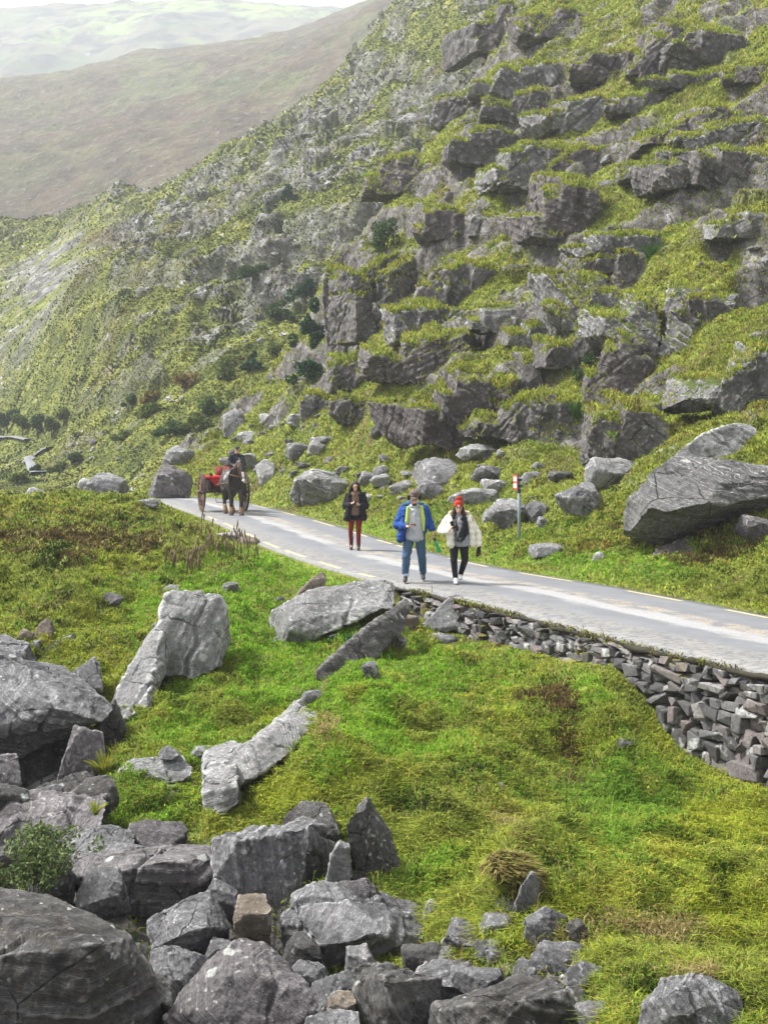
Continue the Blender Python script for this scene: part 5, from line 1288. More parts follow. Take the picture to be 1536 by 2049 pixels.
shrub('grey green bush below the far road', 40, 966, 46, 30, 'gorse', 17, fn=mid_at, n=1000)
shrub('dark bush beyond the bracken crest', 150, 930, 44, 30, 'dark', 18, fn=mid_at, n=1000)
shrub('dark bush high under the crag line', 92, 426, 34, 26, 'dark', 19, fn=mid_at, n=700)
shrub('dark juniper in the middle of the grey hill', 578, 402, 26, 52, 'holly', 20, fn=mid_at, n=900)
shrub('dark bush low on the grey hill', 250, 880, 50, 30, 'gorse', 33, fn=mid_at, n=1200)
shrub('mid green bush under the brown one', 446, 762, 56, 50, 'gorse', 34, fn=mid_at, n=1500)
def tree(label, px, yb, w, h, tone, seed, fn=mid_at):
    d = fn(px, yb)
    if d is None: print('no ground', label); return
    p = P(px, yb, d); W_, H_ = w * d / F, h * d / F; rg = np.random.default_rng(seed)
    t = tag(empty('tree', tuple(p)), label, 'tree')
    L_ = [((rg.uniform(-.3, .3) * W_, rg.uniform(-.3, .3) * W_, rg.uniform(.45, .85) * H_), tuple(rg.uniform(.16, .3) * W_ for _ in range(3))) for _ in range(9)]
    link('crown', leaf_cloud(L_, 2000, 1.5 * d / 1407, GR[tone], seed), M['leafy'], t, smooth=False)
    paths = [[((0, 0, -.2), .04 * H_), ((rg.uniform(-.04, .04) * H_, 0, .35 * H_), .03 * H_), ((0, 0, .7 * H_), .012 * H_)]] + [[((0, 0, .3 * H_), .018 * H_), (L_[k][0], .006 * H_)] for k in range(4)]
    link('trunk', tube_mesh(paths, 6), M['bark'], t)
for k, a in enumerate([('dark tree at the left edge above the far road', 16, 866, 40, 46, 'dark'), ('second dark tree from the left above the far road', 46, 872, 34, 44, 'gorse'), ('thin grey tree between the dark ones and the slope', 76, 874, 30, 48, 'dark'), ('rightmost of the dark trees above the far road', 104, 876, 34, 40, 'gorse'), ('lone leafy tree on the slope right of the dark trees', 128, 852, 30, 34, 'gorse')]):
    tree(*a, 60 + k)
# fern fronds
def fern(label, px, yb, h, tone, seed, n=26, name='fern', cat='fern', d=None):
    d = d or near_at(px, yb); p = P(px, yb, d); H_ = h * d / F; rg = np.random.default_rng(seed); V = []; T3 = []; C = []
    for k in range(n):
        th = rg.uniform(0, 6.28); l = H_ * rg.uniform(.7, 1.15); out = rg.uniform(.25, .8)
        dv_ = np.array([math.cos(th), math.sin(th), 0]); sd = np.array([-math.sin(th), math.cos(th), 0]); col = np.array(GR[tone][rg.integers(len(GR[tone]))]) * rg.lognormal(0, .2)
        for j in range(14):
            t = j / 14; q = dv_ * (l * out * t) + np.array([0, 0, l * (t - .55 * out * t * t)]); q2 = dv_ * (l * out * (t + .07)) + np.array([0, 0, l * ((t + .07) - .55 * out * (t + .07) ** 2)])
            for s_ in (-1, 1):
                wv = sd * s_ * l * .20 * (1 - t) ** .8 + dv_ * l * .05 + np.array([0, 0, -.02 * l]); b = len(V); V += [q, q2, q + wv]; T3.append((b, b + 1, b + 2)); C += [col] * 3
    me = np_mesh('fern', np.array(V), None, np.array(T3)); set_attr(me, 'col', np.array(C), 'FLOAT_COLOR')
    o = link(name, me, M['leafy'], None, smooth=False); o.location = p; tag(o, label, cat); return o
fern('yellow green fern growing beside the dark fin of rock', 212, 1556, 62, 'fern', 21, 34)
fern('small yellow fern on the purple layered slab', 192, 1630, 34, 'fern', 22, 20, d=14.8)
fern('fern with long fronds in the dark hollow of the hill', 1150, 842, 50, 'green', 23, 20)
fern('bright fern on the slope beside the stacked stones', 1300, 520, 46, 'green', 24, 24)
fern('tuft of fern on the grassy slope right of the white stone', 1040, 870, 40, 'green', 25, 16)
t = shrub('small leafy green plant at the foot of the fallen boulder', 682, 1290, 44, 46, 'green', 26, n=420, size=.045, lobes=4, name='plant', cat='plant')
def twiggy(label, px, yb, d, w, h, seed):
    p = P(px, yb, d); W_, H_ = w * d / F, h * d / F; rg = np.random.default_rng(seed); t = tag(empty('bramble', tuple(p)), label, 'bramble'); tips = []
    for k in range(26):
        x = rg.uniform(-.45, .45) * W_; e = np.array([x + rg.normal() * .1 * W_, rg.uniform(-.25, .2) * W_, H_ * rg.uniform(.4, 1.05)]); m = e * .55 + np.array([rg.normal() * .06 * W_, 0, .05 * H_])
        tips.append(([((x * .4, 0, -.1), .006), (m, .004), (e, .0015)], e, m))
    link('stem', tube_mesh([a for a, e, m in tips], 5), M['bark'], t)
    L_ = [(tuple(e), (.10, .10, .08)) for a, e, m in tips] + [(tuple(m), (.08, .08, .07)) for a, e, m in tips]
    link('foliage', leaf_cloud(L_, 3400, .022, GR['bramble'], seed), M['leafy'], t, smooth=False)
twiggy('grey green bramble growing at the left edge over the pile', 50, 1800, 13.0, 230, 120, 31)
twiggy('sparse bramble sprig beside the pinkish grey boulder', 88, 1742, 13.4, 90, 80, 32)
# last year's dead flower stalks by the road
rg = np.random.default_rng(41); paths = []
for (x0, x1, y0, y1, n, hpx) in [(380, 520, 1080, 1125, 60, 40), (330, 400, 1120, 1150, 30, 36), (400, 500, 1040, 1070, 30, 30), (180, 420, 1050, 1110, 40, 22)]:
    for k in range(n):
        px, py = rg.uniform(x0, x1), rg.uniform(y0, y1); d = near_at(px, py)
        if d is None: continue
        p = P(px, py, d); 
        if abs(road_dist(np.array([p.x]), np.array([p.y]))[0][0]) < RW / 2 + .15: continue
        h = hpx * rg.uniform(.5, 1.1) / F * d; a, b = rg.normal() * .12 * h, rg.normal() * .12 * h; r = .45 * d / 1407
        paths.append([((p.x, p.y, p.z - .05), r), ((p.x + a * .5, p.y, p.z + h * .55), r * 1.2), ((p.x + a, p.y + b, p.z + h * .8), r * 1.9), ((p.x + a, p.y + b, p.z + h), r * .8)])
M['stalk'] = simple('dry_stalk', (.13, .09, .055), .9, .3, 9)
tag(link('dead_stalks', tube_mesh(paths, 4), M['stalk']), 'dead brown flower stalks standing in the grass by the road', None, kind='stuff')
# tawny sod hanging over a dark gap
d = near_at(1030, 1800); p0 = P(1025, 1760, d)
sod = tag(empty('grass_tussock', tuple(p0)), 'tawny overhanging grass tussock over a dark gap in the bank', 'tussock')
me = remesh([sph((-.13, .12, .08), (.08, .18, .07)), sph((-.02, .18, .05), (.15, .24, .10)), sph((.09, .24, -.05), (.14, .28, .14))], .025); roughen(me, 5, disp=.05, scale=.6, cracks=0)
M['soil'] = simple('peaty_soil', (.05, .035, .022), .95, .4, 8, .6)
link('sod', me, M['soil'], sod)
co = get_co(me); no = get_no(me); k = np.random.default_rng(3).choice(np.nonzero((no[:, 2] > -.1))[0], 2600); pp = co[k]; rg = np.random.default_rng(4); n = len(k)
up = no[k] * .45 + np.array([0.15, -.35, -.30]); up /= np.linalg.norm(up, axis=1)[:, None]
cols = np.array([PAL['straw'], (.24, .16, .07), PAL['brown'], PAL['olive']])[rg.choice(4, n, p=[.22, .28, .15, .35])] * rg.lognormal(0, .25, (n, 1))
me2 = blades_mesh(pp, np.full(n, .13) * rg.uniform(.5, 1.3, n), np.full(n, .012), np.full(n, .08), cols, 5, up=up)
link('grass_blades', me2, M['leaf'], sod, smooth=False)
# stretches of the same road further down the valley, draped on the ground
def strip(label, pts, w):
    q = np.array([[P(px, py, mid_at(px, py))[k] for k in range(2)] for px, py in pts]); q = smooth_poly(q, 1.5, 3)
    zz = mid_surface(CX + q[:, 0] / q[:, 1] * F, q[:, 1])[0]; zz = np.convolve(np.pad(zz, 4, 'edge'), np.ones(9) / 9, 'valid') + .07
    tn = np.gradient(q, axis=0); tn /= np.linalg.norm(tn, axis=1)[:, None]; nn = np.stack([-tn[:, 1], tn[:, 0]], 1)
    me = ribbon(q - nn * w / 2, nn, zz, [0, w * .33, w * .66, w], w, 0.0, .12); me.attributes['across'].data.foreach_set('value', np.full(len(me.vertices), .7, np.float32)); tag(link('road', me, M['road'], None), label, None, kind='structure')
strip('pale bend of the road far down the valley', [(80, 950), (72, 938), (62, 922), (66, 910), (84, 902), (110, 897)], 1.4)
strip('distant upper bend of the road at the left edge', [(-60, 866), (0, 869), (30, 873), (66, 884)], 1.2)
print('plants', time.time() - T0)
# ------------------------------------------------------------------ people
def V_(*a): return Vector(a)
M['skin'] = simple('skin', (.52, .32, .24), .6, .08, 20, 0, .35)
def cloth(name, c, var=.2, scale=14, bump=.5): return simple(name, c, .85, var, scale, bump, .2)
M['hair'] = simple('dark_hair', (.022, .014, .010), .55, .4, 60, .6)
M['eye'] = simple('dark_eye', (.03, .022, .02), .3, .1)
M['lip'] = simple('lip', (.34, .12, .10), .5, .1)
M['brow'] = simple('eyebrow', (.05, .03, .02), .8, .1)
def hand_hulls(w, dirv, nrm, curl, thumb_side, s=1.0, thumb_curl=.5):
    """palm, five fingers; w wrist point, dirv towards the knuckles, nrm out of the palm; thumb_side +-1 along cross(dirv, nrm)"""
    d = Vector(dirv).normalized(); n = (Vector(nrm) - d * Vector(nrm).dot(d)).normalized(); sd = d.cross(n)
    H = []
    kn = [w + d * (.088 - .004 * abs(i - 1)) * s + sd * ((1.5 - i) * .0215 * thumb_side) * s for i in range(4)]
    palm = []
    for q in (w + sd * .024 * s, w - sd * .024 * s, kn[0], kn[3]): palm += sph(q, .0135 * s)
    H.append(palm)
    L_ = [(.042, .026, .021), (.047, .030, .023), (.043, .028, .021), (.034, .021, .018)]
    for i in range(4):
        p = kn[i]; a = curl[i] if hasattr(curl, '__len__') else curl
        ang = a * .55; r = .0088 * s
        for j, l in enumerate(L_[i]):
            q = p + (d * math.cos(ang) + n * math.sin(ang)) * l * s; H.append(cap(p, r, q, r * .93)); p = q; r *= .93; ang += a * .75
    tb = w + d * .026 * s + sd * .024 * thumb_side * s; t1 = tb + (d * .75 + sd * thumb_side * .7 + n * .25).normalized() * .042 * s
    t2 = t1 + (d * (1 - thumb_curl * .4) + n * thumb_curl - sd * thumb_side * .3 * thumb_curl).normalized() * .032 * s
    H += [cap(tb, .0125 * s, t1, .0105 * s), cap(t1, .0105 * s, t2, .009 * s)]
    return H
def head_hulls(c, s=1.0, yaw=0.0, tilt=0.0):
    """head centred between ears at c, face to -Y; tilt>0 looks down. returns hulls and a transform for face parts"""
    R = Matrix.Rotation(yaw, 3, 'Z') @ Matrix.Rotation(tilt, 3, 'X')
    T = lambda x, y, z: c + R @ (Vector((x, y, z)) * s)
    H = [[c + R @ (Vector(p) * s) for p in sph((0, .012, .035), (.074, .094, .085))],
         [c + R @ (Vector(p) * s) for p in sph((0, -.028, .0), (.062, .060, .07))] + [c + R @ (Vector(p) * s) for p in sph((0, -.045, -.085), (.030, .030, .024))],
         cap(T(0, -.088, .012), .010 * s, T(0, -.108, -.026), .015 * s),                 # nose
         cap(T(-.030, -.078, .034), .014 * s, T(.030, -.078, .034), .014 * s),            # brow ridge
         cap(T(-.018, -.082, -.058), .010 * s, T(.018, -.082, -.058), .010 * s)]          # mouth area
    for sx in (-1, 1): H.append(cap(T(sx * .076, .010, .018), .014 * s, T(sx * .074, .012, -.018), .010 * s))
    return H, T
def face_parts(T, root, s=1.0, beard=False):
    for sx in (-1, 1):
        e = remesh([sph(T(sx * .029, -.083, .010), .0105 * s)], .004); link('eye', e, M['eye'], root)
        b = remesh([cap(T(sx * .014, -.094, .030), .0045 * s, T(sx * .046, -.084, .030), .004 * s)], .003); link('eyebrow', b, M['brow'], root)
    link('mouth', remesh([cap(T(-.020, -.091, -.058), .0055 * s, T(.020, -.091, -.058), .0055 * s)], .003), M['lip'], root)
def shoe(ank, toe_dir, s=1.0, shaft=.0):
    t = Vector(toe_dir).normalized(); a = Vector(ank); g = Vector((a.x, a.y, 0))
    H = [sph(g - t * .045 + V_(0, 0, .035), (.036, .036, .035)) + sph(g + t * .10 + V_(0, 0, .032), (.042, .042, .032)) + sph(g + t * .16 + V_(0, 0, .026), (.036, .036, .025)) + sph(a + V_(0, 0, .02), (.042, .046, .04))]
    if shaft: H.append(cap(a, .047, a + V_(0, 0, shaft), .056))
    return H
def person_base(px, py, label, group=None, d=None):
    d = d or F * CH / (py - HY); p = P(px, py, d)
    i = np.argmin(((CEN - np.array([p.x, p.y])) ** 2).sum(1)); p.z = .028
    t = tag(empty('person', tuple(p)), label, 'person', group); return t
def knit(me, amp, freq, axis=2):
    co = get_co(me); no = get_no(me); set_co(me, co + no * (amp * np.sin(co[:, axis] * freq + 1.2 * fbm(co * 9, 2)))[:, None]); return me
def wrinkle(me, amp, scale, seed=0):
    co = get_co(me); no = get_no(me); set_co(me, co + no * (amp * (ridged(co / scale + seed, 3) - .6))[:, None]); return me
def spd(p, toe, *a): return p

# ---- man in the blue jacket
man = person_base(829, 1167, 'man in open blue jacket, grey sweatshirt and jeans looking at his phone')
hipL, hipR = V_(-.095, .0, .88), V_(.095, .02, .88)
kL, aL = V_(-.155, -.10, .49), V_(-.170, -.04, .085)
kR, aR = V_(.135, .0, .50), V_(.165, .26, .13)
hc = V_(-.005, -.10, 1.575)
hh, T = head_hulls(hc, 1.04, 0.0, .42)
shL, elL, wrL = V_(-.215, .02, 1.385), V_(-.325, -.05, 1.075), V_(-.13, -.31, 1.06)
shR, elR, wrR = V_(.20, .03, 1.385), V_(.295, .04, 1.10), V_(.335, -.09, .945)
handL = hand_hulls(wrL, (.8, -.45, .12), (.1, -.2, 1), .75, 1, 1.05)
handR = hand_hulls(wrR, (.08, -.12, -1), (-.9, -.3, 0), 1.15, -1, 1.05)
body = hh + [cap(V_(0, .0, 1.40), .062, hc + V_(0, .045, -.05), .058)] + chain([(shL, .05), (elL, .042), (wrL, .028)]) + chain([(shR, .05), (elR, .042), (wrR, .028)]) + handL + handR
body += [sph((0, .01, 1.28), (.17, .10, .13)) + sph((0, .0, 1.0), (.15, .10, .1)) + sph((0, .01, .9), (.16, .11, .09))] + chain([(hipL, .085), (kL, .055), (aL, .04)]) + chain([(hipR, .085), (kR, .055), (aR, .04)]) + [cap(aL, .035, aL + V_(0, -.12, -.045), .03), cap(aR, .035, aR + V_(0, -.12, -.06), .03)]
link('body', remesh(body, .0068, 2), M['skin'], man)
face_parts(T, man, 1.04)
M['sweat'] = cloth('grey_sweatshirt', (.40, .42, .45), .12)
sw = [sph((0, -.03, 1.30), (.165, .115, .13)) + sph((0, -.045, 1.05), (.165, .125, .10)), sph((0, -.045, 1.05), (.165, .125, .10)) + sph((.0, -.04, .82), (.175, .135, .06)), cap(V_(-.06, -.03, 1.42), .05, V_(.06, -.03, 1.42), .05), sph((-.0, -.07, 1.425), (.085, .055, .035))]
link('sweatshirt', wrinkle(remesh(sw, .011, 2), .012, .16), M['sweat'], man)
M['bluejkt'] = cloth('blue_jacket', (.018, .060, .25), .35, 10)
jk = [sph((0, .05, 1.34), (.235, .12, .10)) + sph((-.01, .06, 1.05), (.235, .125, .12)), sph((-.01, .06, 1.05), (.235, .125, .12)) + sph((-.05, .05, .83), (.235, .14, .06))]
jk += chain([(V_(-.175, -.035, 1.36), .06), (V_(-.225, -.085, 1.08), .066), (V_(-.265, -.10, .82), .075)]) + chain([(V_(.195, -.03, 1.36), .05), (V_(.205, -.07, 1.10), .05), (V_(.185, -.05, .97), .045)])
jk += chain([(shL + V_(.01, 0, -.01), .078), (elL, .078), (wrL + V_(-.045, .06, 0), .057)]) + chain([(shR + V_(-.01, 0, -.01), .076), (elR, .070), (wrR + V_(-.01, .02, .05), .052)])
link('jacket', wrinkle(remesh(jk, .011, 2), .016, .13, 3), M['bluejkt'], man)
M['navy'] = cloth('navy_yoke', (.045, .10, .19), .2)
link('jacket_hood', wrinkle(remesh([cap(V_(-.15, .02, 1.455), .052, V_(.13, .04, 1.455), .05), cap(V_(-.205, .0, 1.43), .05, V_(-.10, .08, 1.475), .055)], .011, 1), .008, .1), M['navy'], man)
M['hivis'] = cloth('hi_vis_yellow', (.42, .55, .11), .2)
link('hi_vis_vest', remesh(chain([(V_(-.125, -.10, 1.40), .032), (V_(-.150, -.135, 1.15), .034), (V_(-.155, -.13, 1.06), .020)]) + chain([(V_(.125, -.09, 1.42), .036), (V_(.158, -.12, 1.20), .040), (V_(.165, -.115, .98), .024)]), .009, 1), M['hivis'], man)
M['jeans'] = cloth('washed_jeans', (.055, .105, .175), .45, 5)
link('jeans', wrinkle(remesh([sph((0, .01, .88), (.165, .125, .09))] + chain([(hipL, .108), (kL, .080), (aL + V_(0, 0, .07), .066)]) + chain([(hipR, .108), (kR, .080), (aR + V_(0, -.0, .03), .064)]), .011, 2), .010, .11, 5), M['jeans'], man)
M['cuff'] = cloth('pale_turn_up', (.45, .50, .56), .15)
link('turn_up', remesh([cap(aL + V_(0, -.008, .055), .069, aL + V_(0, 0, .085), .069)], .01), M['cuff'], man); link('turn_up', remesh([cap(aR + V_(0, -.0, .035), .068, aR + V_(0, -.0, .07), .068)], .01), M['cuff'], man)
M['boot'] = simple('dark_boot', (.022, .019, .017), .6, .3, 20, .3)
for a in (aL, aR):
    sh = shoe(V_(a.x, a.y, .10), (.05 if a.x > 0 else -.1, -1, 0), 1, .10)
    me = remesh(sh, .009, 1); 
    if a.x > 0: me.transform(Matrix.Translation((0, 0, .02)))
    link('boot', me, M['boot'], man)
M['tweed'] = simple('patterned_hat', (.14, .105, .09), .9, .6, 16, .5)
hat = [[T(*p) for p in sph((0, .015, .085), (.100, .118, .058))], [T(*p) for p in sph((0, -.095, .058), (.075, .055, .014))], [T(*p) for p in sph((0, .0, .125), (.078, .09, .045))]]
link('hat', wrinkle(remesh(hat, .008, 1), .007, .05), M['tweed'], man)
for sx in (-1, 1): link('hat_flap', wrinkle(remesh([[T(*p) for p in sph((sx * .102, .02, .02), (.030, .05, .062))]], .007, 1), .006, .04), M['hair'], man)
link('beard', remesh([[T(*p) for p in sph((0, -.062, -.085), (.048, .035, .032))]], .006, 1), M['brow'], man)
def phone(label, root, at, dirv, nrm, w=.072, h=.145):
    d = Vector(dirv).normalized(); n = (Vector(nrm) - d * Vector(nrm).dot(d)).normalized(); sd = d.cross(n)
    R = Matrix((sd, d, n)).transposed(); me = hulls_mesh([box_pts(Vector(at), (w, h, .009), R)])
    bm = bmesh.new(); bm.from_mesh(me); bmesh.ops.bevel(bm, geom=bm.edges[:], offset=.003, segments=2, affect='EDGES'); bm.to_mesh(me); bm.free()
    loc = Vector(root.location); o = tag(empty('mobile_phone', tuple(loc + Vector(at))), label, 'phone')
    me.transform(Matrix.Translation(-Vector(at))); link('case', me, M['case'], o, smooth=False)
    me = hulls_mesh([box_pts(n * .0052, (w * .9, h * .93, .0012), R)]); link('screen', me, M['screen'], o, smooth=False)
M['case'] = simple('black_phone', (.015, .015, .017), .35, .1, spec=.5); M['screen'] = simple('dark_glass', (.01, .011, .013), .12, .05, spec=.6)
phone('black phone in the right hand of the man in blue', man, wrL + V_(.075, -.055, .028), (.75, -.45, .30), (.2, .55, .85))
# green bottle hanging from his other hand
M['green'] = simple('green_plastic', (.005, .36, .11), .35, .15, 12, spec=.5); M['blackp'] = simple('black_plastic', (.02, .02, .02), .5, .2)
hb = Vector(man.location) + wrR + V_(.02, -.03, -.10); ax = V_(.42, -.05, -1).normalized()
bt = tag(empty('water_bottle', tuple(hb + ax * .30)), 'green water bottle dangling from the left hand of the man in blue', 'bottle')
o0 = Vector(bt.location)
link('flask', remesh([cap(hb + ax * .10 - o0, .033, hb + ax * .165 - o0, .037), cap(hb + ax * .165 - o0, .030, hb + ax * .20 - o0, .030), cap(hb + ax * .215 - o0, .036, hb + ax * .275 - o0, .037)], .006, 1), M['green'], bt)
link('cap', remesh([cap(hb + ax * .035 - o0, .020, hb + ax * .075 - o0, .024)], .005), M['blackp'], bt)
link('strap', tube_mesh([[(hb + V_(-.012, 0, .03) - o0, .006), (hb + ax * .05 - o0 + V_(-.02, 0, 0), .007)], [(hb + V_(.02, 0, .02) - o0, .006), (hb + ax * .05 - o0 + V_(.02, 0, 0), .007)]], 6), M['blackp'], bt)
# small bag on his back
bag = tag(empty('backpack', tuple(Vector(man.location) + V_(-.05, .22, .9))), 'pale backpack just showing behind the man in blue', 'backpack')
M['bagc'] = cloth('pale_canvas', (.45, .50, .36), .2)
link('sack', wrinkle(remesh([sph((-.03, .02, .30), (.22, .10, .10)) + sph((-.10, .03, .10), (.24, .11, .12))], .014, 1), .012, .12), M['bagc'], bag)

# ---- woman in the white jacket
wom = person_base(918, 1171, 'woman in cream puffer jacket, red bobble hat and black leggings')
hc = V_(-.01, -.05, 1.405); hh, T = head_hulls(hc, .97, -.05, .04)
shL, elL, wrL = V_(-.20, .03, 1.205), V_(-.33, -.06, .99), V_(-.19, -.27, 1.02)
shR, elR, wrR = V_(.19, .03, 1.205), V_(.345, .06, .92), V_(.365, -.02, .70)
hipL, hipR = V_(-.085, .02, .80), V_(.085, .03, .80); kL, aL = V_(-.10, -.06, .44), V_(-.065, .02, .09); kR, aR = V_(.105, -.07, .45), V_(.035, .22, .16)
handL = hand_hulls(wrL, (.35, -.35, .75), (.8, .2, .1), .9, 1, .95); handR = hand_hulls(wrR, (.05, -.15, -1), (-.8, -.5, 0), .6, -1, .95)
body = hh + [cap(V_(0, .01, 1.22), .05, hc + V_(0, .03, -.06), .048)] + chain([(shL, .045), (elL, .038), (wrL, .025)]) + chain([(shR, .045), (elR, .038), (wrR, .025)]) + handL + handR
body += [sph((0, .02, 1.12), (.15, .09, .11)) + sph((0, .02, .92), (.13, .09, .09)) + sph((0, .03, .82), (.15, .105, .08))] + chain([(hipL, .08), (kL, .05), (aL, .035)]) + chain([(hipR, .08), (kR, .05), (aR, .035)]) + [cap(aL, .03, aL + V_(0, -.11, -.05), .028), cap(aR, .03, aR + V_(0, -.09, -.08), .028)]
link('body', remesh(body, .0068, 2), M['skin'], wom); face_parts(T, wom, .97)
M['cream'] = cloth('cream_quilting', (.74, .70, .60), .08, 8)
jk = [sph((0, .06, 1.17), (.22, .11, .09)) + sph((0, .07, .93), (.225, .12, .10)), sph((0, .07, .93), (.225, .12, .10)) + sph((0, .07, .74), (.225, .13, .06))]
jk += chain([(V_(-.165, -.03, 1.20), .055), (V_(-.175, -.10, .95), .078), (V_(-.155, -.10, .74), .072)]) + chain([(V_(.185, -.03, 1.20), .055), (V_(.235, -.07, .95), .055), (V_(.245, -.05, .74), .058)])
jk += chain([(shL, .080), (elL, .080), (wrL + V_(-.03, .04, -.02), .060)]) + chain([(shR, .080), (elR, .078), (wrR + V_(0, .01, .03), .060)])
link('puffer_jacket', knit(wrinkle(remesh(jk, .011, 1), .008, .12, 8), .004, 60), M['cream'], wom)
M['fur'] = simple('fur_trim', (.52, .43, .30), .95, .3, 60, .8)
link('fur_hood', wrinkle(remesh(chain([(V_(-.19, -.03, 1.20), .035), (V_(-.15, .08, 1.30), .045), (V_(0, .12, 1.34), .045), (V_(.17, .07, 1.30), .045), (V_(.235, -.02, 1.19), .038)]), .010), .016, .035), M['fur'], wom)
M['black'] = cloth('black_fabric', (.014, .014, .018), .3, 12); M['greyt'] = cloth('grey_jersey', (.26, .265, .285), .15)
link('grey_top', wrinkle(remesh([sph((.03, -.04, 1.16), (.13, .09, .10)) + sph((.04, -.04, .90), (.15, .115, .1)), sph((.04, -.04, .90), (.15, .115, .1)) + sph((.05, -.03, .73), (.16, .12, .045)), cap(V_(-.02, -.03, 1.25), .055, V_(.04, -.03, 1.25), .055)], .011, 1), .010, .12), M['greyt'], wom)
link('black_vest', wrinkle(remesh([sph((.10, -.09, 1.13), (.055, .07, .10)) + sph((.07, -.09, .95), (.10, .09, .08)), sph((.07, -.09, .95), (.10, .09, .08)) + sph((.03, -.085, .83), (.085, .085, .05)), cap(V_(-.035, -.115, 1.02), .03, V_(-.06, -.09, 1.16), .022), cap(V_(.05, -.10, 1.20), .035, V_(.12, -.06, 1.22), .03)], .010, 1), .009, .08), M['black'], wom)
link('leggings', remesh([sph((0, .03, .80), (.155, .115, .08))] + chain([(hipL, .100), (kL, .068), (aL + V_(0, 0, .0), .048)]) + chain([(hipR, .100), (kR, .068), (aR + V_(0, 0, -.02), .048)]), .010, 1), M['black'], wom)
M['whiteshoe'] = simple('white_trainer', (.62, .62, .60), .6, .1, 20)
for a in (aL, aR):
    me = remesh(shoe(V_(a.x, a.y, .08), (0, -1, 0)), .009, 1)
    if a is aR: me.transform(Matrix.Translation((0, 0, .06)))
    link('shoe', me, M['whiteshoe'], wom)
link('glove', remesh(hand_hulls(wrR, (.05, -.15, -1), (-.8, -.5, 0), .6, -1, 1.22) + [cap(wrR + V_(0,0,.05), .036, wrR, .034), cap(wrR, .03, wrR + V_(-.005, -.02, -.12), .040)] + hand_hulls(wrR, (.05, -.15, -1), (-.8, -.5, 0), .6, -1, .97) + hand_hulls(wrR, (.05, -.15, -1), (-.8, -.5, 0), .6, -1, 1.08), .0075, 1), M['black'], wom)
M['redknit'] = simple('red_knit', (.42, .035, .020), .95, .3, 40, .8)
link('beanie', knit(remesh([[T(*p) for p in sph((0, .015, .085), (.094, .110, .088))], [T(*p) for p in sph((0, .012, .055), (.098, .114, .034))]], .006, 1), .0025, 260), M['redknit'], wom)
link('bobble', wrinkle(remesh([[T(*p) for p in sph((.01, .02, .190), (.052, .05, .042))]], .007), .012, .02), M['redknit'], wom)
M['patch'] = simple('white_patch', (.70, .66, .62), .8, .1)
link('hat_patch', hulls_mesh([[T(x, y, z) for x in (-.018, .018) for y in (-.106, -.098) for z in (.040, .078)]]), M['patch'], wom, smooth=False)
link('hair', wrinkle(remesh([[T(*p) for p in sph((sx * .078, .02, -.05), (.030, .055, .10))] + [T(*p) for p in sph((sx * .10, .0, -.17), (.040, .045, .05))] for sx in (-1, 1)] + [[T(*p) for p in sph((0, .06, -.04), (.08, .05, .12))]], .008, 1), .008, .04), M['hair'], wom)
phone('brown cased phone held up by the woman in the cream jacket', wom, wrL + V_(.055, -.055, .095), (-.35, -.1, .9), (.25, .9, .1))
cmb = Vector(wom.location) + V_(.0, -.205, .84)
cmr = tag(empty('camera', tuple(cmb)), 'black camera hanging in front of the woman in the cream jacket', 'camera')
me = remesh([box_pts((0, .02, 0), (.12, .06, .08))], .006, 1); link('camera_body', me, M['blackp'], cmr)
link('lens', remesh([cap(V_(0, .0, 0), .033, V_(.01, -.055, -.01), .032)], .005), M['blackp'], cmr)
link('strap', tube_mesh([[((-.06, .02, .04), .008), ((-.075, .06, .25), .008), ((-.05, .13, .42), .008)], [((.06, .02, .04), .008), ((.10, .05, .25), .008), ((.10, .13, .42), .008)]], 6), M['blackp'], cmr)

# ---- woman in the black coat
wb = person_base(711, 1103, 'woman with long dark hair in black coat and burgundy tights looking down at her hands')
hc = V_(-.005, -.06, 1.525); hh, T = head_hulls(hc, .96, .05, .25)
shL, elL, wrL = V_(-.175, .02, 1.315), V_(-.235, .0, 1.06), V_(-.075, -.235, 1.135)
shR, elR, wrR = V_(.175, .02, 1.315), V_(.25, .0, 1.05), V_(.085, -.235, 1.10)
hipL, hipR = V_(-.085, .01, .84), V_(.085, .02, .84); kL, aL = V_(-.115, .0, .46), V_(-.105, .14, .12); kR, aR = V_(.075, -.06, .45), V_(.075, -.02, .085)
body = hh + [cap(V_(0, .01, 1.33), .05, hc + V_(0, .035, -.06), .048)] + chain([(shL, .045), (elL, .037), (wrL, .024)]) + chain([(shR, .045), (elR, .037), (wrR, .024)]) + hand_hulls(wrL, (.8, -.2, .25), (.2, .1, -.9), .8, 1, .95) + hand_hulls(wrR, (-.75, -.2, .15), (0, .6, .7), .8, -1, .95)
body += [sph((0, .02, 1.20), (.14, .09, .12)) + sph((0, .02, .98), (.13, .09, .09)) + sph((0, .02, .86), (.15, .10, .08))] + chain([(hipL, .08), (kL, .05), (aL, .035)]) + chain([(hipR, .08), (kR, .05), (aR, .035)]) + [cap(aL, .03, aL + V_(0, -.11, -.06), .028), cap(aR, .03, aR + V_(0, -.11, -.05), .028)]
link('body', remesh(body, .0068, 2), M['skin'], wb); face_parts(T, wb, .96)
M['taupe'] = cloth('brown_knit', (.16, .105, .075), .2, 20)
link('jumper', wrinkle(remesh([sph((0, -.03, 1.24), (.12, .09, .10)) + sph((0, -.045, 1.0), (.12, .10, .1)), sph((0, -.045, 1.0), (.12, .10, .1)) + sph((0, -.04, .87), (.115, .10, .05))], .011, 1), .008, .1), M['taupe'], wb)
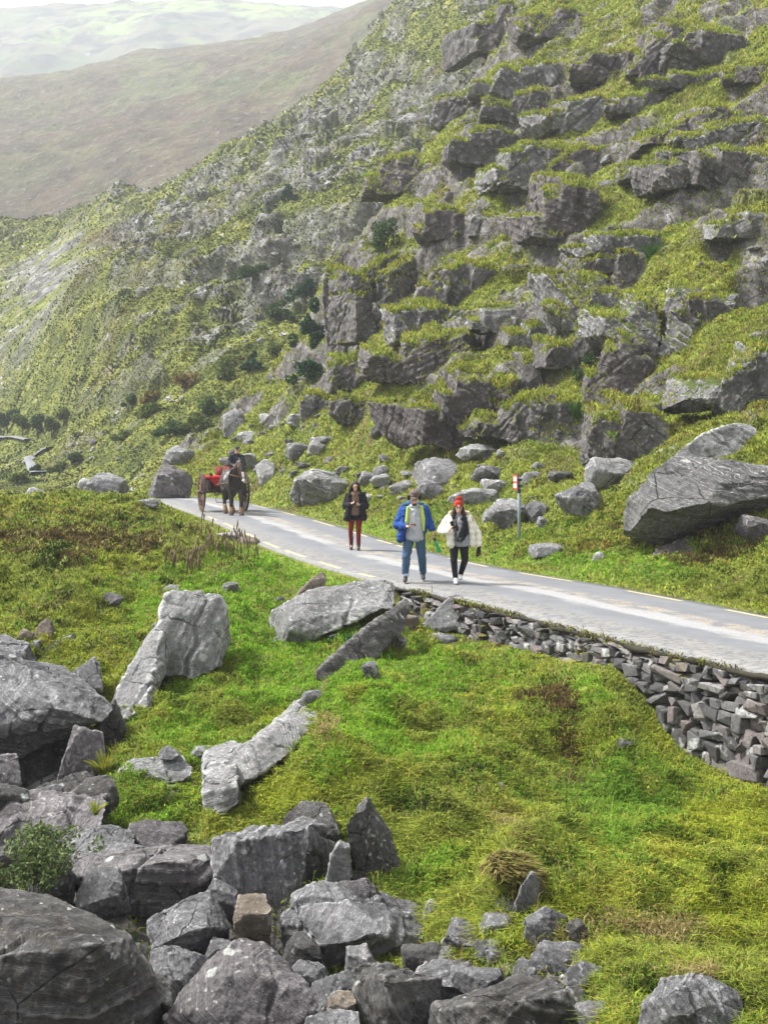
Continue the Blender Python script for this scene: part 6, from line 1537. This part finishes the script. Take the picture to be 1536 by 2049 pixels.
link('scarf', wrinkle(remesh([cap(V_(-.06, -.05, 1.37), .048, V_(.06, -.05, 1.37), .048), cap(V_(-.035, -.10, 1.34), .042, V_(.01, -.125, 1.20), .035), cap(V_(.03, -.10, 1.34), .036, V_(.05, -.12, 1.18), .030)], .010), .010, .06), M['taupe'], wb)
ct = [sph((0, .05, 1.28), (.20, .10, .09)) + sph((0, .06, 1.0), (.215, .11, .10)), sph((0, .06, 1.0), (.215, .11, .10)) + sph((.01, .06, .76), (.27, .14, .05))]
ct += chain([(V_(-.14, -.04, 1.32), .05), (V_(-.155, -.085, 1.05), .062), (V_(-.19, -.09, .78), .085)]) + chain([(V_(.14, -.04, 1.32), .05), (V_(.165, -.085, 1.05), .062), (V_(.205, -.08, .79), .08)])
ct += chain([(shL, .075), (elL, .078), (wrL + V_(-.04, .055, -.03), .052)]) + chain([(shR, .075), (elR, .078), (wrR + V_(.045, .055, -.02), .052)])
link('coat', wrinkle(remesh(ct, .011, 2), .014, .12, 4), M['black'], wb)
link('skirt', remesh([sph((0, .01, .86), (.155, .115, .06)) + sph((0, .01, .74), (.165, .12, .03))], .012), M['black'], wb)
M['tights'] = cloth('burgundy_tights', (.15, .018, .014), .3, 10)
link('tights', remesh(chain([(hipL, .093), (kL, .061), (aL + V_(0, 0, .02), .044)]) + chain([(hipR, .093), (kR, .061), (aR + V_(0, 0, .02), .044)]), .010, 1), M['tights'], wb)
for a in (aL, aR): link('boot', remesh(shoe(V_(a.x, a.y, .09), (.0, -1, 0), 1, .20), .009, 1), M['boot'], wb)
M['buckle'] = simple('grey_buckle', (.35, .35, .36), .4, .2)
for a in (aL, aR): link('buckle', remesh([cap(V_(a.x - .035, a.y - .10, .068), .010, V_(a.x + .035, a.y - .10, .068), .010)], .004), M['buckle'], wb)
hr = [[T(*p) for p in sph((0, .03, .05), (.088, .098, .088))]]
hr += [[T(*p) for p in sph((-.085, .01, .0), (.030, .06, .07))] + [T(*p) for p in sph((-.125, .03, -.11), (.042, .04, .06))], [T(*p) for p in sph((.085, .02, .0), (.030, .06, .07))] + [T(*p) for p in sph((.115, .03, -.15), (.045, .045, .07))], [T(*p) for p in sph((.115, .03, -.15), (.045, .045, .07))] + [T(*p) for p in sph((.14, .03, -.27), (.035, .035, .06))], [T(*p) for p in sph((0, .07, -.05), (.09, .05, .16))]]
link('hair', wrinkle(remesh(hr, .008, 1), .009, .045), M['hair'], wb)
phone('small dark phone held in both hands by the woman in black', wb, V_(.0, -.30, 1.145), (.2, -.5, .6), (0, .75, .6), .068, .13)
print('people', time.time() - T0)
# ------------------------------------------------------------------ horse, cart, driver, post
M['horse'] = simple('black_brown_coat', (.020, .014, .011), .45, .4, 6, .2, .4)
M['blaze'] = simple('white_hair', (.70, .66, .60), .8, .1); M['feather'] = simple('tan_feather_hair', (.26, .17, .095), .9, .4, 30, .7); M['hoof'] = simple('hoof', (.07, .05, .035), .6, .3)
M['leather'] = simple('black_leather', (.025, .018, .014), .5, .3, 20); M['strapc'] = simple('brown_leather', (.20, .085, .045), .5, .3, 20)
HD = 48.9; hp = P(467, 0, HD); yaw = math.atan2(.31, 1.0)
hz = .03
def horse_at(label):
    r = tag(empty('horse', (hp.x, hp.y, hz), yaw), label, 'horse'); return r
ho = horse_at('black horse with white blaze and tan feathered hooves pulling the red cart')
body = [sph((0, .85, 1.22), (.30, .36, .35)) + sph((0, .25, 1.12), (.31, .4, .36)), sph((0, .25, 1.12), (.31, .4, .36)) + sph((0, -.38, 1.16), (.28, .32, .37)),
        cap(V_(0, -.45, 1.25), .26, V_(.02, -.78, 1.62), .16), cap(V_(.02, -.78, 1.62), .165, V_(.05, -.92, 1.80), .12),
        cap(V_(.05, -.94, 1.80), .115, V_(.085, -1.12, 1.52), .095), cap(V_(.085, -1.12, 1.52), .092, V_(.11, -1.20, 1.22), .066), sph((.112, -1.22, 1.20), (.068, .07, .062)),
        cap(V_(.06, -.92, 1.70), .13, V_(.09, -1.04, 1.50), .085)]
for sx in (-1, 1):
    body.append(cap(V_(.05 + sx * .07, -.90, 1.88), .035, V_(.05 + sx * .085, -.91, 2.02), .010))
    fx = sx * .155; fy = -.62 if sx > 0 else -.40
    body += chain([(V_(fx, -.38, 1.05), .15), (V_(fx, -.42 + (fy + .45) * .5, .82), .105), (V_(fx, fy, .52), .072), (V_(fx, fy + .03, .22), .050), (V_(fx, fy - .03, .12), .055)])
    hy = .95 if sx > 0 else .70
    body += chain([(V_(sx * .16, .85, 1.08), .20), (V_(sx * .17, .66, .82), .125), (V_(sx * .16, hy + .12, .56), .072), (V_(sx * .15, hy + .08, .22), .052), (V_(sx * .15, hy, .12), .055)])
bm_ = remesh(body, .02, 2); link('body', wrinkle(bm_, .006, .2), M['horse'], ho)
link('white_blaze', remesh([[V_(.045 + x, -1.055, 1.745) for x in (-.030, .030)] + [V_(.088 + x, -1.21, 1.50) for x in (-.050, .050)] + [V_(.05 + x, -1.03, 1.74) for x in (-.030, .030)] + [V_(.088 + x, -1.15, 1.50) for x in (-.05, .05)],
     [V_(.088 + x, -1.215, 1.50) for x in (-.045, .045)] + [V_(.108 + x, -1.268, 1.30) for x in (-.035, .035)] + [V_(.088 + x, -1.15, 1.50) for x in (-.045, .045)] + [V_(.108 + x, -1.2, 1.30) for x in (-.035, .035)],
     sph((.112, -1.245, 1.22), (.060, .055, .070))], .010, 1), M['blaze'], ho)
for sx in (-1, 1): link('eye', remesh([sph((.07 + sx * .088, -1.05, 1.63), .020)], .007), M['eye'], ho)
link('mane', wrinkle(remesh(chain([(V_(.04, -.90, 1.93), .05), (V_(.06, -1.02, 1.82), .045)]) + chain([(V_(.04, -.86, 1.90), .055), (V_(-.06, -.72, 1.66), .07), (V_(-.10, -.50, 1.42), .06)]) + [cap(V_(-.06, -.76, 1.66), .06, V_(-.14, -.72, 1.42), .03)], .018), .02, .05), M['hair'], ho)
link('tail', wrinkle(remesh(chain([(V_(0, 1.18, 1.25), .06), (V_(0, 1.28, .95), .09), (V_(0, 1.26, .5), .06)]), .02), .02, .05), M['hair'], ho)
for sx in (-1, 1):
    fx = sx * .155; fy = -.62 if sx > 0 else -.40; hy = .95 if sx > 0 else .70
    for (x, y, dark) in ((fx, fy, sx < 0 and False), (sx * .15, hy, False)):
        link('feather', wrinkle(remesh([cap(V_(x, y + .03, .28), .050, V_(x, y - .01, .11), .092)], .015), .022, .035), M['feather'], ho)
        link('hoof', remesh([sph((x, y - .05, .075), (.075, .085, .02)) + sph((x, y - .055, .015), (.09, .10, .012))], .012), M['hoof'], ho)
har = empty('harness', (0, 0, 0)); har.parent = ho
ring = []
for a in range(17):
    an = 2 * math.pi * a / 16; ring.append((V_(.0 + .255 * math.sin(an), -.60 - .10 * math.cos(an), 1.30 + .36 * math.cos(an)), .055))
link('collar', remesh(chain(ring), .02, 1), M['leather'], har)
link('saddle_pad', remesh([sph((0, .05, 1.45), (.24, .20, .06)) + sph((-.28, .05, 1.25), (.06, .18, .1)) + sph((.28, .05, 1.25), (.06, .18, .1))], .02, 1), M['greyt'], har)
link('strap', tube_mesh([[((.05 + s * .10, -1.02, 1.74), .014), ((.085 + s * .10, -1.12, 1.50), .014), ((.11 + s * .075, -1.21, 1.28), .014)] for s in (-1, 1)] + [[((-.06, -1.0, 1.76), .016), ((.05, -1.085, 1.78), .016), ((.16, -1.0, 1.76), .016)], [((.03, -1.26, 1.33), .012), ((.19, -1.26, 1.33), .012)]], 6), M['strapc'], har)
for s in (-1, 1): link('blinker', remesh([box_pts((.07 + s * .135, -1.06, 1.64), (.012, .10, .10))], .008), M['leather'], har)
link('reins', tube_mesh([[((.11 + s * .08, -1.20, 1.32), .012), ((s * .30, -.6, 1.42), .012), ((s * .30, .4, 1.48), .012), ((s * .12 + .15, 1.75, 1.72), .012)] for s in (-1, 1)], 5), M['strapc'], har)

# jaunting cart
R_ = Matrix.Rotation(yaw, 3, 'Z'); ax = Vector((hp.x, hp.y, 0)) + R_ @ V_(.12, 2.35, 0)
ca = tag(empty('horse_cart', (ax.x, ax.y, .03), yaw), 'two wheeled black and red jaunting cart behind the horse', 'cart')
M['cartb'] = simple('dark_cart_paint', (.045, .022, .018), .5, .3, 5); M['red'] = cloth('red_upholstery', (.13, .014, .014), .3, 9); M['wheelp'] = simple('faded_red_wheel', (.13, .065, .05), .6, .4, 8); M['iron'] = simple('iron_tyre', (.035, .033, .032), .5, .3)
def boxm(parts, bev=.012):
    me = hulls_mesh(parts); bm = bmesh.new(); bm.from_mesh(me); bmesh.ops.bevel(bm, geom=bm.edges[:], offset=bev, segments=2, affect='EDGES', clamp_overlap=True); bm.to_mesh(me); bm.free(); return me
link('tub', boxm([box_pts((0, .05, .95), (.95, 1.35, .34))]), M['cartb'], ca, smooth=False)
link('floor_board', boxm([box_pts((0, -.05, .76), (1.05, 1.6, .05))]), M['cartb'], ca, smooth=False)
for s in (-1, 1):
    link('seat', boxm([box_pts((s * .42, .10, 1.17), (.38, 1.25, .10))], .03), M['red'], ca)
    link('back_rest', boxm([box_pts((s * .16, .10, 1.42), (.07, 1.2, .40))], .03), M['red'], ca)
    link('foot_board', boxm([box_pts((s * .74, .10, .72), (.26, 1.25, .04)), box_pts((s * .64, .10, .92), (.04, 1.25, .42))]), M['cartb'], ca, smooth=False)
    link('shaft', tube_mesh([[((s * .40, .6, .88), .035), ((s * .40, -1.0, 1.0), .035), ((s * .38, -2.75, 1.12), .03)]], 8), M['wheelp'], ca)
    link('lamp', boxm([box_pts((s * .60, -.66, 1.30), (.10, .10, .18))]), M['iron'], ca, smooth=False)
    wh = empty('wheel', (s * .80, .1, .69)); wh.parent = ca
    def ringm(r, t, w, x=0):
        V = []; Q = []; n = 40
        for a in range(n):
            an = 2 * math.pi * a / n
            for (rr_, xx) in ((r - t, -w), (r, -w), (r, w), (r - t, w)): V.append((x + xx, rr_ * math.cos(an), rr_ * math.sin(an)))
        for a in range(n):
            b = (a + 1) % n
            for k in range(4): Q.append((a * 4 + k, a * 4 + (k + 1) % 4, b * 4 + (k + 1) % 4, b * 4 + k))
        me = np_mesh('ring', V, Q); bm = bmesh.new(); bm.from_mesh(me); bmesh.ops.recalc_face_normals(bm, faces=bm.faces[:]); bm.to_mesh(me); bm.free(); return me
    link('tyre', ringm(.69, .022, .034), M['iron'], wh, smooth=False); link('rim', ringm(.667, .075, .028), M['wheelp'], wh, smooth=False)
    link('hub', remesh([cap(V_(-.09, 0, 0), .085, V_(.09, 0, 0), .075)], .015), M['wheelp'], wh)
    for a in range(14):
        an = 2 * math.pi * a / 14; link('spoke', tube_mesh([[((0, .07 * math.cos(an), .07 * math.sin(an)), .024), ((0, .61 * math.cos(an), .61 * math.sin(an)), .017)]], 6), M['wheelp'], wh)
link('axle', tube_mesh([[((-.8, .1, .69), .03), ((.8, .1, .69), .03)]], 8), M['iron'], ca)
link('driver_seat', boxm([box_pts((.30, -.48, 1.42), (.46, .36, .10)), box_pts((.30, -.40, 1.25), (.36, .26, .26))], .02), M['cartb'], ca)
link('step', tube_mesh([[((-.45, -.75, .70), .015), ((-.45, -.9, .36), .015), ((.1, -.9, .36), .015), ((.1, -.75, .7), .015)]], 6), M['iron'], ca)
rug = Vector((ax.x, ax.y, .03)) + R_ @ V_(-.42, -.25, 1.26)
rg_ = remesh([box_pts((0, 0, 0), (.62, 1.0, .05)), [Vector(q) for q in [(-.31, -.52, .03), (.31, -.52, .03), (-.30, -.56, -.02), (.30, -.56, -.02), (-.02, -.62, -.34), (.06, -.62, -.34), (-.30, -.50, -.02), (.30, -.50, -.02), (0, -.55, -.34)]]], .018, 1)
o = link('rug', wrinkle(rg_, .02, .12), M['red2'] if 'red2' in M else cloth('bright_red_rug', (.34, .014, .014), .3, 9)); o.location = rug; o.rotation_euler = (0, 0, yaw); tag(o, 'bright red rug thrown over the near seat of the cart', 'rug')
# driver
dp = Vector((ax.x, ax.y, .03)) + R_ @ V_(.36, -.42, 1.47)
dr = tag(empty('person', tuple(dp), yaw), 'cart driver in dark jacket and flat cap sitting high behind the horse', 'person')
hc = V_(.02, -.08, .74); hh, T = head_hulls(hc, 1.0, -.3, .1)
shL, elL, wrL = V_(-.20, .0, .50), V_(-.26, -.10, .24), V_(-.14, -.38, .20); shR, elR, wrR = V_(.20, .0, .50), V_(.27, -.08, .24), V_(.16, -.38, .20)
kL, aL, kR, aR = V_(-.14, -.46, .02), V_(-.14, -.52, -.40), V_(.14, -.46, .02), V_(.14, -.52, -.40)
body = hh + [cap(V_(0, .0, .54), .06, hc + V_(0, .04, -.05), .056)] + chain([(shL, .05), (elL, .042), (wrL, .028)]) + chain([(shR, .05), (elR, .042), (wrR, .028)]) + hand_hulls(wrL, (.3, -.9, 0), (.6, 0, -.6), 1.2, 1) + hand_hulls(wrR, (-.3, -.9, 0), (-.6, 0, -.6), 1.2, -1)
body += [sph((0, .0, .40), (.17, .11, .13)) + sph((0, .0, .08), (.17, .13, .1))] + chain([(V_(-.1, -.02, .07), .10), (kL, .065), (aL, .045)]) + chain([(V_(.1, -.02, .07), .10), (kR, .065), (aR, .045)])
link('body', remesh(body, .008, 2), M['skin'], dr); face_parts(T, dr)
M['darkj'] = cloth('dark_wax_jacket', (.022, .024, .030), .3, 10)
link('jacket', wrinkle(remesh([sph((0, .01, .42), (.22, .15, .14)) + sph((0, .01, .08), (.21, .16, .08)), cap(V_(-.06, -.02, .57), .07, V_(.06, -.02, .57), .07)] + chain([(shL, .09), (elL, .08), (wrL + V_(0, .05, 0), .055)]) + chain([(shR, .09), (elR, .08), (wrR + V_(0, .05, 0), .055)]), .013, 2), .014, .12), M['darkj'], dr)
link('trousers', remesh(chain([(V_(-.1, -.02, .07), .125), (kL, .09), (aL, .07)]) + chain([(V_(.1, -.02, .07), .125), (kR, .09), (aR, .07)]), .013, 1), M['black'], dr)
for a in (aL, aR): link('boot', remesh([sph(a + V_(0, .02, -.03), (.05, .06, .06)) + sph(a + V_(0, -.14, -.06), (.05, .06, .035))], .01), M['boot'], dr)
link('flat_cap', remesh([[T(*p) for p in sph((0, .01, .092), (.102, .122, .042))], [T(*p) for p in sph((0, -.10, .068), (.075, .05, .014))]], .008, 1), M['darkj'], dr)

# waymark post seen edge on
pd = near_at(1038, 1084); pp = P(1038, 1084, pd); m_ = pd / F
po = tag(empty('signpost', tuple(pp)), 'grey metal post with a small red and white sign seen edge on', 'signpost')
M['galv'] = simple('galvanised_steel', (.20, .25, .27), .45, .2, 18, 0, .5); M['signw'] = simple('white_sign_face', (.66, .60, .55), .5, .1); M['signr'] = simple('red_sign_border', (.50, .06, .04), .5, .1); M['signb'] = simple('sign_back', (.05, .05, .055), .5, .2)
link('pole', tube_mesh([[((0, 0, -.3), .036), ((0, 0, 132 * m_), .036)]], 12), M['galv'], po)
link('pole_cap', remesh([sph((0, 0, 132 * m_), (.050, .050, .02))], .01), M['signb'], po)
def sign_plate(name, mat, y, w, h, t, z, parent):
    Rz = Matrix.Rotation(math.radians(101), 3, 'Z'); me = hulls_mesh([[Rz @ q + V_(-.075, -.03, 0) for q in box_pts((0, y, z), (w, t, h))]])
    return link(name, me, mat, parent, smooth=False)
zc = 119 * m_
sg = sign_plate('sign_plate', M['signb'], 0, .34, .34, .02, zc, po); 
sign_plate('red_border', M['signr'], .014, .32, .33, .006, zc, sg)
for k in range(2): sign_plate('white_panel', M['signw'], .020, .24, .10, .006, zc + (.075 - .15 * k), sg)
for zz in (112, 124): link('bracket', boxm([box_pts((.01, -.02, zz * m_), (.11, .10, .05))], .006), M['signb'], po, smooth=False)
link('band', remesh([cap(V_(0, 0, 100 * m_), .048, V_(0, 0, 103 * m_), .048)], .008), M['signb'], po)
print('cart', time.time() - T0)
HAZE = 0.0005; HAZE_Z0 = -70.0; HAZE_Z1 = 460.0
SUN_E = 1.5; EXPO = 2.7
# ------------------------------------------------------------------ haze, light, camera
def haze_box(x0, x1, y0, y1, z0, z1, dens):
    bm = bmesh.new(); bmesh.ops.create_cube(bm, size=1.0)
    for v in bm.verts: v.co = Vector(((x0 + x1) / 2 + v.co.x * (x1 - x0), (y0 + y1) / 2 + v.co.y * (y1 - y0), (z0 + z1) / 2 + v.co.z * (z1 - z0)))
    me = bpy.data.meshes.new('haze'); bm.to_mesh(me); bm.free()
    t = NT('valley_haze'); v = t.n('VolumePrincipled'); v.inputs['Color'].default_value = (.93, .96, 1.0, 1); v.inputs['Density'].default_value = dens
    v.inputs['Anisotropy'].default_value = .0
    t.L(v.outputs[0], t.out.inputs['Volume'])
    return tag(link('haze', me, t.m, smooth=False), 'pale mist filling the valley', None, kind='stuff')
if HAZE: haze_box(-900, 1500, -40, 2050, HAZE_Z0, HAZE_Z1, HAZE)
W = bpy.data.worlds.new('World'); SC.world = W; W.use_nodes = True
nt = W.node_tree; bg = nt.nodes['Background']; sky = nt.nodes.new('ShaderNodeTexSky'); sky.sky_type = 'NISHITA'; sky.sun_disc = False
SUN_EL, SUN_AZ = math.radians(54), math.radians(-78)      # azimuth from +Y (ahead), negative = left
sky.sun_elevation = SUN_EL; sky.sun_rotation = SUN_AZ; sky.air_density = 1.0; sky.dust_density = 3.0; sky.ozone_density = 1.0
hs = nt.nodes.new('ShaderNodeHueSaturation'); hs.inputs['Saturation'].default_value = .16; nt.links.new(sky.outputs[0], hs.inputs['Color'])   # thin bright overcast
nt.links.new(hs.outputs[0], bg.inputs[0]); bg.inputs[1].default_value = .052
sun = bpy.data.lights.new('sun', 'SUN'); sun.energy = SUN_E; sun.angle = math.radians(10); sun.color = (1, .985, .955)
so = bpy.data.objects.new('sun', sun); COL.objects.link(so)
dirv = Vector((math.sin(SUN_AZ) * math.cos(SUN_EL), math.cos(SUN_AZ) * math.cos(SUN_EL), math.sin(SUN_EL)))
so.rotation_euler = dirv.to_track_quat('Z', 'Y').to_euler()
cam = bpy.data.cameras.new('camera'); co_ = bpy.data.objects.new('camera', cam); COL.objects.link(co_)
co_.location = (0, 0, CH); co_.rotation_euler = (math.pi / 2, 0, 0)
cam.sensor_fit = 'VERTICAL'; cam.sensor_height = 24; cam.lens = 24 * F / 2049; cam.shift_y = -(2049 / 2 - HY) / 2049
cam.clip_start = .1; cam.clip_end = 6000
SC.camera = co_
vs = SC.view_settings; vs.view_transform = 'Standard'; vs.look = 'None'; vs.gamma = 1; vs.use_curve_mapping = False; vs.exposure = EXPO
SC.cycles.use_denoising = True; SC.cycles.max_bounces = 6; SC.cycles.volume_bounces = 0
SC.cycles.use_adaptive_sampling = True; SC.cycles.adaptive_threshold = .01
print('script done', time.time() - T0)
